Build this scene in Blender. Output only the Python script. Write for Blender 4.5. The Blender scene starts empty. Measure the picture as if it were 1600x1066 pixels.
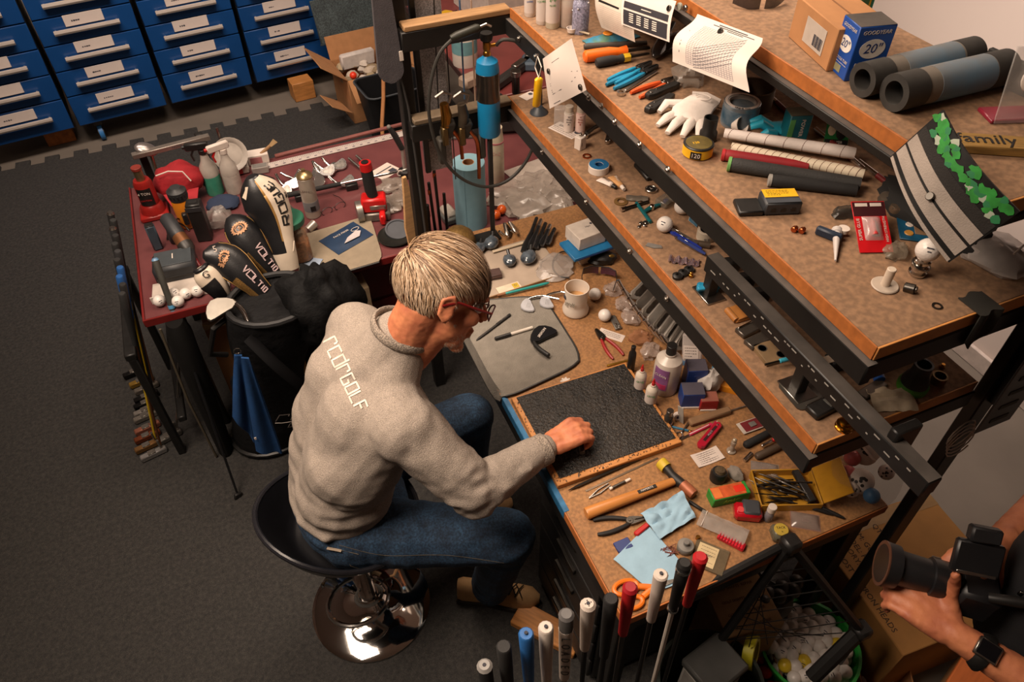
import bpy, bmesh, math, random
from mathutils import Vector, Matrix, Euler, noise
from math import pi, sin, cos, radians, sqrt, atan2
rnd = random.Random(11)
sc = bpy.context.scene
col = sc.collection
# ---------------------------------------------------------------- camera (measured from the vanishing points of bench, shelves, cabinets)
FPX = 1165.0
CH = 2.53
RW = Matrix(((0.9209322711694241, 0.28238750089260545, -0.26859086220189116),
             (-0.38961557721676043, 0.6509562225283169, -0.651502646457952),
             (-0.009135311093612996, 0.7046369956873492, 0.7095091616039427)))
cam = bpy.data.cameras.new('camera'); cam.sensor_width = 36; cam.lens = 36*FPX/1600; cam.clip_start = .02
camo = bpy.data.objects.new('camera', cam); col.objects.link(camo)
camo.matrix_world = Matrix.Translation((0, 0, CH)) @ RW.to_4x4()
sc.camera = camo
# ---------------------------------------------------------------- world, lamps, exposure
w = bpy.data.worlds.new('world'); sc.world = w; w.use_nodes = True
w.node_tree.nodes['Background'].inputs[0].default_value = (.9, .8, .72, 1)
w.node_tree.nodes['Background'].inputs[1].default_value = .05
sc.view_settings.view_transform = 'Standard'; sc.view_settings.look = 'None'
sc.view_settings.gamma = 1; sc.view_settings.use_curve_mapping = False
sc.view_settings.exposure = 0.0
def area(name, loc, target, sx, sy, power, colr, spread=180):
    l = bpy.data.lights.new(name, 'AREA'); l.shape = 'RECTANGLE'; l.size = sx; l.size_y = sy
    l.energy = power; l.color = colr; l.spread = radians(spread)
    o = bpy.data.objects.new(name, l); col.objects.link(o); o.location = loc
    o.rotation_euler = (Vector(target)-Vector(loc)).to_track_quat('-Z', 'Y').to_euler(); return o
area('shop_lamp', (-.85, 1.35, 3.3), (.4, 1.6, .8), 1.5, .9, 45, (1, .80, .64), 105)
area('bench_lamp', (.7, 2.3, 3.3), (.75, 1.6, 1.0), 1.3, .8, 31, (1, .79, .62), 125)
area('back_lamp', (-.2, 3.5, 3.3), (-.2, 5.15, .4), 2.4, .5, 46, (1, .82, .70), 110)
area('wall_lamp', (2.25, 1.7, 3.3), (2.85, 1.75, 1.7), .4, 2.4, 20, (1, .84, .76), 80)

def P(px, py, z):                       # point of the real surface at height z that is seen in photograph pixel (px, py)
    d = RW @ Vector((px-800, 533-py, -FPX)); t = (z-CH)/d.z
    return Vector((d.x*t, d.y*t, z))
def lay(a, b, z, dz=0):                 # midpoint, heading and length of something lying from a to b
    A = P(*a, z); B = P(*b, z); d = B-A
    return (A+B)/2+Vector((0, 0, dz)), atan2(d.y, d.x), d.length
# ---------------------------------------------------------------- mesh kit
class G:
    def __init__(s): s.v = []; s.f = []; s.mi = []; s.M = Matrix(); s.k = 0
    def at(s, loc=(0, 0, 0), rot=(0, 0, 0), sca=(1, 1, 1)):
        s.M = Matrix.LocRotScale(Vector(loc), Euler(rot), Vector(sca)); return s
    def mt(s, k): s.k = k; return s
    def add(s, vs, fs):
        b = len(s.v); M = s.M
        s.v += [M @ Vector(p) for p in vs]; s.f += [[b+i for i in f] for f in fs]; s.mi += [s.k]*len(fs); return s
    def box(s, sx, sy, sz, c=(0, 0, 0), b=.0015, base=False):
        cx, cy, cz = c; cz = cz+sz/2 if base else cz
        hx, hy, hz = sx/2, sy/2, sz/2; b = min(b, hx*.45, hy*.45, hz*.45)
        vs = []; ix = {}
        for x in (-1, 1):
            for y in (-1, 1):
                for z in (-1, 1):
                    ix[x, y, z] = len(vs)
                    vs += [(cx+x*hx, cy+y*(hy-b), cz+z*(hz-b)), (cx+x*(hx-b), cy+y*hy, cz+z*(hz-b)), (cx+x*(hx-b), cy+y*(hy-b), cz+z*hz)]
        fs = []; q = ((-1, -1), (1, -1), (1, 1), (-1, 1))
        for d in (-1, 1):
            fs.append([ix[d, a, c_]+0 for a, c_ in q]); fs.append([ix[a, d, c_]+1 for a, c_ in q]); fs.append([ix[a, c_, d]+2 for a, c_ in q])
        for a in (-1, 1):
            for c_ in (-1, 1):
                fs.append([ix[a, c_, -1]+0, ix[a, c_, 1]+0, ix[a, c_, 1]+1, ix[a, c_, -1]+1])
                fs.append([ix[a, -1, c_]+0, ix[a, 1, c_]+0, ix[a, 1, c_]+2, ix[a, -1, c_]+2])
                fs.append([ix[-1, a, c_]+1, ix[1, a, c_]+1, ix[1, a, c_]+2, ix[-1, a, c_]+2])
        fs += [[i, i+1, i+2] for i in ix.values()]
        return s.add(vs, fs)
    def loft(s, rings, cap=True, closed=False):
        n = len(rings[0]); vs = [p for r in rings for p in r]; fs = []
        m = len(rings)
        for i in range(m if closed else m-1):
            for j in range(n):
                k = (j+1) % n; i2 = (i+1) % m
                fs.append([i*n+j, i*n+k, i2*n+k, i2*n+j])
        if cap and not closed: fs += [list(range(n))[::-1], [(m-1)*n+j for j in range(n)]]
        return s.add(vs, fs)
    def lathe(s, prof, n=20):
        return s.loft([[(r*cos(2*pi*j/n), r*sin(2*pi*j/n), z) for j in range(n)] for r, z in [(max(r, 1e-5), z) for r, z in prof]])
    def cyl(s, r, z0, z1, n=16, b=.001):
        b = min(b, r*.4, (z1-z0)*.4)
        return s.lathe([(r-b, z0), (r, z0+b), (r, z1-b), (r-b, z1)], n)
    def ball(s, r, c=(0, 0, 0), n=16, sca=(1, 1, 1)):
        rings = [[(c[0]+sca[0]*r*sin(t)*cos(2*pi*j/n), c[1]+sca[1]*r*sin(t)*sin(2*pi*j/n), c[2]-sca[2]*r*cos(t)) for j in range(n)]
                 for t in [max(1e-3, min(pi-1e-3, pi*i/(n//2))) for i in range(n//2+1)]]
        return s.loft(rings)
    def tube(s, pts, r, n=8, cap=True, closed=False, up=None):
        pts = [Vector(p) for p in pts]; m = len(pts)
        if not isinstance(r, (list, tuple)): r = [r]*m
        rings = []; N = None
        for i, p in enumerate(pts):
            if closed: t = pts[(i+1) % m]-pts[i-1]
            else: t = pts[min(i+1, m-1)]-pts[max(i-1, 0)]
            t.normalize()
            if N is None:
                u = Vector(up) if up else (Vector((0, 0, 1)) if abs(t.z) < .9 else Vector((1, 0, 0)))
                N = (u-t*u.dot(t)).normalized()
            else: N = (N-t*N.dot(t)).normalized()
            B = t.cross(N); rr = r[i]; ra, rb = rr if isinstance(rr, (list, tuple)) else (rr, rr)
            rings.append([p+N*ra*cos(2*pi*j/n)+B*rb*sin(2*pi*j/n) for j in range(n)])
        return s.loft(rings, cap, closed)
    def prism(s, poly, h, b=.001, z=0):
        n = len(poly); cx = sum(p[0] for p in poly)/n; cy = sum(p[1] for p in poly)/n
        R = max(max(abs(p[0]-cx), abs(p[1]-cy)) for p in poly); b = min(b, h*.45); k = 1-b/R
        ins = [(cx+(x-cx)*k, cy+(y-cy)*k) for x, y in poly]
        return s.loft([[(x, y, z) for x, y in ins], [(x, y, z+b) for x, y in poly], [(x, y, z+h-b) for x, y in poly], [(x, y, z+h) for x, y in ins]])
    def sheet(s, fn, nu, nv, t=.0006):
        g = [[Vector(fn(i/nu, j/nv)) for j in range(nv+1)] for i in range(nu+1)]; vs = []; W = nv+1
        for sgn in (1, -1):
            for i in range(nu+1):
                for j in range(nv+1):
                    a = g[min(i+1, nu)][j]-g[max(i-1, 0)][j]; b = g[i][min(j+1, nv)]-g[i][max(j-1, 0)]
                    vs.append(g[i][j]+a.cross(b).normalized()*t/2*sgn)
        o = (nu+1)*W; fs = []
        for i in range(nu):
            for j in range(nv):
                q = [i*W+j, (i+1)*W+j, (i+1)*W+j+1, i*W+j+1]
                fs += [q, [o+x for x in q[::-1]]]
        for i in range(nu):
            fs += [[i*W, i*W+o, (i+1)*W+o, (i+1)*W], [i*W+nv, (i+1)*W+nv, (i+1)*W+nv+o, i*W+nv+o]]
        for j in range(nv):
            a = nu*W+j; fs += [[j, j+1, j+1+o, j+o], [a, a+o, a+1+o, a+1]]
        return s.add(vs, fs)
    def strip(s, pts, wd, nrm=(0, 0, 1)):           # thin flat print line along pts
        pts = [Vector(p) for p in pts]; vs = []; nr = Vector(nrm)
        for i, p in enumerate(pts):
            t = (pts[min(i+1, len(pts)-1)]-pts[max(i-1, 0)]).normalized(); b = t.cross(nr).normalized()*wd/2; vs += [p+b, p-b]
        return s.add(vs, [[2*i, 2*i+1, 2*i+3, 2*i+2] for i in range(len(pts)-1)])
    def mesh(s, name, mats, ang=38, recalc=True):
        me = bpy.data.meshes.new(name); me.from_pydata([tuple(v) for v in s.v], [], s.f)
        for m in mats: me.materials.append(m)
        if len(mats) > 1: me.polygons.foreach_set('material_index', s.mi)
        if recalc:
            bm = bmesh.new(); bm.from_mesh(me); bmesh.ops.recalc_face_normals(bm, faces=bm.faces); bm.to_mesh(me); bm.free()
        me.shade_smooth()
        try: me.set_sharp_from_angle(angle=radians(ang))
        except Exception: pass
        me.update(); return me
def link(name, me, parent=None, loc=None, rot=None):
    o = bpy.data.objects.new(name, me); col.objects.link(o)
    if parent: o.parent = parent
    if loc is not None: o.location = loc
    if rot is not None: o.rotation_euler = rot
    return o
def tag(o, label, cat, group=None):
    o['label'] = label; o['category'] = cat
    if group: o['group'] = group
    return o
def T(name, label, cat, loc=(0, 0, 0), rz=0, group=None, rot=None):
    o = link(name, None, None, loc, rot if rot else (0, 0, rz)); o.empty_display_size = .05
    return tag(o, label, cat, group)
def part(g, name, mat, parent, label=None, ang=38, loc=None, rot=None):
    o = link(name, g.mesh(name, mat if isinstance(mat, (list, tuple)) else [mat], ang), parent, loc, rot)
    if label: o['label'] = label
    return o
def solo(g, name, mat, label, cat, loc=(0, 0, 0), rz=0, group=None, rot=None, ang=38):
    o = link(name, g.mesh(name, mat if isinstance(mat, (list, tuple)) else [mat], ang), None, loc, rot if rot else (0, 0, rz))
    return tag(o, label, cat, group)
def struct(g, name, mat, loc=None, rot=None):
    o = link(name, g.mesh(name, [mat]), None, loc, rot); o['kind'] = 'structure'; return o
def dup(src, loc, rz=0, label=None, rot=None):
    c = src.copy(); col.objects.link(c); c.location = loc; c.rotation_euler = rot if rot else (0, 0, rz)
    if label: c['label'] = label
    for ch in src.children:
        d = ch.copy(); col.objects.link(d); d.parent = c
        for g2 in ch.children:
            e = g2.copy(); col.objects.link(e); e.parent = d
    return c
TXT = {}
def txt(s, size, mat, parent, loc=(0, 0, 0), rot=(0, 0, 0), ext=.0002, shear=0, sx=1, name='lettering'):
    key = (s, size, ext, shear, sx)
    if key not in TXT:
        c = bpy.data.curves.new('t', 'FONT'); c.body = s; c.size = size; c.extrude = ext; c.align_x = 'CENTER'; c.align_y = 'CENTER'; c.shear = shear; c.resolution_u = 2
        c.space_line = .95
        o = bpy.data.objects.new('t', c); me = bpy.data.meshes.new_from_object(o); bpy.data.objects.remove(o); bpy.data.curves.remove(c)
        if sx != 1:
            for v in me.vertices: v.co.x *= sx
        TXT[key] = me
    me = TXT[key].copy(); me.materials.clear(); me.materials.append(mat); me.name = name
    return link(name, me, parent, loc, rot)
# ---------------------------------------------------------------- materials
def lin(h):
    h = h.lstrip('#'); r = [int(h[i:i+2], 16)/255 for i in (0, 2, 4)]
    return tuple((c/12.92 if c <= .04045 else ((c+.055)/1.055)**2.4) for c in r)+(1,)
MC = {}
def mat(h, rough=.5, metal=0, var=.12, sca=30, bump=0, bsc=None, alpha=1, spec=.5, coat=0, trans=0, mode=None, h2=None, dist=None, emit=0, sheen=0, stretch=None):
    key = (h, rough, metal, var, sca, bump, bsc, alpha, spec, coat, trans, mode, h2, emit, sheen, stretch)
    if key in MC: return MC[key]
    m = bpy.data.materials.new('m_'+h.lstrip('#')+('_'+mode if mode else '')); m.use_nodes = True; nt = m.node_tree; N = nt.nodes; L = nt.links
    b = N['Principled BSDF']; c = lin(h)
    b.inputs['Roughness'].default_value = rough; b.inputs['Metallic'].default_value = metal
    b.inputs['Specular IOR Level'].default_value = spec; b.inputs['Coat Weight'].default_value = coat
    b.inputs['Transmission Weight'].default_value = trans; b.inputs['Sheen Weight'].default_value = sheen
    tc = N.new('ShaderNodeTexCoord'); src = tc.outputs['Object']
    if stretch:
        mp = N.new('ShaderNodeMapping'); mp.inputs['Scale'].default_value = stretch; L.new(src, mp.inputs[0]); src = mp.outputs[0]
    nz = N.new('ShaderNodeTexNoise'); nz.inputs['Scale'].default_value = sca; nz.inputs['Detail'].default_value = 5; L.new(src, nz.inputs['Vector'])
    rp = N.new('ShaderNodeValToRGB'); L.new(nz.outputs['Fac'], rp.inputs[0])
    e = rp.color_ramp.elements; e[0].position = .3; e[1].position = .7
    c2 = lin(h2) if h2 else None
    e[0].color = tuple(x*(1-var) for x in c[:3])+(1,) ; e[1].color = c2 if c2 else tuple(min(1, x*(1+var)) for x in c[:3])+(1,)
    out = rp.outputs[0]
    if mode in ('speck', 'chip'):            # coloured carpet / chipboard speckle
        nz2 = N.new('ShaderNodeTexNoise'); nz2.inputs['Scale'].default_value = sca*9; nz2.inputs['Detail'].default_value = 2; L.new(src, nz2.inputs['Vector'])
        r2 = N.new('ShaderNodeValToRGB'); L.new(nz2.outputs['Fac'], r2.inputs[0]); r2.color_ramp.elements[0].position = .38; r2.color_ramp.elements[1].position = .66
        a_ = .45 if mode == 'speck' else .2; r2.color_ramp.elements[0].color = (1-a_, 1-a_, 1-a_, 1); r2.color_ramp.elements[1].color = (1+a_, 1+a_*.95, 1+a_*.8, 1)
        mx = N.new('ShaderNodeMix'); mx.data_type = 'RGBA'; mx.blend_type = 'MULTIPLY'; mx.inputs[0].default_value = 1
        L.new(out, mx.inputs[6]); L.new(r2.outputs[0], mx.inputs[7]); out = mx.outputs[2]
    L.new(out, b.inputs['Base Color'])
    if mode == 'golf':
        vo = N.new('ShaderNodeTexVoronoi'); vo.inputs['Scale'].default_value = 230; L.new(src, vo.inputs['Vector'])
        bp = N.new('ShaderNodeBump'); bp.inputs['Strength'].default_value = .35; bp.inputs['Distance'].default_value = .001; L.new(vo.outputs['Distance'], bp.inputs['Height']); L.new(bp.outputs[0], b.inputs['Normal'])
    elif bump:
        nb = N.new('ShaderNodeTexNoise'); nb.inputs['Scale'].default_value = bsc or sca*3; nb.inputs['Detail'].default_value = 4; L.new(src, nb.inputs['Vector'])
        bp = N.new('ShaderNodeBump'); bp.inputs['Strength'].default_value = bump; bp.inputs['Distance'].default_value = .002 if not dist else dist; L.new(nb.outputs['Fac'], bp.inputs['Height']); L.new(bp.outputs[0], b.inputs['Normal'])
    if emit:
        b.inputs['Emission Color'].default_value = c; b.inputs['Emission Strength'].default_value = emit
    if alpha < 1:
        tr = N.new('ShaderNodeBsdfTransparent'); mx = N.new('ShaderNodeMixShader'); mx.inputs[0].default_value = alpha
        L.new(tr.outputs[0], mx.inputs[1]); L.new(b.outputs[0], mx.inputs[2]); L.new(mx.outputs[0], N['Material Output'].inputs[0])
    MC[key] = m; return m
BLK = mat('171615', .45, var=.25, sca=60)
RUB = mat('1b1a1a', .8, var=.2, bump=.2, bsc=300)
BSTEEL = mat('1d1b19', .5, .3, var=.3, sca=12, bump=.1)
CHR = mat('c9c6c2', .12, 1, var=.05)
STL = mat('a9a49d', .28, 1, var=.15, sca=25)
DSTL = mat('5e5a55', .35, 1, var=.2, sca=25)
WHT = mat('cfc3b8', .5, var=.04)
PAP = mat('d0c2b8', .8, var=.04, sca=9)
PRN = mat('3a3a42', .8)
RED = mat('b01c1c', .4, var=.1)
ORG = mat('e0641a', .4, var=.08)
YEL = mat('e0ac1c', .45, var=.08)
CYN = mat('1a7fa6', .45, var=.12)
NAVY = mat('1c2f6a', .45, var=.12)
GRN = mat('2f8a3a', .5, var=.1)
BRS = mat('b5813a', .3, 1, var=.2)
COP = mat('b9633c', .35, 1, var=.25)
WOOD = mat('b5793f', .55, var=.22, sca=14, stretch=(1, 9, 9))
WOODL = mat('c79a6a', .6, var=.18, sca=12, stretch=(1, 9, 9))
EDGE = mat('a8622c', .6, var=.18, sca=60)
CHIP = mat('8f6640', .7, var=.05, sca=14, mode='chip', h2='956b41')
CARD = mat('a9784d', .85, var=.1, sca=20)
CLEAR = mat('d8d4d0', .15, alpha=.26, spec=.8)
FILM = mat('ddd3cc', .3, alpha=.45, spec=.8)
GBALL = mat('d9d2cb', .35, var=.02, mode='golf')
GREY = mat('6d6964', .6, var=.15)
def PX(px, py, x0):
    d = RW @ Vector((px-800, 533-py, -FPX)); t = x0/d.x; return Vector((x0, d.y*t, CH+d.z*t))
def PY(px, py, y0):
    d = RW @ Vector((px-800, 533-py, -FPX)); t = y0/d.y; return Vector((d.x*t, y0, CH+d.z*t))
# ================================================================ setting
CONC = mat('6b6258', .7, var=.12, sca=3, bump=.1, bsc=40)
WALL = mat('d8c9bf', .85, var=.03, sca=2, bump=.05, bsc=8)
struct(G().box(7.2, 9.6, .1, (.0, 2.0, -.05), .001), 'floor', CONC)
struct(G().box(.1, 9.6, 3.5, (2.9, 2.0, 1.75), .001), 'wall_right', WALL)
struct(G().box(.1, 9.6, 3.5, (-3.55, 2.0, 1.75), .001), 'wall_left', WALL)
struct(G().box(7.2, .1, 3.5, (0, 6.75, 1.75), .001), 'wall_back', WALL)
struct(G().box(7.2, .1, 3.5, (0, -2.75, 1.75), .001), 'wall_front', WALL)
struct(G().box(7.2, 9.6, .1, (0, 2.0, 3.55), .001), 'ceiling', mat('b9aca2', .9))
struct(G().box(.02, 9.4, .09, (2.838, 2.0, .045), .004), 'baseboard_right', mat('c2b4aa', .6))
# charcoal carpet tiles with interlocking far edge
CARP = mat('2b2a2a', .95, var=.2, sca=70, mode='speck', bump=.6, bsc=420, h2='383634')
pl = [(-3.4, -2.6), (1.5, -2.6), (1.5, 4.95)]
x = 1.5; up = 0
while x > -3.3:
    x2 = x-.085; y0 = 0; y1 = 4.95 if up else 5.02
    pl += [(x, y1), (x2, y1)]; x = x2; up = 1-up
pl += [(-3.4, 4.95)]
solo(G().prism(pl, .012, .002), 'carpet', CARP, 'charcoal speckled carpet with an interlocking edge in front of the blue cabinets', 'carpet', (0, 0, .0005))
# ================================================================ blue drawer cabinets
BLU = mat('0c4079', .42, var=.05, sca=4, bump=.03, bsc=200)
CB = Matrix.Translation((-.9, 5.045, 0)) @ Matrix.Rotation(radians(7.25), 4, 'Z')
zs = [.15, .345, .503, .658, .812, .968, 1.125]
hnd = G().tube([(-.182, -.03, 0), (.182, -.03, 0)], [(.015, .014)]*2, 8)
for sx in (-.17, .17): hnd.box(.012, .032, .014, (sx, -.015, 0), .002)
hndme = hnd.mesh('handle', [mat('c9bdb2', .35, .5, var=.04)])
crdme = G().box(.215, .004, .064, (0, -.004, .006), .001).mesh('label_card', [PAP])
first = ['with the orange wood block under its right corner', 'second from the left with a blue caster below', 'third from the left with no block at its left corner',
         'fourth from the left with a wood block under its right corner', 'at the right end behind the open cardboard box']
for i in range(5):
    u0 = -.573+.573*i
    t = T('drawer_cabinet', 'blue steel drawer cabinet '+first[i], 'cabinet', CB @ Vector((u0+.3, 0, 0)), radians(7.25))
    g = G(); g.box(.545, .60, 1.05, (0, .335, .66), .004); part(g, 'body', BLK, t)
    g = G(); g.box(.55, .62, .03, (0, .33, 1.2), .004); part(g, 'top', BLU, t)
    for k in range(6):
        h = zs[k+1]-zs[k]
        d = part(G().box(.54, .03, h-.007, (0, .015, (zs[k]+zs[k+1])/2), .003), 'drawer', BLU, t)
        zc = zs[k]+.1 if k == 0 else zs[k]+.075
        link('handle', hndme, d, (-.005, 0, zc)); link('label_card', crdme, d, (-.005, 0, zc+.043))
        g = G(); r = random.Random(i*10+k); sxs = -.07
        for q in range(3+r.randint(0, 2)): g.box(.006+.006*r.random(), .0006, .004+.006*r.random(), (-.07+q*.012, -.0063, zc+.045), .0001)
        part(g, 'handwriting', PRN, d)
    if i == 1:
        c = part(G().at((-.17, .07, .05), (0, pi/2, 0)).lathe([(.018, -.016), (.02, -.018), (.036, -.018), (.036, .018), (.02, .018), (.018, .016)], 20), 'caster_wheel', mat('2b2a2b', .5), t)
        part(G().at((-.17, .07, .05), (0, pi/2, 0)).lathe([(.037, -.014), (.05, -.013), (.05, .013), (.037, .014)], 24), 'tread', mat('2f6ea8', .5), c)
        part(G().box(.05, .07, .035, (-.17, .09, .12), .004), 'caster_fork', DSTL, t)
WB = mat('a4622c', .7, var=.35, sca=28, bump=.4, bsc=60)
solo(G().box(.17, .10, .12, (0, 0, 0), .003, base=True), 'wood_block', WB, 'orange chipboard block under the left cabinets beside the blue caster', 'block', P(105, 232, .0)+Vector((-.03, .12, .002)), radians(7))
solo(G().box(.15, .12, .13, (0, 0, 0), .003, base=True), 'wood_block', WOOD, 'plain timber block under the cabinet beside the open cardboard box', 'block', P(480, 163, .0)+Vector((0, .12, .002)), radians(7))
# ---------------------------------------------------------------- open cardboard box, slate panel, bin, hose
t = T('cardboard_box', 'open cardboard box with spread flaps full of wrapped golf ball packing by the cabinets', 'box', (1.0, 4.82, .014), radians(6))
W_, D_, H_ = .46, .34, .30
for nm, c, s_ in (('front_panel', (0, -D_/2, H_/2), (W_, .006, H_)), ('back_panel', (0, D_/2, H_/2), (W_, .006, H_)), ('side_panel', (-W_/2, 0, H_/2), (.006, D_, H_)), ('side_panel', (W_/2, 0, H_/2), (.006, D_, H_)), ('bottom_panel', (0, 0, .006), (W_, D_, .006))):
    part(G().box(*s_, c, .001), nm, CARD, t)
part(G().at((-W_/2, 0, H_), (0, radians(38), 0)).box(.2, D_, .005, (-.1, 0, 0), .001), 'flap', CARD, t)
part(G().at((0, -D_/2, H_), (radians(42), 0, 0)).box(W_, .16, .005, (0, -.08, 0), .001), 'flap', CARD, t)
part(G().at((0, D_/2, H_), (radians(70), 0, 0)).box(W_, .15, .005, (0, .075, 0), .001), 'flap', CARD, t)
part(G().at((W_/2, 0, H_), (0, radians(-30), 0)).box(.2, D_, .005, (.1, 0, 0), .001), 'flap', CARD, t)
part(G().at((-.33, -.16, .16), (radians(10), radians(35), .3)).box(.17, .16, .005, (0, 0, 0), .001), 'torn_flap', CARD, t)
for i in range(18):
    a, b = rnd.uniform(-.19, .19), rnd.uniform(-.13, .13)
    g = G(); n = 8; g.ball(rnd.uniform(.03, .045), (0, 0, 0), 8, (1.25, .9, .7))
    for q in range(len(g.v)): g.v[q] = g.v[q]*(1+.35*noise.noise(g.v[q]*30+Vector((i*3, 0, 0))))
    solo(g, 'packing_wad', mat(['b8a894', 'c9bdb0', '8d7a5f', 'a59272'][i % 4], .9), ['beige', 'white', 'olive', 'tan'][i % 4]+' crumpled packing wad heaped in the open cardboard box', 'packing', (1.0+a*.99, 4.82+b, .24+rnd.random()*.04), rnd.random()*6, ['beige', 'white', 'olive', 'tan'][i % 4]+' packing in the open cardboard box')
solo(G().ball(.024, n=14), 'toy_ball', mat('e23a1c', .4), 'small bright red ball on the flap of the open cardboard box', 'ball', P(552, 118, .32))
t = T('slate_panel', 'dark grey slate-like board leaning on the cabinet drawers above the cardboard box', 'board', (1.03, 5.14, .52), rot=(radians(-20), 0, radians(7)))
part(G().box(.62, .02, .27, (0, 0, 0), .004), 'panel', mat('3a4446', .75, var=.3, sca=14, mode='speck'), t)
part(G().box(.63, .024, .012, (0, 0, -.139), .002), 'edge_strip', mat('27343c', .5), t)
solo(G().box(.24, .05, .1, (0, 0, 0), .01), 'foam_block', mat('c9c0b8', .9, bump=.3), 'white foam offcut lying across the top of the open cardboard box', 'foam', (.93, 4.93, .31), radians(8))
t = T('waste_bin', 'black plastic waste bin below the open cardboard box', 'bin', (1.0, 4.33, .014), radians(6))
def rr(a, b, r, z, n=5):
    return [(sx*(a-r)+r*cos(th+q), sy*(b-r)+r*sin(th+q), z) for sx, sy, th in ((1, 1, 0), (-1, 1, pi/2), (-1, -1, pi), (1, -1, 1.5*pi)) for q in [pi/2*i/(n-1) for i in range(n)]]
BIN = mat('141416', .5, var=.2)
part(G().loft([rr(.15, .1, .04, 0), rr(.2, .15, .05, .38), rr(.19, .14, .045, .38), rr(.142, .092, .035, .01)], closed=True).add([], []), 'shell', BIN, t)
part(G().box(.28, .18, .006, (0, 0, .003)), 'base', BIN, t)
part(G().tube(rr(.203, .153, .052, .38), .006, 6, closed=True), 'rim', mat('3d4145', .45), t)
h = [PX(628, 152, .9), PX(615, 175, .88), PX(596, 195, .86), PX(583, 212, .84)]
solo(G().tube([(.95, 4.28, .50), (.90, 4.15, .40), (.84, 4.02, .30), (.80, 3.9, .18), (.79, 3.85, .02)], .012, 8), 'rubber_hose', mat('a06a3c', .6), 'brown curved rubber hose hanging out of the black waste bin', 'hose')
# ================================================================ red tables
REDT = mat('603335', .4, var=.12, sca=8, h2='6d3d3d', bump=.04, bsc=90)
REDE = mat('6b1a18', .4)
t = T('red_table', 'long maroon laminate work table under the golf club heads behind the seated man', 'table', (0, 0, 0))
part(G().box(2.5, .89, .028, (.79, 2.685, .735), .004), 'table_top', REDT, t)
part(G().box(2.51, .008, .032, (.79, 2.237, .735), .002), 'edge_band', REDE, t); part(G().box(.008, .9, .032, (-.464, 2.685, .735), .002), 'edge_band', REDE, t)
for x, y in ((-.4, 3.08), (1.95, 3.08), (-.38, 2.36), (1.95, 2.36)): part(G().box(.05, .05, .707, (x, y, .3665), .004), 'leg', BSTEEL, t)
part(G().box(2.3, .03, .08, (.79, 3.08, .67), .002), 'apron', BSTEEL, t)
t = T('red_table', 'second maroon table standing further back behind the blue gas cylinder', 'table', (0, 0, 0))
part(G().box(1.35, 1.3, .028, (1.88, 3.9, .735), .004), 'table_top', mat('7a3a37', .4, var=.12, sca=8), t)
part(G().box(.008, 1.31, .034, (1.2, 3.9, .735), .002), 'edge_band', mat('3b2220', .5), t)
for x, y in ((1.27, 3.32), (2.5, 3.32), (1.27, 4.48), (2.5, 4.48)): part(G().box(.05, .05, .707, (x, y, .3665), .004), 'leg', BSTEEL, t)
# ================================================================ workbench
t = T('workbench', 'chipboard topped workbench with black steel frame and blue taped front edge', 'workbench', (0, 0, 0)); BENCH = t
part(G().box(.79, 1.557, .03, (.925, 1.3915, .805), .002), 'bench_top', [CHIP], t)
part(G().box(.004, 1.555, .03, (.528, 1.3915, .805), .001), 'edge_band', EDGE, t, 'raw orange board edge'); part(G().box(.786, .004, .03, (.925, .611, .805), .001), 'edge_band', EDGE, t, 'raw orange board edge')
part(G().box(.04, 1.53, .07, (.552, 1.38, .755), .003), 'front_beam', BSTEEL, t); part(G().box(.75, .04, .07, (.925, .64, .755), .003), 'end_beam', BSTEEL, t); part(G().box(.75, .04, .07, (.925, 2.145, .755), .003), 'end_beam', BSTEEL, t)
for x, y in ((.56, .66), (1.29, .66), (1.29, 2.14)): part(G().box(.05, .05, .72, (x, y, .372), .003), 'leg', BSTEEL, t)
TAPE = mat('1f5f88', .6, var=.35, sca=40)
part(G().box(.014, .43, .0012, (.5335, 1.145, .8208), .0003).box(.0014, .43, .032, (.5258, 1.145, .805), .0003), 'masking_tape', TAPE, t, 'blue masking tape along the front edge')
c = T('tool_chest', 'black drawer chest under the right end of the workbench', 'tool chest', (.86, .96, .02))
part(G().box(.56, .40, .66, (0, 0, .35), .004), 'body', BLK, c)
for k in range(5):
    d = part(G().box(.016, .38, .118, (-.289, 0, .09+k*.126), .004), 'drawer', mat('232120', .5, var=.2), c)
    part(G().at((-.302, 0, .12+k*.126)).box(.014, .12, .02, (0, 0, 0), .004), 'drawer_handle', DSTL, d)
for x, y in ((-.24, -.16), (.24, -.16), (-.24, .16), (.24, .16)): part(G().at((x, y, .0)).cyl(.02, 0, .03, 10), 'foot', BLK, c)
solo(G().box(.24, .09, .03, (0, 0, 0), .003, base=True), 'wood_plank', WOOD, 'short wooden plank on the carpet in front of the tan shoe', 'plank', P(855, 985, .02)+Vector((0, 0, -.004)), radians(-52))
# ================================================================ shelving rack
t = T('shelving_rack', 'black steel rack with three dusty chipboard shelves above the workbench', 'shelving', (0, 0, 0)); RACK = t
SH = mat('84664c', .85, var=.05, sca=9, mode='chip', h2='8a6b51')
DUST = mat('4c4641', .85, var=.3, sca=18)
part(G().box(.045, .045, 2.1, (.552, 2.2, 1.06), .003), 'upright', BSTEEL, t)
part(G().box(.05, .05, 2.1, (1.34, 2.2, 1.06), .003), 'upright', BSTEEL, t)
part(G().box(.05, .03, 2.2, (1.362, .585, 1.11), .003), 'upright', BSTEEL, t)
g = G().box(.004, .075, .82, (1.362, .555, 1.68), .001).box(.1, .004, .82, (1.312, .517, 1.68), .001)
part(g, 'perforated_bracket', BLK, t)
slm = G().box(.05, .0015, .012, (1.312, .5145, 1.30), .0004).mesh('slot', [mat('2c2d24', .8)])
for k in range(18): link('slot', slm, t, (0, 0, k*.044))
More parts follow.
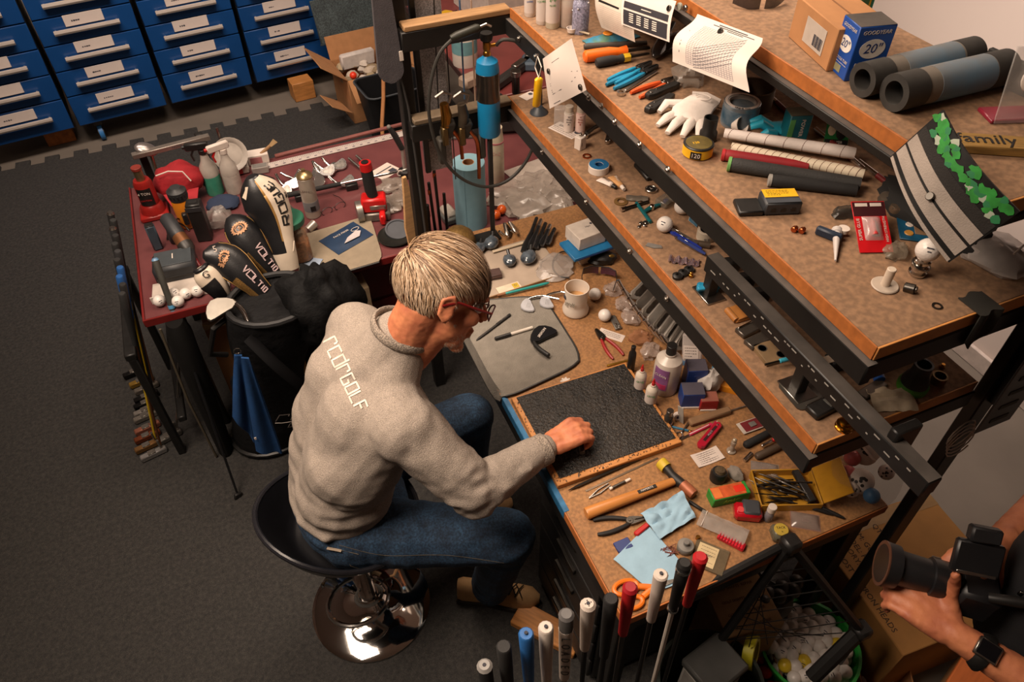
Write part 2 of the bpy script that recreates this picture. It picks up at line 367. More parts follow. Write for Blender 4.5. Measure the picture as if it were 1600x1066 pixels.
for nm, x0, x1, y0, y1, z in (('middle_shelf', .89, 1.31, .59, 2.16, 1.34), ('upper_shelf', .888, 1.31, .562, 2.13, 1.64), ('top_shelf', 1.08, 1.41, .6, 2.16, 1.85)):
    bh = .02 if z > 1.7 else .05
    part(G().box(x1-x0, y1-y0, .03, ((x0+x1)/2, (y0+y1)/2, z-.015), .002), nm, SH, t)
    part(G().box(.004, y1-y0, .03, (x0-.001, (y0+y1)/2, z-.015), .001), 'edge_band', EDGE, t, 'raw orange board edge'); part(G().box(x1-x0, .004, .03, ((x0+x1)/2, y0-.001, z-.015), .001), 'edge_band', mat('c98a4a', .6, var=.15), t, 'pale cut board edge')
    part(G().box(.022, y1-y0+.02, bh, (x0-.005, (y0+y1)/2, z-.03-bh/2-.002), .003), 'front_beam', BSTEEL, t)
    part(G().box(.021, y1-y0+.02, .001, (x0-.006, (y0+y1)/2, z-.0313), .0003), 'dust_ledge', DUST, t)
    part(G().box(x1-x0+.02, .022, bh, ((x0+x1)/2, y0+.006, z-.032-bh/2), .003), 'end_beam', BSTEEL, t)
    part(G().box(x1-x0+.02, .022, bh, ((x0+x1)/2, y1-.006, z-.032-bh/2), .003), 'end_beam', BSTEEL, t)
for z in (1.64, 1.34):
    part(G().box(.36, .045, .06, (.72, 2.155, z-.05), .003), 'cross_beam', BSTEEL, t)
    part(G().box(.34, .05, .018, (.72, 2.155, z-.011), .003), 'wood_cap', mat('93704a', .7, var=.25, sca=14, stretch=(1, 9, 9)) if z > 1.5 else mat('6b5b47', .7, var=.2), t)
bolt = G().at((0, 0, 0), (0, -pi/2, 0)).cyl(.009, 0, .004, 12).cyl(.005, .004, .008, 6).mesh('bolt', [STL])
for px, py in ((921, 152), (941, 166), (962, 190), (1001, 226), (1045, 265), (812, 60), (838, 88)): link('bolt', bolt, RACK, PX(px, py, .872))
for px, py in ((917, 315), (1043, 466), (985, 392), (848, 237)): link('bolt', bolt, RACK, PX(px, py, .874))
# steel bar on posts over the middle shelf
A_ = Vector((.943, 1.07, 1.4275)); B_ = Vector((.943, .392, 1.4275)); d = B_-A_
t = T('steel_bar', 'long black square steel bar on short posts crossing the middle shelf and jutting out', 'bar', (A_+B_)/2, atan2(d.y, d.x))
L_ = d.length
part(G().box(L_, .034, .045, (0, 0, 0), .003), 'bar', BLK, t); part(G().box(L_-.004, .03, .001, (0, 0, .0227), .0002), 'dusty_top', DUST, t)
g = G(); x = -L_/2+.03
while x < L_/2-.03:
    a = rnd.uniform(.004, .016); g.box(a, .0008, .003, (x, -.0174, rnd.choice((.012, -.002))), .0002); x += a+rnd.uniform(.003, .02)
o = part(g, 'scale_marks', mat('9a958d', .6), t); o['kind'] = 'stuff'
for xx in (.01, -.32):
    p = part(G().box(.026, .026, .063, (xx, .0, -.053), .002), 'post', BLK, t)
    part(G().box(.07, .05, .005, (xx, 0, -.0845), .001), 'foot_plate', STL, p)
part(G().box(.02, .06, .075, (L_/2-.1, .02, .01), .003), 'end_clamp', BLK, t)
# ================================================================ builders for small things
MZ, UZ, TZ, BZ, RZ = 1.34, 1.64, 1.85, .82, .75
def bottle(name, label, cat, loc, r, h, body, lab=None, cap=None, capr=.45, caph=.12, neck=.5, rz=0, rot=None, words=None, labz=(.15, .7), group=None, nozzle=None, wm=None):
    t = T(name, label, cat, loc, rz, group, rot)
    hs = h*(1-caph)
    part(G().lathe([(0, 0), (r*.93, 0), (r, r*.1), (r, hs*.74), (r*.93, hs*.84), (r*neck, hs*.95), (r*neck, hs), (0, hs)], 20), 'body', body, t)
    if lab: part(G().lathe([(r*1.012, hs*labz[0]), (r*1.015, hs*labz[0]+.0004), (r*1.015, hs*labz[1]), (r*1.012, hs*labz[1])], 20), 'label', lab, t)
    if cap: part(G().cyl(r*capr, hs*.985, h, 14), 'cap', cap, t)
    if nozzle: part(G().lathe([(r*capr*.8, h), (r*.12, h+nozzle), (0, h+nozzle)], 10), 'nozzle_tip', cap, t)
    if words:
        a = atan2(-loc.y if hasattr(loc, 'y') else 0, -loc.x)-rz; z = hs*labz[1]-.006
        for wd, sz in words:
            txt(wd, sz, wm or PRN, t, (r*1.03*cos(a), r*1.03*sin(a), z), (pi/2, 0, a+pi/2)); z -= sz*1.35
    return t
def roll(name, label, cat, loc, ro, ri, h, body, core=None, rot=None, face=None, group=None):
    t = T(name, label, cat, loc, 0, group, rot)
    part(G().loft([[(r*cos(2*pi*j/28), r*sin(2*pi*j/28), z) for j in range(28)] for r, z in ((ro, .001), (ro, h-.001), (ro-.001, h), (ri+.001, h), (ri, h-.001), (ri, .001), (ri+.001, 0), (ro-.001, 0))], closed=True), 'roll', body, t)
    if core: part(G().loft([[(r*cos(2*pi*j/28), r*sin(2*pi*j/28), z) for j in range(28)] for r, z in ((ri, .0005), (ri, h-.0005), (ri-.002, h-.0005), (ri-.002, .0005))], closed=True), 'core', core, t)
    if face: part(G().loft([[(r*cos(2*pi*j/28), r*sin(2*pi*j/28), z) for j in range(28)] for r, z in ((ro*.95, h), (ro*.95, h+.0006), (ri*1.05, h+.0006), (ri*1.05, h))], closed=True), 'face_ring', face, t)
    return t
def ballthing(label, loc, name='golf_ball', r=.0213, m=None, group=None, mark=True, cat='ball'):
    o = solo(G().ball(r, n=24), name, m or GBALL, label, cat, Vector(loc)+Vector((0, 0, r)), rnd.random()*6, group)
    if mark:
        d = (Vector((0, 0, CH))-Vector(loc)); d.normalize(); d = (d+Vector((rnd.uniform(-.4, .4), rnd.uniform(-.4, .4), rnd.uniform(-.3, .3)))).normalized()
        e = d.to_track_quat('Z', 'Y').to_euler(); M = Matrix.Rotation(-o.rotation_euler.z, 3, 'Z')
        d2 = M @ d; e = d2.to_track_quat('Z', 'Y').to_euler()
        part(G().at(d2*(r*1.006), e).box(r*.55, r*.12, .0005, (0, .1*r, -.0004), .0001).box(r*.3, r*.1, .0005, (0, -.2*r, -.0004), .0001), 'print_mark', PRN, o)
    return o
def grip(name, label, a, b, z, r0, r1, m, capm=None, group=None, wraps=None, dz=0):
    c, rz, L = lay(a, b, z, dz); t = T(name, label, 'golf grip', c+Vector((0, 0, r0)), rz, group)
    n = 14; xs = [-L/2+L*i/n for i in range(n+1)]; rs = [(r0+(r1-r0)*i/n) for i in range(n+1)]; rs[0] *= .88
    part(G().tube([(x, 0, 0) for x in xs], rs, 14), 'sleeve', m, t)
    if capm: part(G().tube([(-L/2-.003, 0, 0), (-L/2-.002, 0, 0), (-L/2+.004, 0, 0)], [r0*.8, r0*1.02, r0*1.02], 14), 'end_cap', capm, t)
    if wraps:
        g = G(); k = wraps
        for i in range(k):
            x = -L/2+L*(i+.6)/k; r = r0+(r1-r0)*(i+.6)/k
            g.tube([(x+.006*cos(q), r*1.002*cos(q), r*1.002*sin(q)) for q in [2*pi*j/14 for j in range(14)]], .0006, 4, closed=True)
        g.tube([(-L/2+.005, -r0*.55, r0*.85), (L/2-.005, -r1*.55, r1*.85)], .0007, 4)
        part(g, 'wrap_seam', mat('7c5a48', .8), t)
    return t
def screwdriver(label, a, b, z, hm, colr=None, hl=.45, r=.014, tip=STL, dz=0):
    c, rz, L = lay(a, b, z, dz); t = T('screwdriver', label, 'screwdriver', c+Vector((0, 0, r)), rz)
    H = L*hl; x0 = -L/2
    part(G().tube([(x0, 0, 0), (x0+.004, 0, 0), (x0+H*.3, 0, 0), (x0+H*.6, 0, 0), (x0+H*.82, 0, 0), (x0+H, 0, 0)], [r*.7, r*.95, r, r*.97, r*.7, r*.9], 12), 'handle', hm, t)
    if colr: part(G().tube([(x0+H, 0, 0), (x0+H*1.25, 0, 0)], [r*.95, r*.9], 6), 'collar', colr, t)
    part(G().tube([(x0+H, 0, 0), (L/2-.01, 0, 0), (L/2, 0, 0)], [r*.3, r*.3, r*.22], 8), 'blade', tip, t)
    return t
def pliers(name, label, a, b, z, hm, jaw=DSTL, spread=.03, r=.006, open_=.0, curve=1, dz=0):
    # a = jaw tip, b = between handle ends
    c, rz, L = lay(a, b, z, dz); t = T(name, label, 'pliers', c+Vector((0, 0, r)), rz)
    x0 = -L/2; jl = L*.32
    for s in (-1, 1):
        part(G().prism([(x0, s*.001), (x0+.004, s*.005), (x0+jl*.7, s*.011), (x0+jl, s*.012), (x0+jl*1.05, -s*.004), (x0+jl*.6, s*.0015)], .009, .0015, -.0045), 'jaw', jaw, t)
        pts = [(x0+jl+(L-jl)*u, s*(.006+spread*sin(pi*min(1, u*.62))*curve), 0) for u in [i/9 for i in range(10)]]
        part(G().tube(pts, [r*.6]+[r*(.9+.2*sin(pi*i/9)) for i in range(1, 9)]+[r*.7], 8), 'handle', hm, t)
    part(G().at((x0+jl, 0, 0)).cyl(.010, -.006, .006, 14).cyl(.004, .006, .008, 8), 'pivot', jaw, t)
    return t
def crumple(g, sx, sy, sz, seed, n=22, amp=.4, fr=3):
    b = len(g.v); g.ball(1, (0, 0, 0), n)
    for i in range(b, len(g.v)):
        v = g.v[i]; k = 1+amp*(noise.noise(v*fr*.6+Vector((seed, 0, 0)))+.5*noise.noise(v*fr*1.7+Vector((0, seed, 0))))
        g.v[i] = Vector((v.x*sx*k, v.y*sy*k, max(0, .35+v.z*.65*k)*sz))
    return g
def card(name, label, cat, loc, rz, sx, sy, m, t=.0008, rot=None, bend=0, group=None):
    fn = lambda u, v: ((u-.5)*sx, (v-.5)*sy, bend*(4*(u-.5)**2))
    return solo(G().sheet(fn, 6, 3, t), name, m, label, cat, Vector(loc)+Vector((0, 0, .001)), rz, group, rot)
def lines(parent, n, x0, x1, y0, dy, z, m=PRN, wd=.0007, seed=1, name='print'):
    r = random.Random(seed); g = G()
    for i in range(n):
        x = x0; e = x1 if i % 4 != 3 else x0+(x1-x0)*.6
        while x < e:
            a = min(e-x, r.uniform(.15, .3)*(x1-x0)*.5); g.box(a, wd*1.6, .0004, (x+a/2, y0-i*dy, z), .0001); x += a+wd*2
    return part(g, name, m, parent)
def crate(name, label, cat, loc, rz, sx, sy, sz, m, b=.002, rot=None):
    t = T(name, label, cat, loc, rz, None, rot); part(G().box(sx, sy, sz, (0, 0, 0), b, base=True), 'carton', m, t); return t
def head(x, y, z=0): return Vector((x, y, z))
# iron club head lying face up; heel at origin, toe along +x
IRON = [(0, .0), (.008, -.010), (.025, -.017), (.05, -.020), (.068, -.014), (.078, .002), (.081, .022), (.077, .040), (.069, .046), (.058, .042), (.03, .026), (.01, .016)]
def iron_meshes():
    a = G().prism([(x*.95, y*.95) for x, y in IRON], .010, .003).mesh('blade', [STL])
    c = G().prism([(x*.66+.016, y*.62+.004) for x, y in IRON], .0008, .0003, .0097).mesh('cavity', [mat('8b857e', .35, 1, var=.3, sca=60)])
    h = G().tube([(.006, .002, .005), (-.006, .016, .006), (-.016, .036, .008), (-.024, .062, .010)], [.005, .0062, .0065, .0062], 10).mesh('hosel', [CHR])
    return a, c, h
IR = iron_meshes()
def iron(label, loc, rz, group=None, tilt=(0, 0), m=None, s=1, shaft=None, cav=True):
    t = T('iron_head', label, 'golf club head', loc, 0, group, (tilt[0], tilt[1], rz)); t.scale = (s, s, s)
    for nm, me in (('blade', IR[0]), ('cavity', IR[1]), ('hosel', IR[2])):
        if nm == 'cavity' and not cav: continue
        if m and nm == 'blade': me = me.copy(); me.materials[0] = m
        link(nm, me, t)
    if shaft: part(G().tube([(-.024, .062, .010), (-.024-.35*shaft, .062+.9*shaft, .012)], .0045, 8), 'shaft', CHR, t)
    return t
# ================================================================ top shelf
c = P(1296, 96, TZ)
t = crate('cardboard_box', 'small plain cardboard box with a paper label behind the blue tube box', 'box', P(1300, 80, TZ), radians(-12), .115, .17, .085, CARD)
part(G().at((-.0582, -.012, .042), (0, 0, 0)).box(.0006, .08, .05, (0, 0, 0), .0002), 'paper_label', mat('b0a498', .8), t)
g = G(); 
for i in range(9): g.at((-.0588, -.045+.004*i, .035)).box(.0004, .0016+.001*(i % 3), .022, (0, 0, 0), .0001)
part(g, 'barcode', PRN, t); part(G().box(.004, .16, .0006, (0, 0, .0853), .0002), 'flap_seam', mat('7d5535', .9), t)
BXB = mat('154a9c', .4, var=.05)
t = T('tube_box', 'blue bicycle tube carton with white oval standing on the top shelf', 'box', P(1334, 114, TZ), radians(-13))
part(G().box(.075, .062, .105, (0, 0, 0), .0015, base=True), 'carton', BXB, t); part(G().box(.073, .06, .0006, (0, 0, .1053), .0002), 'dusty_lid', DUST, t)
for rot, n_, off, wd in (((pi/2, 0, 0), (0, -.0314, 0), 0, 1), ((pi/2, 0, -pi/2), (-.0379, 0, 0), 0, .82)):
    k = lambda dz: (n_[0], n_[1], dz)
    ov = part(G().lathe([(0, 0), (.026*wd, 0), (.026*wd, .0003), (0, .0003)], 28), 'white_oval', mat('e2dcd4', .5), t, None, 38, k(.062), rot); ov.scale = (1, .72, 1)
    txt('GOODYEAR', .0105*wd, WHT, t, k(.093), rot, .0003, .2); txt('20"', .026*wd, mat('12306e', .5), t, (n_[0]*1.012, n_[1]*1.012, .062), rot, .0003, .15)
    txt('BICYCLE TUBE', .0085*wd, WHT, t, k(.032), rot, .0003, .2)
    part(G().at(k(.025), rot).box(.055*wd, .0008, .0004, (0, 0, 0), .0001), 'white_rule', WHT, t)
part(G().at((-.0379, .004, .014)).box(.0006, .022, .014, (0, 0, 0), .0002), 'price_sticker', mat('8c8a6a', .7), t)
TB = mat('766e64', .75, var=.2, sca=14, bump=.1)
for (a, b, r, lab) in (((1340, 150), (1508, 108), .032, 'dusty grey mailing tube lying at the back of the top shelf edge'), ((1388, 172), (1556, 132), .034, 'dusty grey and blue mailing tube lying nearest the right end of the top shelf')):
    c, rz, L = lay(a, b, TZ, r); t = T('mailing_tube', lab, 'tube', c, rz)
    part(G().at((0, 0, 0), (0, pi/2, 0)).loft([[(q*cos(2*pi*j/28), q*sin(2*pi*j/28), z) for j in range(28)] for q, z in ((r*.97, -L/2), (r*.97, L/2), (r*.85, L/2), (r*.85, -L/2))], closed=True), 'sleeve', TB, t)
    for s in (-1, 1): part(G().at((0, 0, 0), (0, pi/2, 0)).loft([[(q*cos(2*pi*j/28), q*sin(2*pi*j/28), z*s) for j in range(28)] for q, z in ((r, L/2-.05), (r, L/2+.002), (r*.62, L/2+.002), (r*.62, L/2-.04))], closed=True), 'end_cap', mat('34322f', .7, var=.2), t)
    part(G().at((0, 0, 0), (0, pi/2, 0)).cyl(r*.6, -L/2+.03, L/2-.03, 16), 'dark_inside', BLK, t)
    part(G().at((0, 0, 0), (0, pi/2, 0)).lathe([(r*.985, -L*.2), (r*.99, -L*.2), (r*.99, L*.3), (r*.985, L*.3)], 28), 'blue_band', mat('80766a', .8, var=.2, sca=7, h2='55809c'), t)
t = T('safety_glasses', 'red framed dark wraparound glasses lying on the top shelf at the picture top', 'glasses', P(1190, 14, TZ)+Vector((0, 0, .012)), radians(-15))
LENS = mat('241c22', .1, alpha=.75, spec=.8)
for s in (-1, 1):
    part(G().sheet(lambda u, v: (s*(.006+.056*u), -.006*sin(pi*u/2)+.03*u*u, .012-.03*(1-.45*u)*v), 8, 4, .0015), 'lens', LENS, t)
    part(G().tube([(s*.062, .024, .01), (s*.068, .06, .008), (s*.064, .12, -.004)], [(.003, .0015)]*3, 6), 'temple', RED, t)
part(G().tube([(-.062, .024, .012), (-.03, 0, .013), (0, -.002, .012), (.03, 0, .013), (.062, .024, .012)], .0022, 6), 'brow_bar', RED, t)
t = crate('bait_pack', 'green and yellow printed packet standing behind the small cardboard box at the picture top', 'packet', (1.335, 1.26, TZ), radians(-5), .10, .03, .075, mat('1f8f78', .4, var=.2))
part(G().box(.055, .0008, .035, (.012, -.0156, .035), .0002), 'yellow_panel', YEL, t); part(G().box(.02, .0008, .02, (-.033, -.0156, .05), .0002), 'white_panel', WHT, t); part(G().box(.102, .005, .012, (0, -.014, .006), .0005), 'orange_band', mat('d07a1c', .5), t)
solo(G().box(.10, .012, .07, (0, 0, 0), .002, base=True), 'card_pack', GRN, 'green corner of a packet beside the yellow packet on the top shelf', 'packet', (1.275, 1.20, TZ), radians(8))
solo(G().box(.012, .22, .055, (0, 0, 0), .002, base=True), 'dark_board', mat('23221f', .8), 'thin dark board standing along the back edge behind the mailing tubes', 'board', (1.395, .83, TZ), radians(4))
t = T('acrylic_sign', 'clear acrylic sign stand with a white monogram at the right end of the top shelf', 'sign', P(1570, 190, TZ)+Vector((.02, 0, 0)), radians(-20))
part(G().at((0, 0, .065), (radians(-14), 0, 0)).box(.09, .004, .13, (0, 0, 0), .001), 'panel', CLEAR, t)
part(G().box(.10, .05, .008, (0, .01, .004), .002), 'base', mat('8c2438', .3, alpha=.8), t)
part(G().at((.0, -.004, .075), (pi/2-radians(14), 0, 0)).tube([(.026*cos(q)*(1-.07*q), .026*sin(q)*(1-.07*q), 0) for q in [i*.35 for i in range(24)]], .0035, 6), 'monogram', WHT, t)
t = T('family_sign', 'weathered wooden family sign lying at the right end of the top shelf', 'sign', P(1535, 232, TZ)+Vector((0, 0, .0)), radians(-32))
part(G().box(.16, .045, .016, (0, 0, 0), .002, base=True), 'board', mat('8a6a35', .7, var=.25, stretch=(1, 8, 8)), t)
txt('family', .042, BLK, t, (0, .002, .0165), (0, 0, 0), .0005)
# ================================================================ upper shelf
t = bottle('glue_bottle', 'small white bottle with blue print, first of the row on the upper shelf', 'bottle', P(828, 24, UZ)+Vector((.0, .0, 0)), .017, .085, WHT, PAP, None, words=[('polish', .008)], wm=mat('2f5fa0'))
GPR = mat('3f8a4a', .6)
bottle('glue_bottle', 'white bottle with green print and a dark base, second in the row', 'bottle', P(847, 36, UZ), .018, .12, WHT, PAP, WHT, words=[('grip', .012), ('SOLVENT', .007)], wm=GPR, labz=(.1, .85))
bottle('glue_bottle', 'white bottle with green print and a clear base, third in the row', 'bottle', P(863, 42, UZ), .02, .13, mat('bdb5a0', .4), PAP, WHT, words=[('FUSION', .009), ('grip', .013), ('FLUID', .007)], wm=GPR, labz=(.15, .9))
t = bottle('resin_bottle', 'frosted bottle half full of amber liquid on the upper shelf', 'bottle', P(887, 40, UZ), .024, .14, mat('cbbfb2', .3, alpha=.7), None, None)
part(G().cyl(.0232, .003, .045, 20), 'amber_liquid', mat('a5561c', .3), t)
t = bottle('bead_jar', 'clear jar of blue grey beads beside the amber bottle', 'jar', P(906, 50, UZ), .024, .115, mat('8a8aa0', .35, var=.6, sca=180, bump=.8, bsc=260), None, mat('6d6d7d', .4), capr=.85)
for i in range(5): part(G().at((.024*cos(i*1.3), .024*sin(i*1.3), .03+.014*i), (i, i, i)).box(.006, .006, .003, (0, 0, 0), .001), 'bead', CHR, t)
t = T('scoop', 'little white plastic scoop lying in front of the amber bottle', 'scoop', P(893, 52, UZ)+Vector((0, 0, .004)), radians(-50))
part(G().lathe([(0, 0), (.012, 0), (.015, .012), (.0135, .012), (.011, .002), (0, .002)], 16), 'bowl', WHT, t); part(G().tube([(.012, 0, .008), (.055, 0, .004)], [(.002, .005)]*2, 6), 'handle', mat('a89880', .6), t)
t = T('snack_bag', 'green, blue and yellow printed foil bag lying behind the black tools on the upper shelf', 'bag', P(955, 62, UZ)+Vector((0, 0, .003)), radians(12))
part(G().sheet(lambda u, v: ((u-.5)*.15, (v-.5)*.075, .014*sin(pi*u)*sin(pi*v)+.003*noise.noise(Vector((u*9, v*9, 0)))), 14, 8, .002), 'pouch', mat('6d8a2a', .35, var=.5, sca=28, h2='2a7fae'), t)
part(G().at((-.01, .005, .0155)).lathe([(0, 0), (.014, 0), (.013, .002), (0, .002)], 12), 'orange_motif', mat('e0882a', .5), t)
c, rz, L = lay((912, 78), (1010, 72), UZ); t = T('rasp', 'long dark brown tool handle lying behind the orange screwdriver', 'tool', c+Vector((0, 0, .009)), rz)
part(G().tube([(-L/2, 0, 0), (-L/2+.01, 0, 0), (L*.1, 0, 0), (L/2, 0, 0)], [.006, .009, .008, .006], 10), 'handle', mat('3a332c', .7), t); part(G().box(L*.35, .006, .004, (L*.35, .012, -.004), .001), 'blade', DSTL, t)
screwdriver('orange handled screwdriver with a dark blade on the upper shelf', (912, 98), (1014, 84), UZ, ORG, None, .64, .0165, DSTL)
screwdriver('black handled screwdriver with a yellow collar in front of the orange one', (931, 106), (1013, 91), UZ, RUB, mat('d8b02c', .3, alpha=.85), .5, .013, DSTL)
for (a, b, lab) in (((1022, 97), (1045, 60), 'glossy black hybrid club head wrapped in film lying left of the hanging chart'), ((1036, 88), (1066, 60), 'matt black club head lying right behind the glossy one')):
    c, rz, L = lay(a, b, UZ); t = T('hybrid_head', lab, 'golf club head', c+Vector((0, 0, .016)), rz)
    part(G().ball(1, n=18, sca=(L*.55, .022, .017)), 'crown', mat('201d1c', .15, coat=.6), t); part(G().tube([(L*.4, 0, .004), (L*.75, .0, .012)], .006, 8), 'hosel', BLK, t)
pliers('cable_pliers', 'bright blue handled pliers lying on the upper shelf', (1028, 106), (953, 139), UZ, CYN, BLK, .008, .0062)
pliers('cable_pliers', 'second blue handled pliers tight behind the first on the upper shelf', (1018, 100), (955, 131), UZ+.003, mat('1f88ad', .4), BLK, .007, .0055)
c, rz, L = lay((970, 148), (1028, 112), UZ); t = T('ring_spanner', 'chrome ring spanner lying between blue and orange pliers', 'spanner', c+Vector((0, 0, .004)), rz)
part(G().box(L*.85, .01, .005, (.005, 0, 0), .0015), 'shank', STL, t)
part(G().at((-L/2, 0, -.003)).loft([[(q*cos(2*pi*j/18), q*sin(2*pi*j/18), z) for j in range(18)] for q, z in ((.011, 0), (.011, .008), (.006, .008), (.006, 0))], closed=True), 'ring', CHR, t)
pliers('side_cutters', 'orange handled side cutters on the upper shelf beside the spanner', (1058, 124), (992, 152), UZ, mat('c9521f', .5), STL, .010, .006)
for (a, b, lab) in (((1010, 156), (1060, 136), 'black folding utility knife lying upper of the two by the glove'), ((1010, 178), (1052, 154), 'black folding utility knife lying lower of the two by the glove')):
    c, rz, L = lay(a, b, UZ); t = T('folding_knife', lab, 'knife', c+Vector((0, 0, .0)), rz)
    part(G().prism([(-L/2, -.006), (-L/2+.01, -.012), (L/2-.02, -.011), (L/2, -.004), (L/2-.005, .009), (-L/2+.02, .012), (-L/2, .008)], .016, .004), 'handle', mat('1e1d1c', .4, var=.2, bump=.3, bsc=400), t)
    part(G().at((-L/2+.014, 0, .016)).cyl(.005, 0, .002, 12), 'pivot', STL, t); part(G().box(L*.4, .003, .002, (0, .004, .0165), .0005), 'clip', STL, t)
t = solo(crumple(G(), .05, .035, .055, 3, amp=.5), 'plastic_bag', mat('a59c92', .25, alpha=.4, spec=.9), 'crumpled clear plastic bag below the hanging chart on the upper shelf', 'bag', P(1075, 128, UZ), .3)
# hanging printed sheets (magnets hold them on the beams)
def sheetpaper(label, name, TL, TR, BL, BR, curl, m=PAP, nu=10, nv=14):
    TL, TR, BL, BR = map(Vector, (TL, TR, BL, BR)); n = (TR-TL).cross(BL-TL).normalized()
    if n.x > 0: n = -n
    fn = lambda u, v: (TL*(1-u)+TR*u)*(1-v)+(BL*(1-u)+BR*u)*v+n*curl(u, v)
    t = T(name, label, 'paper', (0, 0, 0)); part(G().sheet(fn, nu, nv, .0006), 'sheet', m, t)
    return t, fn, n
def online(t, fn, n, polys, wd, m=PRN, name='print', off=.0009):
    g = G()
    for pl in polys: g.strip([fn(u, v)+n*off for u, v in pl], wd, n)
    return part(g, name, m, t)
def magnet(t, p, n, m=None, r=.007): part(G().at(p, n.to_track_quat('Z', 'Y').to_euler()).cyl(r, .0006, .006, 14), 'magnet', m or DSTL, t)
xb = 1.062
t, fn, n = sheetpaper('white shaft chart sheet with grid and curves hanging from the top shelf edge', 'chart_sheet', PX(1090, 22, 1.058), PX(1192, 60, 1.058), PX(1064, 103, 1.0), PX(1185, 152, .985), lambda u, v: .035*sin(pi*v*.85)**2+.02*v*v)
gl = [[(.2+.62*i/18, .17), (.2+.62*i/18, .93)] for i in range(19)]+[[(.2, .17+.76*i/24), (.82, .17+.76*i/24)] for i in range(25)]
gl = [[(a[0]+(b[0]-a[0])*k/8, a[1]+(b[1]-a[1])*k/8) for k in range(9)] for a, b in gl]
online(t, fn, n, gl, .0005, mat('75707a', .8), 'grid')
online(t, fn, n, [[(.3+.52*s+.0, .96-.045*j-(.30+.03*j)*s**1.3*1.0) for s in [k/8 for k in range(9)]] for j in range(8)], .0009, PRN, 'curves')
online(t, fn, n, [[(.38, .05), (.8, .05)], [(.3, .085), (.9, .085)], [(.52, .115), (.75, .115)], [(.1, .35), (.1, .6)], [(.1, .64), (.1, .8)]], .0022, PRN, 'heading')
magnet(t, fn(.45, .16), n)
t, fn, n = sheetpaper('pale specification sheet with a faint table hanging behind the dark table card', 'spec_sheet', PX(932, -22, 1.055), PX(1003, 8, 1.055), PX(940, 43, 1.03), PX(1000, 67, 1.03), lambda u, v: .012*sin(pi*v)+.015*u*v, mat('b8a99b', .8, var=.05))
online(t, fn, n, [[(.12, .42+.05*i), (.95, .42+.05*i)] for i in range(11)]+[[(.12+.1*i, .42), (.12+.1*i, .92)] for i in range(9)], .0005, mat('8d8278', .8), 'table_lines'); online(t, fn, n, [[(.1, .32), (.6, .32)]], .006, BLK, 'dark_rule')
t, fn, n = sheetpaper('white sheet with a dark printed loft table held by a magnet', 'spec_sheet', PX(978, -22, 1.052), PX(1057, 2, 1.052), PX(971, 38, 1.015), PX(1046, 66, 1.015), lambda u, v: .006*sin(pi*v))
for v0, v1 in ((.38, .55), (.6, .96)):
    g = G(); g.sheet(lambda u, v: fn(.05+.9*u, v0+(v1-v0)*v)+n*.0008, 6, 4, .0003); part(g, 'dark_panel', mat('26242a', .7), t)
online(t, fn, n, [[(.42, .46), (.62, .46)]]+[[(.18+.16*j, .66+.05*i), (.27+.16*j, .66+.05*i)] for i in range(5) for j in range(4)], .002, mat('cfc0b4', .7), 'table_text', .0013)
magnet(t, fn(.93, .22), n)
t, fn, n = sheetpaper('small white note sheet with two magnets hanging off the upper shelf front beam', 'note_sheet', PX(848, 92, .80), PX(893, 60, .80), PX(859, 170, .80), PX(916, 141, .80), lambda u, v: .012*sin(pi*u)*sin(pi*v)-.0*v)
online(t, fn, n, [[(.2, .56), (.85, .56)], [(.2, .60), (.95, .60)], [(.2, .69), (.88, .69)], [(.2, .73), (.8, .73)], [(.2, .77), (.5, .77)], [(.35, .2), (.6, .2)], [(.15, .95), (.35, .95)]], .0012)
magnet(t, fn(.25, .32), n); magnet(t, fn(.92, .9), n)
for i, (px, py) in enumerate(((1064, 10), (1073, 12))):
    solo(G().at((0, 0, 0), (0, -pi/2, 0)).cyl(.009-.002*i, 0, .007, 14), 'magnet', STL if i else mat('8f8f80', .5), ('round pale magnet' if not i else 'small chrome magnet')+' stuck on the beam right of the dark table sheet', 'magnet', PX(px, py, 1.062))
# leather glove
t = T('golf_glove', 'crumpled white leather golf glove lying palm down on the upper shelf', 'glove', P(1082, 182, UZ), lay((1115, 150), (1045, 220), UZ)[1]); t.scale = (1.15, 1.15, 1.15)
GL = mat('c2b8b0', .75, var=.08, sca=40, bump=.5, bsc=120)
g = G(); g.tube([(-.055, 0, .012), (-.02, 0, .016), (.02, .002, .018), (.045, .004, .012)], [(.010, .034), (.014, .036), (.016, .040), (.008, .036)], 14)
part(g, 'palm', GL, t)
for i, (y, l, a) in enumerate(((-.026, .055, -.25), (-.006, .07, -.06), (.014, .066, .1), (.032, .05, .3))):
    part(G().tube([(.03, y, .012), (.03+l*.5*cos(a), y+l*.5*sin(a), .013), (.03+l*cos(a), y+l*sin(a), .006)], [(.009, .0105), (.009, .0105), (.004, .006)], 10), 'finger', GL, t)
part(G().tube([(-.01, -.03, .014), (.012, -.056, .018), (.035, -.06, .008)], [(.010, .012), (.009, .011), (.005, .006)], 10), 'thumb', GL, t)
part(G().tube([(-.062, -.03, .012), (-.065, 0, .017), (-.062, .032, .012)], [(.009, .003)]*3, 8), 'cuff', mat('b8ada4', .8, bump=.5, bsc=150), t)
part(G().tube([(-.03+.012*cos(q), .005+.016*sin(q), .031) for q in [i*.6 for i in range(9)]], .0015, 5), 'strap_ridge', GL, t)
t = roll('tape_roll', 'wide silver tape roll with printed white core ring on the upper shelf', 'tape', P(1153, 192, UZ), .042, .032, .055, mat('8d98a0', .25, .6, var=.3, sca=20), mat('b7aca2', .6), face=PAP)
for k, wd in ((-1.9, 'nu'), (-2.4, 'tape')): txt(wd, .012, PRN, t, (.037*cos(k), .037*sin(k), .0562), (0, 0, k+pi/2))
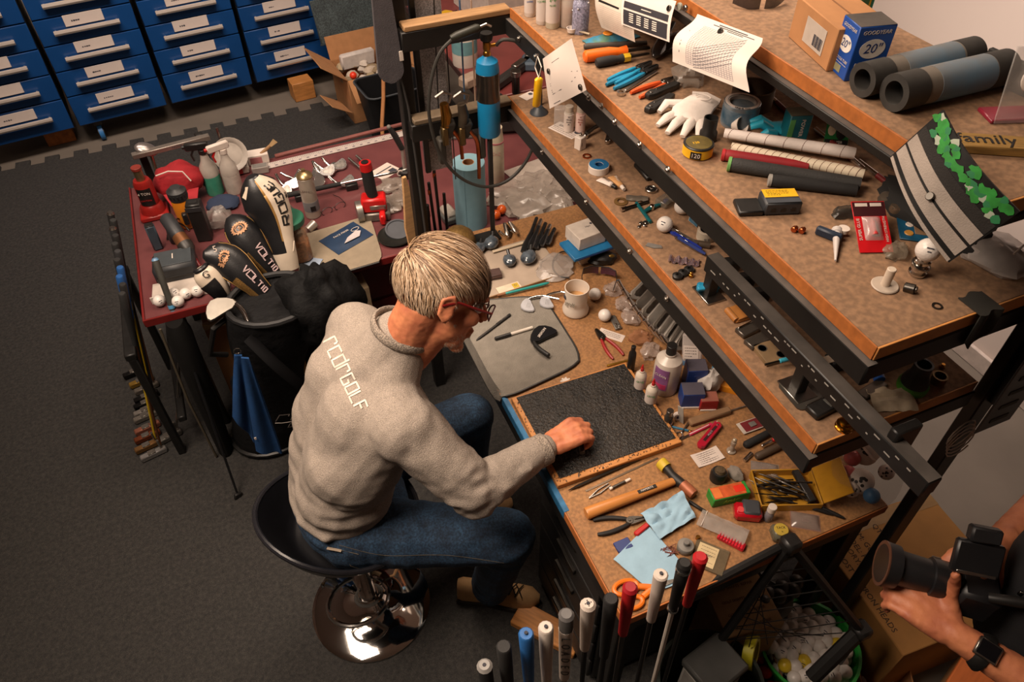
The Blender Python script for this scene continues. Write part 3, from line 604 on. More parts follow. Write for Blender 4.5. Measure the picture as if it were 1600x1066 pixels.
part(G().lathe([(.0422, .008), (.0426, .008), (.0426, .045), (.0422, .045)], 28), 'blue_print', mat('2a6a8c', .35, .3, var=.5, sca=18, h2='a0a8ac'), t)
t = roll('parts_roll', 'large brown cardboard ring standing behind the silver tape roll', 'tape', P(1172, 165, UZ), .05, .045, .05, mat('5c4a38', .7), None)
t = T('plastic_cup', 'small white plastic cup lying below the silver tape roll', 'cup', P(1152, 206, UZ)+Vector((0, 0, .016)), rot=(radians(60), 0, radians(15)))
part(G().lathe([(0, -.012), (.012, -.012), (.020, .012), (.018, .012), (.011, -.009), (0, -.009)], 20), 'bowl', WHT, t)
t = T('pipe_fitting', 'black rubber pipe end standing beside the glove', 'fitting', P(1105, 218, UZ), 0)
part(G().loft([[(q*cos(2*pi*j/20), q*sin(2*pi*j/20), z) for j in range(20)] for q, z in ((.02, 0), (.02, .02), (.016, .026), (.016, .055), (.013, .055), (.013, .004))], closed=True), 'pipe', BLK, t); part(G().cyl(.0132, 0, .006, 16), 'floor_disc', BLK, t)
t = T('abrasive_tin', 'round yellow and black tin marked 120 in front of the glove', 'tin', P(1089, 240, UZ), 0)
part(G().cyl(.033, 0, .026, 32, .003), 'can', YEL, t); part(G().cyl(.034, .0225, .028, 32, .002), 'rim', BLK, t); part(G().cyl(.029, .0275, .0287, 32, .0004), 'lid_print', mat('55481c', .5, var=.3, sca=60), t)
a = radians(-132); part(G().lathe([(.0331, .003), (.0335, .003), (.0335, .021), (.0331, .021)], 32).add([], []), 'black_label', YEL, t)
g = G(); g.sheet(lambda u, v: (.034*cos(a-.35+.7*u), .034*sin(a-.35+.7*u), .004+.017*v), 8, 2, .0005); part(g, 'number_patch', BLK, t)
txt('120', .014, WHT, t, (.0345*cos(a), .0345*sin(a), .0125), (pi/2, 0, a+pi/2)); txt('120', .011, YEL, t, (-.008, .0, .029), (0, 0, radians(-10)))
t = T('nitrile_glove', 'turquoise rubber glove with two fingers up lying behind the white grips', 'glove', P(1205, 212, UZ), radians(-25))
CY2 = mat('1f93ac', .5, var=.12, bump=.3, bsc=60)
part(G().tube([(.05, 0, .012), (.02, 0, .018), (-.01, 0, .018)], [(.008, .018), (.014, .026), (.012, .022)], 12), 'palm', CY2, t)
for y, z, l in ((.012, .02, .05), (-.008, .024, .055), (-.02, .01, .035)): part(G().tube([(0, y, .015), (-l*.6, y*1.4, z+.012), (-l, y*1.5, z+.004)], [.011, .0105, .007], 10), 'finger', CY2, t)
t = crate('teal_carton', 'teal carton standing between the turquoise glove and the player card', 'box', P(1236, 222, UZ), radians(-18), .05, .038, .075, mat('11606c', .4, var=.2))
part(G().box(.05, .038, .001, (0, 0, .0755), .0002), 'lid', mat('56513f', .7), t); txt('POWER', .012, WHT, t, (.006, -.0195, .045), (pi/2, pi/2, 0)); part(G().box(.012, .0006, .06, (-.018, -.0193, .036), .0002), 'green_stripe', mat('5aa05a', .5), t)
t = T('player_card', 'sports trading card with green field and two white figures propped on the upper shelf', 'card', P(1303, 222, UZ)+Vector((0, 0, .034)), rot=(radians(62), 0, radians(-32)))
part(G().box(.052, .074, .0012, (0, 0, 0), .0003), 'card', mat('1c6b35', .35, var=.1), t)
for i, (x, y, r, m) in enumerate(((-.01, .016, .010, WHT), (-.013, -.004, .009, mat('c8b89c', .5)), (.012, .012, .009, mat('6b2f2a', .5)), (.008, -.008, .012, BLK), (-.002, .03, .013, WHT))): part(G().at((x, y, .0007), (0, 0, 0), (1, 1.4, 1)).lathe([(0, 0), (r, 0), (r*.9, .0004), (0, .0004)], 10), 'figure', m, t)
part(G().box(.05, .012, .0006, (0, -.03, .0008), .0002), 'name_strip', BLK, t); txt('PLAYER', .008, WHT, t, (0, -.03, .0012))
for i, (px, py) in enumerate(((1268, 150), (1281, 158))):
    t = T('steel_stopper', ('rear' if i == 0 else 'front')+' of two shiny dark steel stoppers under the top shelf edge', 'stopper', P(px, py+28, UZ)+Vector((.03, 0, 0)), .3*i)
    part(G().lathe([(0, 0), (.012, 0), (.013, .012), (.009, .02), (.015, .026), (.014, .036), (.004, .04), (0, .04)], 18), 'knob', DSTL, t); part(G().cyl(.018, 0, .004, 16), 'base_ring', BLK, t)
for i, (x, y) in enumerate(((1.29, 1.28), (1.29, 1.08), (1.29, .93))):
    c = T('chrome_rail', 'red and chrome striped shaft piece '+('nearest the silver tape roll', 'between the teal carton and the tape roll', 'behind the player card')[i], 'shaft', (x-.05, y, UZ+.006), radians(82+3*i))
    part(G().tube([(-.09, 0, 0), (.09, 0, 0)], .006, 10), 'tube', CHR, c); part(G().tube([(-.05, 0, 0), (.03, 0, 0)], .0063, 10), 'red_band', mat('6b1f1f', .4), c)
GA = mat('e2d6ce', .6, var=.05, bump=.3, bsc=300)
grip('golf_grip', 'upper white perforated golf grip with square butt in the row on the upper shelf', (1330, 256), (1128, 224), UZ, .0135, .011, GA, None, None, 7, .012)
grip('golf_grip', 'cream stitched golf grip lying below the white one', (1345, 284), (1140, 241), UZ, .012, .010, mat('dccdb4', .6, var=.06), None, None, 19, .006)
grip('golf_grip', 'red golf grip poking out beneath the cream one', (1128, 250), (1260, 268), UZ, .013, .011, mat('8e1f24', .6), mat('a8242a', .5))
grip('golf_grip', 'dark grey oversize grip with a green end ring', (1137, 266), (1340, 298), UZ, .0155, .014, mat('2f2e2d', .75, bump=.4, bsc=300), mat('6aa05a', .5))
grip('golf_grip', 'black grip with a pale end cap behind the yellow topped charger', (1200, 290), (1335, 306), UZ, .013, .012, RUB, mat('8e8a84', .5))
t = T('battery_charger', 'black charger block with yellow label and three slots on the upper shelf', 'charger', P(1206, 326, UZ), radians(-20))
part(G().box(.075, .05, .03, (.012, 0, 0), .004, base=True), 'housing', mat('2c2f33', .5), t); part(G().box(.05, .05, .012, (-.05, 0, 0), .003, base=True), 'wall_plug', BLK, t)
part(G().box(.068, .028, .0008, (.012, .01, .0304), .0003), 'yellow_label', YEL, t); part(G().box(.068, .014, .0008, (.012, -.016, .0304), .0003), 'grey_label', mat('3a3f46', .6), t)
for k in range(3): part(G().box(.010, .001, .008, (-.008+k*.02, -.0252, .014), .002), 'slot', BLK, t)
lines(t, 4, -.015, .03, .018, .005, .031, BLK)
for i, (px, py) in enumerate(((1240, 362), (1252, 364))):
    solo(G().at((0, 0, 0), (0, pi/2, .4)).cyl(.006, -.005, .005, 12).cyl(.0045, .005, .009, 6), 'copper_fitting', COP, ('left' if not i else 'right')+' of two tiny copper fittings on the upper shelf', 'fitting', P(px, py, UZ)+Vector((0, 0, .006)))
c, rz, L = lay((1305, 366), (1304, 411), UZ); t = T('glue_nozzle', 'white cone glue nozzle with a ring lying on the upper shelf', 'nozzle', c+Vector((0, 0, .010)), rz)
part(G().tube([(-L/2, 0, 0), (-L/2+.012, 0, 0), (-L/2+.013, 0, 0), (L/2, 0, -.004)], [.010, .010, .008, .002], 14), 'cone', mat('b8b0ac', .4), t)
part(G().at((-L/2-.002, .012, .002), (0, 0, 0)).lathe([(.006, -.004), (.011, -.004), (.011, .004), (.006, .004)], 16), 'ring', WHT, t)
t = T('slim_case', 'dark blue thin box lying left of the red blister pack', 'box', P(1293, 372, UZ), radians(-62)); part(G().box(.05, .014, .018, (0, 0, 0), .003, base=True), 'case', mat('1d2a3c', .5), t)
t = T('blister_pack', 'red SUPER GLUE blister pack lying on the upper shelf', 'packet', P(1355, 372, UZ)+Vector((0, 0, .027)), rot=(radians(27), 0, radians(-22)))
part(G().box(.064, .108, .0016, (0, 0, 0), .0005), 'backing_card', mat('c0141c', .4), t); part(G().box(.062, .03, .0006, (0, .037, .001), .0002), 'dark_panel', mat('3a1216', .5), t)
part(G().sheet(lambda u, v: ((u-.5)*.034, (v-.5)*.05-.004, .001+.012*(sin(pi*u)*sin(pi*v))**.5), 10, 10, .0006), 'blister', CLEAR, t); part(G().tube([(0, -.02, .006), (0, .005, .006), (0, .014, .006)], [.006, .006, .002], 10), 'glue_tube', mat('c23a3a', .4), t)
txt('SUPER GLUE', .0085, WHT, t, (-.025, -.006, .0014), (0, 0, pi/2)); txt('HIGH STRENGTH', .007, WHT, t, (.025, -.006, .0014), (0, 0, pi/2)); part(G().box(.024, .007, .0006, (-.014, .046, .0013), .0002).box(.022, .007, .0006, (.014, .046, .0013), .0002), 'white_flash', WHT, t)
for i, (px, py, nm, lab) in enumerate(((1385, 312, 'round_stopper', 'dark grey bottle cap lying behind the blister pack'), (1402, 326, 'steel_stopper', 'shiny silver brown stopper behind the blister pack'))):
    t = T(nm, lab, 'cap', P(px, py+6, UZ)); part(G().lathe([(0, 0), (.018, 0), (.02, .008), (.017, .018), (.008, .022), (0, .022)], 20), 'cap', (mat('4c443b', .4) if not i else mat('8a7c6c', .2, .8)), t)
t = T('card_pack', 'blue backed card pack with yellow flower print beside the golf ball on the upper shelf', 'packet', P(1428, 362, UZ)+Vector((0, 0, .003)), radians(-38)); part(G().box(.06, .07, .003, (0, 0, 0), .001), 'card', mat('17506f', .4, var=.3, sca=40), t)
part(G().box(.03, .05, .002, (.014, .01, .0025), .001), 'brown_panel', mat('7d6147', .6), t)
part(G().at((-.012, -.014, .0017)).lathe([(0, 0), (.009, 0), (.008, .0015), (0, .0015)], 9), 'yellow_dot', mat('b8843a', .5), t); part(G().at((-.008, .015, .0017)).lathe([(0, 0), (.008, 0), (.007, .0015), (0, .0015)], 9), 'white_dot', WHT, t)
solo(crumple(G(), .028, .02, .02, 9), 'clear_pack', mat('8c7f6e', .3, alpha=.5), 'small clear empty pack between blister pack and golf ball', 'packet', P(1398, 396, UZ), .4)
solo(crumple(G(), .03, .018, .018, 19), 'clear_pack', mat('3a3733', .3, alpha=.6), 'smoky clear sachet left of the blister pack', 'packet', P(1322, 335, UZ), -.2)
t = T('steel_coupling', 'stacked shiny steel coupling supporting a golf ball on the upper shelf', 'coupling', P(1432, 428, UZ)); part(G().lathe([(0, 0), (.014, 0), (.016, .003), (.016, .007), (.012, .009), (.012, .013), (.0155, .015), (.0155, .02), (.011, .022), (.011, .026), (.0145, .028), (.0145, .033), (.011, .035), (.011, .038), (0, .036)], 22), 'coupling', CHR, t)
part(G().at((0, 0, .022), (.2, .1, 0)).lathe([(.012, -.001), (.018, -.001), (.018, .001), (.012, .001)], 18), 'washer', STL, t)
ballthing('white golf ball resting on the stacked steel coupling', P(1432, 428, UZ)+Vector((0, 0, .034)))
t = T('plastic_spigot', 'white round base with an upright peg on the upper shelf', 'spigot', P(1382, 447, UZ)); part(G().cyl(.024, 0, .004, 28, .0015), 'base', mat('b3a596', .5), t); part(G().cyl(.008, .003, .04, 18, .001), 'peg', mat('cbbba9', .45), t)
solo(G().at((0, 0, .007), (radians(80), 0, .5)).cyl(.009, -.009, .009, 16).cyl(.006, .009, .013, 12), 'steel_bushing', DSTL, 'dark steel bushing lying beside the white peg base', 'bushing', P(1419, 455, UZ))
t = T('steel_washer', 'single flat steel washer lying near the right end of the upper shelf', 'washer', P(1464, 479, UZ)); part(G().loft([[(q*cos(2*pi*j/24), q*sin(2*pi*j/24), z) for j in range(24)] for q, z in ((.009, 0), (.009, .002), (.006, .002), (.006, 0))], closed=True), 'ring', DSTL, t)
t = T('fabric_sheet', 'curved fabric headcover panel with green leaf band, black band and grey stripes', 'fabric panel', (0, 0, 0))
q = [PX(1393, 245, 1.005), PX(1474, 172, 1.03), PX(1483, 410, 1.0), PX(1594, 330, 1.05)]
def fpan(u, v, off=0):
    a = q[0]*(1-u)+q[1]*u; b = q[2]*(1-u)+q[3]*u; n = (q[1]-q[0]).cross(q[2]-q[0]).normalized(); n = -n if n.x > 0 else n
    return a*(1-v)+b*v+n*(off+.02*sin(pi*v))
part(G().sheet(lambda u, v: fpan(u, v), 10, 16, .005), 'backing', BLK, t)
def band(u0, u1, m, nm, v0=.01, v1=.99): part(G().sheet(lambda u, v: fpan(u0+(u1-u0)*u, v0+(v1-v0)*v, .0032), 4, 16, .0012), nm, m, t)
LF = mat('9f9389', .85, bump=.4, bsc=400)
band(.0, .05, LF, 'grey_stripe'); band(.12, .30, LF, 'grey_stripe'); band(.34, .53, LF, 'grey_stripe'); band(.54, .70, mat('2a2725', .95, bump=.5, bsc=400), 'black_band')
GRL = mat('2c8a34', .7, var=.3, sca=60)
r = random.Random(5)
for i in range(64):
    u = .745+.225*r.random(); v = .02+.95*i/64
    if .42 < v < .56 and u > .86: continue
    p = fpan(u, v, .0038); pts = [fpan(u+.055*cos(k)*(1+.3*cos(3*k+i)), v+.042*sin(k)*(1+.3*sin(2*k+i)), .0042) for k in [2*pi*j/9 for j in range(9)]]
    g = G(); g.add([p+Vector((-.0006, 0, 0.0006))]+pts, [[0, j+1, (j+1) % 9+1] for j in range(9)]); part(g, 'leaf', [GRL, mat('2a7a4a', .7), mat('a9b3a0', .7)][0 if i % 4 < 2 else (1 if i % 4 == 2 else (2 if i % 8 == 3 else 0))], t)
part(G().at(fpan(.33, .52, .006), (0, -1, 0)).cyl(.007, 0, .004, 12), 'snap', DSTL, t)
t = T('parts_bag', 'clear zip bag of black small parts at the right end of the upper shelf', 'bag', P(1556, 405, UZ), radians(30)); part(crumple(G(), .055, .07, .035, 4, amp=.3), 'film', FILM, t)
part(crumple(G(), .04, .045, .026, 7, amp=.5), 'dark_parts', mat('1b2226', .5), t); part(G().tube([(-.02, -.02, .034), (.02, -.03, .036)], .002, 6).tube([(-.01, .0, .036), (.01, .03, .034)], .002, 6), 'pins', WHT, t); part(G().box(.04, .03, .0008, (.03, .045, .034), .0002), 'paper_tag', PAP, t)
t = T('cloth_scrap', 'dark grey rag hanging over the right end edge of the upper shelf', 'rag', (0, 0, 0))
fr = lambda u, v: Vector((1.03+.07*u, .556-.006*sin(9*u)-.0*v, 1.645-.0*u-(.075+.03*sin(5*u))*v+.0)) if v > .0 else Vector((1.03+.07*u, .56, 1.646))
part(G().sheet(lambda u, v: (1.10+.05*u, .60-.05*min(1, v*3)-.004*sin(8*u), 1.643-max(0, v-.33)*(.10+.03*sin(4*u))), 8, 9, .003), 'cloth', mat('26241f', .9), t)
solo(crumple(G(), .06, .13, .05, 12, amp=.35), 'black_cloth', mat('1a1918', .9), 'heap of black cloth at the back of the upper shelf behind the grips', 'cloth', (1.235, .80, UZ), 0)
# ================================================================ middle shelf
t = card('business_card', 'white card with a round emblem at the far end of the middle shelf', 'card', P(826, 150, MZ), radians(20), .055, .04, PAP); part(G().at((.012, .004, .001)).lathe([(.006, 0), (.0075, 0), (.0075, .0004), (.006, .0004)], 18), 'emblem', PRN, t)
t = T('suction_puck', 'grey rubber suction puck under the hanging yellow float', 'puck', P(842, 176, MZ)); part(G().lathe([(0, 0), (.03, 0), (.029, .004), (.018, .014), (.012, .022), (0, .022)], 24), 'cup', mat('2d3238', .5), t)
t = card('sticker_sheet', 'white sticker sheet with EXTELLER lettering lying on the middle shelf edge', 'sticker', P(884, 204, MZ), radians(-68), .10, .055, PAP)
txt('EXTELL', .012, BLK, t, (-.016, .010, .0012), (0, 0, 0), .0002, .15); txt('ER', .012, RED, t, (.016, .010, .0012), (0, 0, 0), .0002, .15)
part(G().at((.036, .012, .0012)).lathe([(.007, 0), (.0085, 0), (.0085, .0003), (.007, .0003)], 20), 'emblem', PRN, t); lines(t, 3, -.045, .045, -.004, .008, .0013)
t = crate('acrylic_case', 'empty clear plastic case behind the two white glue bottles', 'case', P(872, 196, MZ)+Vector((.01, 0, 0)), radians(-25), .045, .03, .06, CLEAR)
for px, m, lt, lm, lab in ((888, 'c6bdb2', 'A', PRN, 'epoxy bottle marked A with white label on the middle shelf'), (906, 'c9a79c', 'B', mat('a03a2a'), 'pinkish epoxy bottle marked B beside the bottle marked A')):
    p = P(px, 205, MZ); t = bottle('epoxy_bottle', lab, 'bottle', p, .0155, .085, mat(m, .4), PAP if lt == 'A' else mat('d6b8ae', .6), mat('b5a798', .5), capr=.82, caph=.22, neck=.9, words=[('30', .006), ('Minute', .006), ('Epoxy', .006), (lt, .009)], labz=(.08, .92), wm=lm)
t = T('dice_block', 'white plastic block with a slot standing before the epoxy bottles', 'block', P(906, 232, MZ), radians(20)); part(G().box(.026, .026, .042, (0, 0, 0), .002, base=True), 'block', WHT, t); part(G().box(.0015, .001, .012, (-.006, -.0131, .02), .0003), 'slot', BLK, t); part(G().cyl(.005, .042, .05, 12).cyl(.002, .05, .055, 8), 'spout', STL, t)
solo(G().tube([(-.03, 0, .007), (.03, 0, .007)], [.007, .006], 10), 'cork_stick', mat('8a6c3f', .7), 'tan wooden stick standing behind the epoxy bottles', 'stick', P(925, 200, MZ)+Vector((.02, .0, .03)), rot=(0, radians(75), .3))
t = T('nippers', 'pair of chrome nippers with arms spread standing on the middle shelf', 'pliers', P(950, 200, MZ)+Vector((0, 0, .008)), radians(38))
for s in (-1, 1): part(G().tube([(.0, s*.004, .012), (-.02, s*.012, .016), (-.055, s*.026, .012), (-.085, s*.036, .006)], [.006, .007, .006, .008], 10), 'arm', DSTL, t); part(G().at((-.088, s*.036, .0)).cyl(.008, -.006, .006, 14), 'end_stud', CHR, t)
part(G().at((.002, 0, .004)).cyl(.012, 0, .016, 14), 'hinge', STL, t)
t = roll('tape_roll', 'white sided blue tape roll lying on the middle shelf', 'tape', P(935, 267, MZ), .030, .012, .022, WHT, mat('15406a', .5), face=mat('1e5b86', .5))
solo(G().loft([[(q*cos(2*pi*j/20), q*sin(2*pi*j/20), z) for j in range(20)] for q, z in ((.013, 0), (.013, .004), (.009, .004), (.009, 0))], closed=True), 'copper_ring', COP, 'thin copper ring lying left of the white and blue tape roll', 'ring', P(917, 245, MZ))
for a, b, m, cm, lab in (((936, 281), (962, 297), PAP, BLK, 'white glue tube with a black cap on the middle shelf'), ((955, 277), (975, 300), mat('b98a5a', .5), WHT, 'orange printed glue tube with a white cap beside the white tube')):
    c, rz, L = lay(a, b, MZ); t = T('glue_tube', lab, 'tube', c+Vector((0, 0, .008)), rz)
    part(G().tube([(-L/2, 0, -.006), (-L/2+.02, 0, -.003), (L*.25, 0, 0), (L*.3, 0, 0)], [(.0015, .012), (.005, .011), (.008, .0085), (.004, .004)], 12), 'tube', m, t); part(G().tube([(L*.3, 0, 0), (L/2, 0, 0)], [.006, .005], 12), 'cap', cm, t); txt('EPOXY', .008, BLK if cm is BLK else WHT, t, (-.006, 0, .0075), (0, radians(8), 0))
t = T('remote_control', 'black remote control lying under the upper shelf beam', 'remote', lay((992, 254), (1022, 288), MZ)[0], lay((992, 254), (1022, 288), MZ)[1]); part(G().box(.085, .03, .014, (0, 0, 0), .004, base=True), 'shell', BLK, t)
for k in range(6): part(G().at((-.03+.011*(k//2), -.006+.012*(k % 2), .014)).cyl(.003, 0, .0015, 10), 'button', [RED, GREY][k % 2], t)
txt('radio', .006, GREY, t, (.02, 0, .0143), (0, 0, 0))
t = roll('watch', 'round steel wristwatch head lying below the remote control', 'watch', P(1017, 298, MZ), .017, .013, .008, STL); part(G().cyl(.0132, .001, .006, 20), 'dial', BLK, t); part(G().box(.001, .009, .0004, (0, .003, .0063), .0001).box(.007, .001, .0004, (.002, 0, .0063), .0001), 'hands', WHT, t)
solo(G().loft([[(q*cos(2*pi*j/28), q*sin(2*pi*j/28), z) for j in range(28)] for q, z in ((.019, 0), (.019, .003), (.010, .005), (.010, .001))], closed=True), 'amber_ring', mat('6d5230', .3, alpha=.8), 'amber translucent ring below the two glue tubes', 'ring', P(970, 316, MZ))
t = T('utility_blade_pack', 'grey foil sachet with dark tool lying above the teal handle tool', 'sachet', P(995, 312, MZ)+Vector((0, 0, .004)), radians(-30)); part(G().sheet(lambda u, v: ((u-.5)*.06, (v-.5)*.024, .005*sin(pi*v)+.004*noise.noise(Vector((u*5, v*3, 2)))), 10, 5, .002), 'foil', mat('6f665b', .35, .4), t)
c, rz, L = lay((972, 330), (1012, 318), MZ); t = T('socket_wrench', 'short chrome and black socket tool left of the teal handle', 'tool', c+Vector((0, 0, .006)), rz); part(G().tube([(-L/2, 0, 0), (-L/2+.012, 0, 0), (-L/2+.013, 0, 0), (L/2, 0, 0)], [.006, .006, .0045, .004], 10), 'shank', DSTL, t); part(G().tube([(-L/2-.004, 0, 0), (-L/2+.004, 0, 0)], .0065, 10), 'socket', CHR, t)
TEAL = mat('1f6d74', .25, .5)
c, rz, L = lay((994, 320), (1016, 350), MZ); t = T('t_handle_tool', 'teal anodised T handle tool lying on the middle shelf', 'tool', c+Vector((0, 0, .006)), rz); part(G().tube([(-L/2, 0, 0), (L/2, 0, 0)], .005, 10), 'crossbar', TEAL, t); part(G().tube([(0, 0, 0), (-.012, .028, .002), (-.02, .062, 0)], [.005, .0065, .004], 10), 'stem', TEAL, t)
part(G().at((-.012, .030, .002)).cyl(.007, -.006, .007, 10), 'chuck', CHR, t)
t = T('key_bunch', 'small bunch of keys and screws at the edge of the middle shelf', 'keys', P(1003, 352, MZ)+Vector((0, 0, .002)), .4)
for k, (x, y, a) in enumerate(((-.012, 0, .1), (.002, .006, -.2), (.012, -.004, .5), (0, -.008, 1.2))): part(G().at((x, y, .001*k), (0, 0, a)).box(.024, .003, .0018, (.006, 0, 0), .0006).cyl(.005, -.001, .001, 10), 'key', STL, t)
ballthing('golf ball at the front of the middle shelf beside the T handle tool', P(1037, 361, MZ))
ballthing('golf ball at the back of the middle shelf under the upper beam', P(1064, 333, MZ))
t = card('foil_sachet', 'blue and white corner of a foil sachet wedged behind the golf balls', 'sachet', P(1084, 345, MZ)+Vector((0, 0, .01)), radians(48), .06, .03, mat('ccc5bd', .4), rot=(radians(35), 0, radians(48))); part(G().box(.03, .029, .0008, (-.016, 0, .001), .0002), 'blue_end', CYN, t)
t = roll('tape_roll', 'cream paper tape roll standing at the back of the middle shelf', 'tape', P(1102, 372, MZ), .024, .017, .028, mat('b7a996', .6), BLK); txt('O O', .008, PRN, t, (-.012, -.0215, .012), (pi/2, 0, radians(-30)))
solo(G().tube([(-.03, 0, 0), (.03, 0, 0)], .009, 12), 'metal_rod', mat('6a5c50', .3, .6), 'short brown metal rod lying below the cream tape roll', 'rod', P(1090, 385, MZ)+Vector((0, 0, .009)), radians(-38))
t = T('smoky_case', 'smoky clear plastic box at the back of the middle shelf near the golf balls', 'case', P(1040, 318, MZ), radians(20)); part(G().box(.05, .04, .018, (0, 0, 0), .003, base=True), 'case', mat('7c7468', .2, alpha=.45), t); part(G().box(.015, .012, .01, (0, 0, .003), .002, base=True), 'blue_part', NAVY, t)
for i in range(6):
    c, rz, L = lay((1040+3.6*i, 366+4*i-8), (1086+3.0*i, 394+4*i-10), MZ, .007+.007*(i % 2))
    t = T('felt_pen', ['royal blue', 'silver clipped', 'dark blue', 'deep blue', 'steel', 'navy'][i]+' slim pen, number '+['one', 'two', 'three', 'four', 'five', 'six'][i]+' from the back in the blue bundle', 'pen', c, rz); m = [NAVY, STL, mat('1a2f7c', .4), mat('14277a', .3), STL, NAVY][i]
    part(G().tube([(-L/2, 0, 0), (-L/2+.004, 0, 0), (L*.3, 0, 0), (L/2, 0, 0)], [.003, .0048, .0048, .003], 8), 'barrel', m, t); part(G().box(L*.35, .0015, .001, (-L*.25, 0, .0054), .0004), 'clip', CHR, t)
t = T('foil_strip', 'crinkled pinkish foil blister strip at the middle shelf edge', 'foil', P(1068, 410, MZ)+Vector((0, 0, .004)), radians(-38)); part(G().sheet(lambda u, v: ((u-.5)*.075, (v-.5)*.026, .004*sin(u*26)+.004*noise.noise(Vector((u*7, v*5, 5)))), 26, 4, .0012), 'foil', mat('b09aa0', .2, .8, var=.3), t)
solo(G().prism([(-.022, -.006), (.0, -.010), (.022, -.004), (.018, .006), (-.018, .008)], .003, .001), 'razor_scraper', GREY, 'dull grey scraper blade near the blue pen bundle', 'blade', P(1022, 385, MZ), radians(-40))
for k in range(3): solo(G().lathe([(0, 0), (.012, 0), (.013, .008), (.009, .011), (.004, .011), (.004, .006), (0, .006)], 14), 'rubber_ferrule', BLK, ['first', 'second', 'third'][k]+' black rubber ferrule counted from the shelf edge near the brass nut', 'ferrule', P(1058+9*k, 434-5*k, MZ), k)
solo(G().at((0, 0, 0)).cyl(.006, 0, .01, 6).cyl(.004, .01, .016, 10), 'brass_nut', BRS, 'tiny bright brass nut beside the black ferrules', 'nut', P(1079, 433, MZ))
t = T('blue_clamp', 'bright turquoise plastic clamp lying on the middle shelf', 'clamp', P(1104, 455, MZ), radians(-35)); part(G().box(.05, .022, .02, (0, 0, 0), .005, base=True), 'body', CYN, t); part(G().at((.03, .016, .012), (0, 0, .8)).box(.035, .014, .012, (0, 0, 0), .004), 'jaw', CYN, t); part(G().at((-.01, -.012, .018), (.3, 0, .3)).box(.03, .012, .01, (0, 0, 0), .003), 'lever', mat('2a90b8', .4), t)
for k in range(3): solo(G().box(.05, .03, .035, (0, 0, 0), .006, base=True), 'black_fixture', BLK, ['first', 'second', 'third'][k]+' dark machine fixture along the steel bar from its far end', 'fixture', P(1112+22*k, 430+24*k, MZ)+Vector((.05, 0, 0)), radians(-8))
solo(G().ball(.012, n=12), 'small_ball', mat('7a4a3a', .4), 'small reddish ball between the turquoise clamp and the leather wallet', 'ball', P(1148, 468, MZ)+Vector((0, 0, .02)))
t = T('leather_wallet', 'folded tan leather pouch lying on the middle shelf', 'pouch', P(1158, 492, MZ), radians(-2)); LEA = mat('a36a32', .5, var=.15, bump=.2)
part(G().box(.055, .045, .008, (0, 0, 0), .003, base=True), 'lower_leaf', LEA, t); part(G().at((.002, 0, .012), (0, radians(-6), 0)).box(.053, .044, .008, (0, 0, 0), .003), 'upper_leaf', LEA, t)
part(G().tube([(-.027, -.02, .008), (-.027, .02, .008)], .008, 10), 'fold', LEA, t)
for i, (px, py) in enumerate(((1172, 516), (1186, 534))):
    t = T('steel_plate', ['ground steel jaw plate with a bright top edge below the leather pouch', 'wide dull steel plate below the bright edged plate'][i], 'plate', P(px, py, MZ), radians(8)); part(G().box(.07, .03, .012, (0, 0, 0), .002, base=True), 'plate', mat('5f5851', .35, .7, var=.2), t)
    if i == 0: part(G().box(.06, .004, .004, (0, .01, .013), .001), 'bright_edge', CHR, t)
t = T('hole_block', 'thin wooden gauge block with four round sockets on the middle shelf', 'block', P(1212, 552, MZ), radians(-4)); part(G().box(.085, .06, .012, (0, 0, 0), .001, base=True), 'block', mat('7a6244', .7, var=.2), t)
for x, y in ((-.028, .014), (.0, -.016), (.012, .016), (.034, -.008)): part(G().at((x, y, .012)).lathe([(0, -.001), (.008, -.001), (.009, .0005), (.0105, .0008), (.0105, 0)], 16), 'socket', mat('3a332c', .6), t)
c, rz, L = lay((1192, 580), (1247, 566), MZ, .02); t = T('hex_driver', 'light blue handled hex driver lying across the gauge block', 'screwdriver', c, rz); part(G().tube([(-L*.1, 0, 0), (-L*.08, 0, 0), (L/2, 0, 0)], [.003, .0052, .0052], 10), 'handle', mat('3aa0b8', .4), t); part(G().tube([(-L*.5, 0, 0), (-L*.1, 0, 0)], .0028, 6), 'blade', DSTL, t)
t = T('round_corner_plate', 'flat grey steel plate with rounded corners under the bar post', 'plate', P(1262, 612, MZ), radians(-2)); part(G().loft([rr(.05, .04, .012, 0), rr(.05, .04, .012, .004)]), 'plate', mat('5b5751', .4, .7), t)
t = T('tuner_box', 'black meter box with a grey screen near the right end of the middle shelf', 'meter', P(1285, 640, MZ), radians(6)); part(G().box(.07, .035, .016, (0, 0, 0), .003, base=True), 'case', BLK, t); part(G().box(.024, .022, .001, (.018, 0, .0162), .0003), 'screen', mat('5b5a55', .3), t); part(G().box(.07, .002, .002, (0, .016, .016), .0005), 'bright_edge', STL, t)
t = T('brass_fitting', 'polished brass stepped fitting at the right end of the middle shelf', 'fitting', P(1318, 668, MZ)); part(G().lathe([(0, 0), (.018, 0), (.018, .004), (.015, .006), (.017, .008), (.017, .012), (.012, .014), (.013, .019), (.008, .022), (0, .022)], 24), 'fitting', mat('c08a2c', .18, 1), t)
t = T('duct_adapter', 'black ribbed funnel adapter on a green base at the right end of the middle shelf', 'adapter', P(1424, 606, MZ)); part(G().lathe([(0, 0), (.030, 0), (.031, .004), (.031, .014), (.028, .018), (0, .018)], 24), 'green_base', mat('4a8f2a', .5), t)
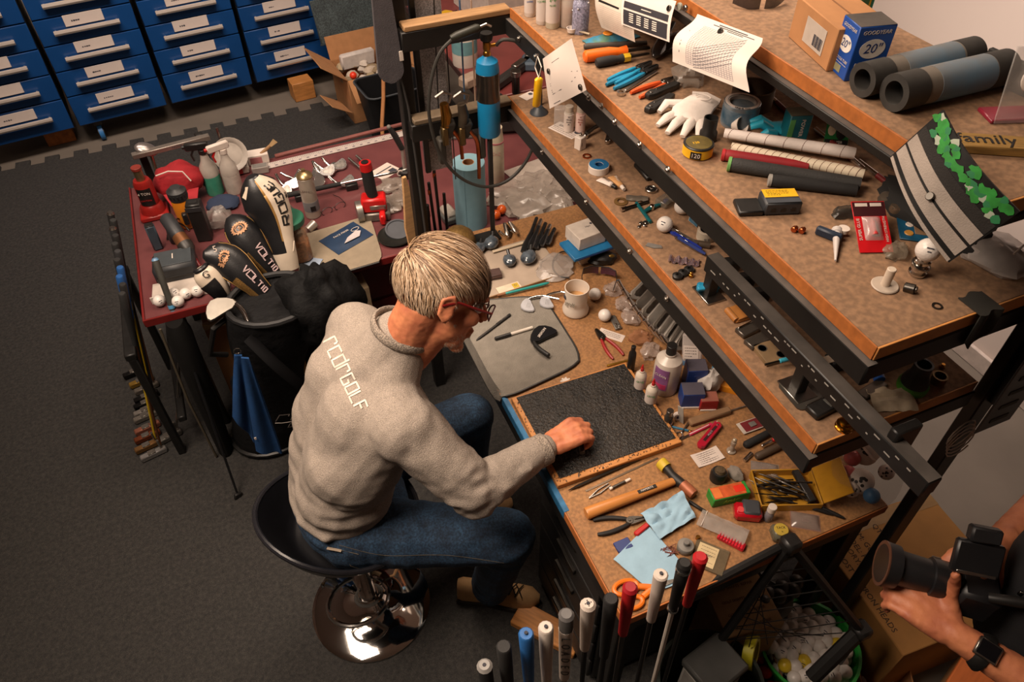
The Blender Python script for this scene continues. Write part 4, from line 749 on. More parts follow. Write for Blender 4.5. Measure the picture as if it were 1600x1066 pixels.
part(G().loft([[(q*cos(2*pi*j/24), q*sin(2*pi*j/24), z) for j in range(24)] for q, z in ((.028, .017), (.027, .026), (.024, .03), (.024, .036), (.020, .042), (.0175, .062), (.019, .066), (.019, .072), (.0145, .072), (.0145, .03))], closed=True), 'ribbed_funnel', mat('2b2b2a', .5), t); part(G().cyl(.0146, .03, .034, 16), 'inner_floor', BLK, t)
t = T('brass_bush', 'hollow brown brass bush standing right of the funnel adapter', 'bush', P(1464, 597, MZ)); part(G().loft([[(q*cos(2*pi*j/20), q*sin(2*pi*j/20), z) for j in range(20)] for q, z in ((.0155, 0), (.0155, .02), (.012, .02), (.012, .003))], closed=True), 'bush', mat('6d5428', .4, .5), t); part(G().cyl(.0122, 0, .004, 14), 'base_disc', BLK, t)
solo(G().lathe([(0, 0), (.006, 0), (.006, .006), (.004, .007), (.004, .012), (0, .012)], 6), 'brass_nut', BRS, 'small brass bolt at the far back right of the funnel adapter', 'nut', P(1471, 575, MZ))
t = T('blue_can', 'small blue and silver can lying under the right end of the upper shelf', 'can', P(1367, 588, MZ)+Vector((0, 0, .012)), rot=(0, radians(80), radians(70))); part(G().cyl(.012, -.02, .02, 16), 'can', mat('1d4f9a', .3), t); part(G().lathe([(.0122, -.004), (.0124, -.004), (.0124, .004), (.0122, .004)], 16), 'silver_band', CHR, t)
for k, (px, py) in enumerate(((1398, 562), (1415, 557))): solo(G().loft([[(q*cos(2*pi*j/18), q*sin(2*pi*j/18), z) for j in range(18)] for q, z in ((.011, 0), (.011, .012), (.008, .012), (.008, 0))], closed=True), 'hose_ring', DSTL, ('left' if not k else 'right')+' of two steel hose rings behind the funnel adapter', 'ring', P(px, py, MZ))
t = T('crumpled_paper', 'crumpled beige paper scrap hanging on the right end of the middle shelf', 'paper', P(1392, 628, MZ)+Vector((0, 0, .006)), radians(-22)); part(G().sheet(lambda u, v: ((u-.5)*.09, (v-.5)*.055-.0, .012*noise.noise(Vector((u*4, v*4, 1)))+.004-.02*max(0, .3-v)), 14, 9, .001), 'sheet', mat('a3937c', .85, var=.25, sca=30), t)
solo(G().box(.07, .024, .008, (0, 0, 0), .002, base=True), 'steel_channel', mat('5c5248', .4, .5), 'short brown metal channel left of the crumpled paper scrap', 'channel', P(1362, 610, MZ), radians(10))
t = T('black_case', 'black box with a pale corner under the upper shelf beam', 'case', P(1305, 572, MZ), radians(-4)); part(G().box(.05, .035, .03, (0, 0, 0), .003, base=True), 'case', BLK, t); part(G().box(.018, .02, .002, (-.026, 0, .03), .0005), 'corner_tag', mat('b8a48f', .6), t)
solo(G().box(.05, .09, .006, (0, 0, 0), .001, base=True), 'wood_offcut', WOODL, 'pale wood offcut lying beside the steel bar on the middle shelf', 'offcut', P(1285, 525, MZ), radians(4))
solo(G().box(.025, .1, .008, (0, 0, 0), .001, base=True), 'olive_strip', mat('5f6428', .6), 'olive coloured flat strip lying behind the steel bar on the middle shelf', 'strip', P(1258, 492, MZ), radians(6))
t = T('cable_loop', 'loop of thin white cord hanging below the right end of the middle shelf', 'cord', (0, 0, 0))
part(G().tube([(1.275+.035*cos(k*.45)+.0006*k, .545, 1.235+.04*sin(k*.45)-.0012*k) for k in range(56)], .0016, 5), 'cord', mat('a89a8c', .6), t)
# ================================================================ hanging on the beams
t = T('key_float', 'yellow foam float on a white lanyard hanging from the upper shelf beam', 'float', PX(840, 88, .845)); o = t.location.copy(); lo = lambda px, py: PX(px, py, .845)-o
FL0 = lo(842, 122); FL1 = lo(838, 166)
part(G().tube([FL0, FL0*.95+FL1*.05, FL1*.95+FL0*.05, FL1], [(.008, .006), (.013, .009), (.013, .009), (.009, .006)], 10), 'float', mat('e8b010', .4), t)
part(G().tube([(0, 0, 0), lo(836, 105), FL0], .0016, 6).tube([(0, 0, 0), lo(846, 105), FL0], .0016, 6), 'lanyard', WHT, t); part(G().tube([(0, -.0, .006), (0, .005, 0), (0, 0, -.006), (0, -.005, 0)], .0015, 5, closed=True), 'split_ring', STL, t)
# gas torch on a rod stand
gx, gy, gz = .79, 2.088, BZ-.035
t = T('gas_torch', 'blue propane cylinder on an upright black rod with brass valve and hose', 'gas cylinder', (gx, gy, gz)); PB = mat('167cae', .35, var=.06)
part(G().box(.12, .06, .008, (-.03, .02, .040), .002), 'stand_base', BLK, t); part(G().box(.016, .012, .45, (0, 0, .262), .002), 'stand_rod', BLK, t)
part(G().lathe([(0, .475), (.034, .475), (.037, .482), (.037, .60)], 28), "cylinder", PB, t)
part(G().lathe([(.0372, .69), (.037, .695), (.037, .70), (.033, .725), (.015, .738), (.012, .742), (0, .742)], 28), 'shoulder', PB, t)
part(G().cyl(.0375, .598, .692, 28, .001), 'bare_steel_band', mat('5b544e', .25, .9, var=.25, sca=30), t)
part(G().lathe([(0, .74), (.012, .74), (.012, .752), (.009, .756), (.012, .762), (.012, .785), (0, .785)], 14), 'valve', BRS, t); part(G().lathe([(0, .785), (.006, .785), (.018, .79), (.02, .80), (.018, .812), (0, .813)], 16), 'valve_knob', BLK, t)
part(G().at((0, 0, .77), (0, pi/2, 0)).cyl(.006, .01, .035, 10), 'outlet', BRS, t)
hp = [(706, 62), (688, 82), (676, 115), (670, 160), (673, 195), (685, 235), (705, 265), (730, 284), (760, 292), (790, 284), (815, 262), (832, 232), (840, 195), (845, 160), (843, 120), (836, 92), (815, 68), (795, 56), (782, 53)]
pts = [PY(px, py, 2.06)-Vector((gx, gy, gz)) for i, (px, py) in enumerate(hp)]
pts[-1] = Vector((.03, -.005, .77)); pts[-2] = pts[-2]*.6+pts[-1]*.4
def smooth(p, k=4):
    out = []
    for i in range(len(p)-1):
        p0, p1, p2, p3 = p[max(0, i-1)], p[i], p[i+1], p[min(len(p)-1, i+2)]
        for j in range(k):
            u = j/k; out.append(.5*((2*p1)+(-p0+p2)*u+(2*p0-5*p1+4*p2-p3)*u*u+(-p0+3*p1-3*p2+p3)*u**3))
    return out+[p[-1]]
part(G().tube(smooth(pts), .0055, 8), 'hose', mat('2e2c28', .6), t)
hA = PY(704, 60, 2.06)-Vector((gx, gy, gz)); hB = PY(750, 42, 2.06)-Vector((gx, gy, gz))
part(G().tube([hA, hA*.8+hB*.2, hB*.9+hA*.1, hB], [.009, .013, .013, .008], 10), 'torch_handle', mat('23241c', .5), t); part(G().tube([hB, hB+Vector((.02, 0, .005)), hB+Vector((.035, 0, -.004))], .004, 8), 'igniter', STL, t)
# brass torches hanging below the middle cross beam
for i, (px, lab) in enumerate(((695, 'left brass and black gas torch head hanging from the middle cross beam'), (722, 'right blackened gas torch with copper pipe hanging from the middle cross beam'))):
    b = PY(px, 180, 2.09); t = T('torch_head', lab, 'torch', b, 0); t.scale = (1.3, 1.3, 1.3)
    part(G().tube([(0, 0, .03), (.004, 0, .0), (.0, 0, -.03)], [.011, .014, .012], 10), 'valve_body', BRS if not i else mat('4a4034', .5, .5, var=.4), t); part(G().at((0, 0, -.02), (.3, .2, 0)).box(.03, .025, .05, (0.01, 0, -.02), .004), 'trigger_housing', mat('2c2923', .6, var=.4, sca=40), t)
    part(G().tube(smooth([Vector((.0, 0, -.02)), Vector((.02, 0, -.05)), Vector((.035, 0, -.08)), Vector((.038, 0, -.13)), Vector((.037, 0, -.19 if i else -.1))]), .005, 8), 'burner_pipe', COP, t)
    part(G().box(.018, .03, .07, (-.012 if not i else .05, .012, -.1), .004), 'grip_block', mat('332f28', .6, var=.4), t); part(G().tube([(-.02, 0, .05), (0, 0, .06), (.02, 0, .05), (.012, 0, .03)], .004, 6), 'hook', STL, t)
    part(G().at((-.004, 0, -.055)).box(.016, .02, .05, (0, 0, 0), .003), 'needle_valve', mat('6d5a3a', .4, .8), t)
for i, (px, y0, y1, m, lab) in enumerate(((678, 0, 190, BLK, 'thin black wire hanging in front of the grey mesh panel'), (718, 0, 155, mat('4a6a8c', .5), 'thin blue grey rod hanging behind the black torch handle'), (736, 0, 190, mat('c9a890', .5), 'thin pinkish rod hanging left of the gas cylinder'), (697, 60, 280, BLK, 'thin black cable hanging beside the torches'))):
    a = PY(px, y0, 2.25 if i else 2.2); b = PY(px+(8 if i != 3 else 15), y1, 2.25 if i else 2.2); c = (a+b)/2
    t = T(['hanging_wire', 'hanging_rod', 'hanging_rod', 'hanging_wire'][i], lab, 'rod' if i in (1, 2) else 'wire', c); part(G().tube([a-c, b-c], .0022 if i in (0, 3) else .003, 6), 'strand', m, t); part(G().tube([a-c+Vector((0, 0, .005)), a-c+Vector((.005, 0, .012)), a-c+Vector((0, 0, .02))], .0018, 5), 'loop', STL, t)
# long grey strap and mesh panel on the upright
t = T('padded_strap', 'long dark grey felt padded strap with rounded end hanging on the rack upright', 'strap', (.50, 2.15, 1.72))
part(G().sheet(lambda u, v: ((u-.5)*(.05+.03*min(1, v*1.1))*(1 if v < .86 else sqrt(max(.02, 1-((v-.86)/.14)**2))), .0, -.30*v+.05), 8, 26, .016), 'pad', mat('4b474a', .95, bump=.5, bsc=300), t)
part(G().box(.012, .003, .03, (.036, -.009, -.17), .001), 'white_tag', WHT, t); part(G().tube([(0, 0, .05), (0, 0, .3)], [(.003, .02)]*2, 6), 'webbing', BLK, t)
part(G().tube([(.03, .01, -.24), (.045, .015, -.35), (.05, .015, -.55), (.055, .015, -.9)], [(.003, .012)]*4, 6), 'tail', mat('2d2a28', .8), t)
t = T('mesh_panel', 'hanging grey mesh golf bag panel with black lettering behind the rack upright', 'panel', (.66, 2.24, 1.45), 0)
part(G().box(.085, .012, .75, (0, 0, 0), .004), 'mesh', mat('8d8684', .8, var=.5, sca=260, bump=.7, bsc=260), t); part(G().box(.02, .016, .76, (-.05, 0, 0), .003), 'trim', BLK, t); txt('OB.GOLF', .022, BLK, t, (.0, -.0068, -.25), (pi/2, 0, 0), .0006)
# ================================================================ workbench top
t = T('grey_towel', 'grey towel mat with black bound edge draped over the front of the workbench', 'towel', (0, 0, 0)); TOW = mat('767067', .95, var=.12, sca=30, bump=.8, bsc=220, dist=.004)
q = [P(741, 478, BZ+.004), P(848, 462, BZ+.004), P(772, 612, BZ+.004), P(914, 566, BZ+.004)]
q[0] = Vector((.50, 1.82, BZ)); q[2] = Vector((.50, 1.345, BZ))
def tow(u, v):
    p = (q[0]*(1-u)+q[1]*u)*(1-v)+(q[2]*(1-u)+q[3]*u)*v
    z = BZ+.005+.0018*noise.noise(Vector((u*5, v*5, 3)))
    if p.x < .527: e = .527-p.x; p = Vector((.527-e*.25, p.y, 0)); z -= e*(1.7+.9*v)
    return Vector((p.x, p.y, max(z, .7)))
ins = lambda u, v: (.5+(u-.5)*(1-.10*(abs(2*v-1)**6)), .5+(v-.5)*(1-.08*(abs(2*u-1)**6)))
part(G().sheet(lambda u, v: tow(*ins(u, v)), 24, 24, .006), 'cloth', TOW, t)
ed = [(k/12, 0) for k in range(12)]+[(1, k/12) for k in range(12)]+[(1-k/12, 1) for k in range(12)]+[(0, 1-k/12) for k in range(12)]
part(G().tube([tow(*ins(*e)) for e in ed], .0045, 6, closed=True), 'bound_edge', BLK, t)
for i, (a, b, l) in enumerate((((744, 532), (797, 492), 'slim black ballpoint pen on the grey towel'),)):
    c, rz, L = lay(a, b, BZ+.012); t = T('pen', l, 'pen', c, rz); part(G().tube([(-L/2, 0, 0), (-L/2+.012, 0, 0), (L*.45, 0, 0), (L/2, 0, 0)], [.0012, .004, .0042, .003], 8), 'barrel', mat('2a2826', .4), t); part(G().tube([(L*.1, 0, .001), (L*.5, 0, .001)], .0048, 8), 'cap', BLK, t); part(G().box(.03, .002, .0015, (L*.32, 0, .0055), .0005), 'clip', STL, t)
c, rz, L = lay((773, 530), (832, 512), BZ+.013); t = T('marker', 'marker pen with white barrel and black cap on the grey towel', 'marker', c, rz); part(G().tube([(-L*.1, 0, 0), (L/2, 0, 0)], .0058, 10), 'barrel', mat('bdb4a8', .5), t); part(G().tube([(-L/2, 0, 0), (-L/2+.003, 0, 0), (-L*.08, 0, 0)], [.004, .0065, .0068], 10), 'cap', BLK, t)
t = iron('black iron head with white lettering lying on the grey towel', P(831, 538, BZ+.010), lay((828, 540), (852, 508), BZ)[1], m=mat('17171a', .25, .2), cav=False, s=1.2); t.scale = (1.2, -1.2, 1.2)
for ch in t.children:
    if ch.name.startswith('hosel'): ch.data = ch.data.copy(); ch.data.materials[0] = BLK
txt('SRIXON', .011, WHT, t, (.042, .008, .0106), (pi, 0, radians(0)), .0003, .2)
for i, (a, b, l) in enumerate((((824, 468), (814, 500), 'left of two polished iron heads lying on the far end of the grey towel'), ((852, 463), (846, 495), 'right of two polished iron heads lying on the far end of the grey towel'))):
    t = iron(l, P(*a, BZ+.010), lay(a, b, BZ)[1], cav=False, m=mat('c4c5ca', .45, .6, var=.06), s=.82); lines(t, 3, .03, .06, .02, .006, .0104, DSTL, .0006); part(G().tube([(-.024, .062, .010), (-.016, .13, .011)], .0045, 8), 'shaft', CHR, t)
t = T('watch_movement', 'small white gear valve piece lying beside the red file on the bench', 'gear', P(884, 600, BZ)+Vector((0, 0, .007)), radians(20)); part(G().cyl(.013, -.007, .008, 14, .003), 'gear', WHT, t)
for k in range(8): part(G().at((.014*cos(k*pi/4), .014*sin(k*pi/4), 0)).box(.006, .006, .012, (0, 0, 0), .001), 'tooth', WHT, t)
part(G().tube([(-.035, 0, -.001), (-.01, 0, -.001)], .005, 8), 'spindle', STL, t)
c, rz, L = lay((838, 634), (914, 602), BZ, .005); t = T('needle_file', 'needle file with a bright red handle end lying above the black board', 'file', c, rz); part(G().tube([(0, 0, 0), (L*.35, 0, 0), (L/2, 0, 0)], [.004, .005, .002], 8), 'handle', RED, t); part(G().tube([(-L/2, 0, 0), (0, 0, 0)], [.002, .003], 6), 'blade', mat('6d3c28', .5, .5), t)
# black gritty board
t = T('work_board', 'wooden board with a black gritty work surface under the working hand', 'board', (0, 0, 0)); bc = [P(806, 632, BZ), P(985, 566, BZ), P(1047, 688, BZ), P(886, 762, BZ)]
c = sum(bc, Vector())/4; sx = .41; sy = .315
t.location = (.735, 1.165, BZ); t.rotation_euler = (0, 0, radians(-1))
part(G().box(.385, .335, .018, (0, 0, 0), .002, base=True), 'board', WOOD, t)
GRIT = mat('161412', .5, var=.7, sca=26, bump=1, bsc=130, h2='2b2621', dist=.006)
part(G().box(.36, .31, .003, (.002, .006, .0185), .001), 'black_surface', GRIT, t); g = G(); r = random.Random(3)
for i in range(1500):
    x = r.uniform(-.19, .19); y = r.uniform(-.165, .16); g.at((x, y, .0205), (r.random()*3, r.random()*3, r.random()*3)).box(r.uniform(.002, .006), .002, .0012, (0, 0, 0), .0003)
o = part(g, 'shavings', mat('5a5046', .6, .3, var=.5, sca=200), t); o['kind'] = 'stuff'
# bottles and boxes at the back of the bench
t = bottle('glue_bottle', 'left of the two small white glue bottles with red tips', 'bottle', P(998, 610, BZ), .017, .10, mat('c8bdae', .4), PAP, RED, capr=.3, caph=.12, neck=.45, words=[('GLUE', .010)], wm=GPR, nozzle=.012); bottle('glue_bottle', 'front of the two small white glue bottles with red tips', 'bottle', P(1015, 632, BZ), .018, .10, mat('c8bdae', .4), PAP, RED, capr=.3, caph=.12, neck=.45, words=[('GLUE', .010)], wm=GPR, nozzle=.012)
bottle('spray_bottle', 'small black bottle behind the left white glue bottle', 'bottle', P(992, 590, BZ)+Vector((.0, .03, 0)), .012, .11, BLK, None, BLK, capr=.6)
t = bottle('solvent_bottle', 'large frosted white bottle with purple label and black cap on the bench', 'bottle', P(1037, 606, BZ), .04, .185, mat('c3b8ac', .35), None, BLK, capr=.38, caph=.17, neck=.42)
a = radians(-152); g = G(); g.sheet(lambda u, v: (.0408*cos(a-.6+1.2*u), .0408*sin(a-.6+1.2*u), .03+.085*v), 8, 4, .0006); part(g, 'purple_label', mat('7d4f7d', .5, var=.3, sca=30), t); g = G(); g.sheet(lambda u, v: (.0412*cos(a-.5+u), .0412*sin(a-.5+u), .035+.02*v), 8, 2, .0006); part(g, 'pink_strip', mat('b0345f', .5), t)
txt('CLEAN', .012, WHT, t, (.042*cos(a), .042*sin(a), .09), (pi/2, radians(0), a+pi/2))
t = T('blister_card', 'clear blister pack with a scribbled white label leaning on the blue boxes', 'packet', P(1075, 575, BZ)+Vector((.0, .0, .085)), rot=(radians(68), radians(-8), radians(-35))); part(G().box(.06, .10, .018, (0, 0, 0), .006), 'blister', FILM, t); part(G().box(.045, .05, .001, (-.004, -.012, .0096), .0002), 'white_label', PAP, t); part(G().box(.056, .02, .001, (0, -.042, .0096), .0002), 'blue_edge', mat('6d93b5', .5), t)
lines(t, 5, -.022, .014, .006, .009, .0104, BLK, .001)
for px, py, w_, d_, h_, m, l in ((1082, 600, .06, .05, .085, mat('1f3777', .5), 'tall navy blue carton under the blister pack at the bench back'), (1078, 628, .065, .05, .06, mat('1c3a78', .5), 'dusty blue box left of the red box on the bench'), (1104, 634, .052, .04, .042, mat('8e1b1b', .5), 'small dark red box with a white base edge on the bench')):
    t = crate('small_carton', l, 'box', P(px, py, BZ), radians(-22), w_, d_, h_, m); part(G().box(w_-.002, d_-.002, .001, (0, 0, h_), .0003), 'dusty_lid', mat('4a4550' if 'blue' in l else '8a5040', .8), t)
    if 'red' in l: part(G().box(w_*.9, .003, .006, (0, -d_/2-.001, .004), .001), 'white_edge', WHT, t)
    else: part(G().box(w_*.3, .001, h_*.5, (0, -d_/2-.0006, h_*.5), .0003), 'printed_panel', NAVY, t)
roll('tape_roll', 'bright blue tape roll leaning behind the white tissue on the bench', 'tape', P(1118, 585, BZ)+Vector((0, 0, .045)), .045, .036, .025, CYN, CARD, rot=(radians(60), 0, radians(40)))
solo(crumple(G(), .05, .035, .075, 21, amp=.3), 'tissue', mat('bdb5ae', .9, var=.05, alpha=.9), 'crumpled white tissue standing between the blue boxes and tape roll', 'tissue', P(1107, 605, BZ), .3)
solo(G().prism([(-.05, -.012), (.045, -.016), (.05, .012), (-.04, .016)], .022, .004), 'orange_scraper', mat('d98a1c', .45), 'orange plastic wedge lying under the middle shelf beam', 'wedge', P(1148, 612, BZ), radians(-42))
solo(G().ball(.016, n=12), 'wood_peg', mat('8a5433', .5), 'brown wooden peg head behind the blister pack', 'peg', P(1098, 555, BZ)+Vector((0, .02, .06)))
t = bottle('glass_vial', 'dark little glass vial with steel cap beside the black board', 'vial', P(1043, 662, BZ), .013, .06, mat('33302c', .15, alpha=.85), None, STL, capr=.8, caph=.3, neck=.75); part(G().lathe([(.0132, .002), (.0145, .004), (.0145, .012), (.0132, .014)], 16), 'steel_base', CHR, t)
t = roll('tape_roll', 'tiny roll of white tape with dark rings standing by the dark vial', 'tape', P(1057, 652, BZ)+Vector((0, 0, .012)), .012, .005, .014, PAP, NAVY, rot=(radians(80), 0, radians(-20)))
solo(G().box(.003, .02, .06, (0, 0, .03), .001), 'pale_strip', mat('9a9288', .6), 'pale plastic strip standing beside the dark glass vial', 'strip', P(1064, 660, BZ), rot=(radians(-12), 0, .3))
def bar(name, lab, cat, a, b, z, ps, dz=0):
    c, rz, L = lay(a, b, z, dz); t = T(name, lab, cat, c, rz)
    for nm, x0, x1, w_, h_, m in ps: part(G().box((x1-x0)*L, w_, h_, ((x0+x1)/2*L-L/2, 0, h_/2), min(w_, h_)*.3), nm, m, t)
    return t
bar('sanding_stick', 'tan paper wrapped sanding block with a metal shank under the red box', 'tool', (1076, 664), (1190, 628), BZ, (('block', 0, .55, .024, .018, mat('7d5f42', .8)), ('shank', .55, 1, .006, .006, STL)))
bar('box_cutter', 'pink and white striped craft knife lying right of the black board', 'knife', (1062, 688), (1112, 664), BZ, (('handle', .3, 1, .010, .008, mat('b0244a', .4)), ('white_stripe', .3, .9, .003, .0086, WHT), ('blade', 0, .3, .008, .003, STL)))
t = T('scissors_loop', 'steel finger loop of small scissors beside the craft knife', 'scissors', P(1060, 682, BZ)+Vector((0, 0, .004)), .4); part(G().tube([(.014*cos(k*pi/8), .009*sin(k*pi/8), 0) for k in range(16)], .002, 6, closed=True), 'finger_loop', CHR, t); part(G().tube([(.014, 0, 0), (.06, .006, .002)], [.002, .003], 6), 'blade', STL, t)
bar('pencil', 'blue pencil stub above the pink craft knife', 'pencil', (1050, 668), (1082, 676), BZ, (('barrel', 0, .8, .006, .006, mat('2f6d8c', .5)), ('ferrule', .8, 1, .006, .006, BRS)))
c, rz, L = lay((1092, 702), (1124, 664), BZ); t = T('tool_knife', 'red folding multi tool with lettering on its handle', 'knife', c, rz); part(G().prism([(-L/2, -.005), (-L/2+.008, -.012), (L/2-.01, -.011), (L/2, 0), (L/2-.01, .011), (-L/2+.008, .012), (-L/2, .005)], .016, .003), 'handle', mat('a3142c', .35), t); part(G().box(L*.6, .008, .001, (0, 0, .0163), .0003), 'dark_inlay', mat('3a1218', .5), t); txt('MULTI', .008, mat('b99'+'aa0', .5), t, (0, 0, .0172)); part(G().at((L*.36, 0, .016)).cyl(.003, 0, .002, 8), 'rivet', STL, t)
t = T('pink_pouch', 'pink folded plastic case above the red multi tool', 'case', P(1118, 668, BZ), radians(28)); part(G().box(.03, .022, .012, (0, 0, 0), .003, base=True), 'case', mat('b02848', .4), t); part(G().box(.03, .002, .013, (0, .004, 0), .0005, base=True), 'seam', WHT, t)
t = T('battery_card', 'white framed red blister card lying under the middle shelf beam', 'packet', P(1172, 667, BZ)+Vector((0, 0, .006)), lay((1150, 678), (1200, 660), BZ)[1]); part(G().box(.072, .04, .003, (0, 0, 0), .001), 'card', mat('b8ada2', .5), t); part(G().box(.06, .034, .001, (.004, 0, .002), .0003), 'red_print', mat('6d1a20', .5), t); part(G().box(.02, .016, .004, (.006, 0, .004), .001), 'window', GREY, t)
t = T('valve_stem', 'clear plastic valve with steel collar standing beside the white receipt', 'valve', P(1142, 706, BZ)); part(G().lathe([(0, 0), (.012, 0), (.013, .006), (.008, .01), (.006, .03), (.0075, .032), (.0075, .045), (0, .046)], 16), 'stem', mat('b0a292', .2, alpha=.7), t); part(G().ball(.007, (0, 0, .052), 12), 'ball_top', mat('b5a68f', .3, .4), t)
for i, (a, b, l) in enumerate((((1162, 700), (1215, 672), 'black rubber file handle under the middle shelf beam'), ((1180, 718), (1240, 690), 'dark wooden tool handle below the black rubber handle'))):
    c, rz, L = lay(a, b, BZ, .011); t = T('hand_file', l, 'tool', c, rz); part(G().tube([(-L/2, 0, 0), (-L/2+.006, 0, 0), (L*.2, 0, 0), (L/2, 0, 0)], [.007, .011, .010, .007], 12), 'handle', RUB if not i else mat('4a3a2c', .6), t); part(G().tube([(L/2, 0, 0), (L/2+.05, 0, -.003)], .0035, 6), 'shank', STL, t)
bar('red_driver', 'short red handled chrome driver near the end of the middle shelf beam', 'screwdriver', (1188, 702), (1216, 688), BZ, (('shank', 0, .6, .008, .008, CHR), ('handle', .6, 1, .011, .011, RED)), .01)
solo(G().at((0, 0, .006), (0, pi/2, 0)).cyl(.006, -.018, .018, 12), 'steel_pin', CHR, 'short bright steel pin lying below the valve stem', 'pin', P(1168, 716, BZ), radians(20))
t = card('receipt', 'small white printed receipt lying right of the black board', 'paper', P(1105, 715, BZ), lay((1080, 720), (1128, 702), BZ)[1], .085, .045, PAP, bend=.004); lines(t, 6, -.034, .034, .016, .0062, .0022, mat('8d8580', .8), .0008)
t = T('deburring_cup', 'black bristle cup full of metal filings beside the green carton', 'cup', P(1121, 748, BZ)); part(G().lathe([(0, 0), (.022, 0), (.023, .025), (.019, .034), (0, .036)], 18), 'cup', BLK, t); part(G().at((.002, 0, .034)).lathe([(0, 0), (.016, 0), (.012, .008), (0, .01)], 12), 'filings', mat('5a4a34', .6, .4, bump=1, bsc=300), t)
solo(crumple(G(), .016, .026, .03, 33, amp=.2), 'felt_pad', mat('7d756c', .95, bump=.5), 'grey felt thumb pad standing beside the black filings cup', 'pad', P(1148, 744, BZ), .2)
t = crate('tea_carton', 'green carton with orange pictures lying on the bench', 'box', P(1136, 778, BZ), lay((1100, 776), (1172, 760), BZ)[1], .105, .04, .035, mat('2c8a34', .45, var=.1)); part(G().box(.09, .036, .0008, (-.004, 0, .0354), .0002), 'orange_panel', mat('c0562a', .45, var=.3, sca=50), t); part(G().at((.028, 0, .0358)).box(.03, .02, .0006, (0, 0, 0), .0002), 'red_motif', mat('d8301c', .4), t); part(G().box(.022, .03, .0006, (-.036, 0, .0358), .0002), 'orange_motif', mat('d8763a', .4), t)
txt('Arabic', .018, mat('8ab83a', .5), t, (0, -.0203, .017), (pi/2, 0, 0), .0003, .3)
t = T('tape_measure', 'glossy red and grey tape measure lying below the green carton', 'tape measure', P(1166, 805, BZ), radians(-30)); part(G().box(.07, .045, .03, (0, 0, 0), .012, base=True), 'case', mat('b01220', .2, coat=.5), t); part(G().box(.045, .046, .02, (.008, .006, .014), .006, base=True), 'grey_top', mat('3a3c40', .5), t); part(G().at((-.02, -.004, .0302)).cyl(.009, 0, .001, 14), 'badge', mat('d84a4a', .4), t)
bottle('glass_vial', 'little clear vial with white cap beside the red tape measure', 'vial', P(1199, 812, BZ), .011, .062, mat('8d8a90', .2, alpha=.7), None, WHT, capr=1.0, caph=.32, neck=.8)
t = T('tack_jar', 'square clear jar with a round yellow lid label at the bench end', 'jar', P(1216, 838, BZ), radians(-20)); part(G().box(.042, .042, .03, (0, 0, 0), .006, base=True), 'jar', mat('6d6a58', .2, alpha=.7), t); part(G().cyl(.018, .03, .034, 24), 'lid', mat('b59a3a', .5), t); txt('TACK', .009, BLK, t, (0, .004, .0343)); txt('it', .007, BLK, t, (0, -.007, .0343))
for i, (px, py, l) in enumerate(((1258, 815, 'clear plastic clamshell with a reddish part at the right end of the bench'), (1195, 735, 'clear flat sachet right of the grey felt pad'))):
    t = T('clamshell', l, 'packet', P(px, py, BZ), radians(-35)); part(G().sheet(lambda u, v: ((u-.5)*.07, (v-.5)*.045, .002+.014*max(0, sin(pi*u)*sin(pi*v))**.4), 10, 8, .001), 'shell', mat('9a8a80', .2, alpha=.45, spec=.9), t); part(G().box(.075, .05, .001, (0, 0, .0006), .0003), 'backing', mat('a07868' if not i else '8d8378', .5, alpha=.7), t); part(G().box(.02, .012, .006, (0, 0, .004), .002), 'inner_part', mat('8a5a52', .5), t)
for i, (a, b) in enumerate((((1262, 786), (1318, 812)), ((1258, 792), (1300, 806)))):
    c, rz, L = lay(a, b, BZ, .006); t = T('felt_pen', ('upper' if not i else 'lower')+' black pen lying below the yellow tray at the bench end', 'pen', c, rz); part(G().tube([(-L/2, 0, 0), (L*.3, 0, 0), (L/2, 0, 0)], [.0055, .0055, .003], 10), 'barrel', BLK, t); part(G().tube([(-L/2, 0, 0), (-L*.1, 0, 0)], .0062, 10), 'cap', mat('26262a', .3), t)
# drill bits and yellow tray
tr = T('parts_tray', 'open translucent yellow tray with a hinged lid full of drill bits', 'tray', P(1225, 770, BZ), radians(-22)); YT = mat('b8862a', .35, alpha=.85); 
for s_, c_ in (((.16, .004, .028), (0, -.055, .014)), ((.16, .004, .028), (0, .055, .014)), ((.004, .11, .028), (-.08, 0, .014)), ((.004, .11, .028), (.08, 0, .014)), ((.16, .11, .003), (0, 0, .0015))): part(G().box(*s_, c_, .001), 'tray_wall', YT, tr)
part(G().at((.082, 0, .03), (0, radians(-38), 0)).box(.08, .11, .004, (.04, 0, 0), .001), 'lid', mat('b88420', .25, alpha=.75), tr); part(G().at((.045, 0, .03), (0, 0, .2)).box(.02, .1, .012, (0, 0, 0), .002), 'bit_index', BLK, tr)
for i in range(24):
    L = rnd.uniform(.06, .11); R_ = rnd.uniform(.0016, .0032); c = tr.location+Vector((rnd.uniform(-.055, .02), rnd.uniform(-.035, .035), .010+.0016*i*.7)); g = G(); pts = [(x*L/8-L/2, 0, 0) for x in range(9)]; g.tube(pts, [R_*(1-.18*(k % 2)) for k in range(8)]+[.0004], 6)
    solo(g, 'drill_bit', DSTL if i % 3 else mat('3c3632', .35, .9), 'twist drill bit in the loose bundle on the yellow tray', 'drill bit', c, radians(rnd.uniform(120, 165)), 'drill bits in the yellow tray')
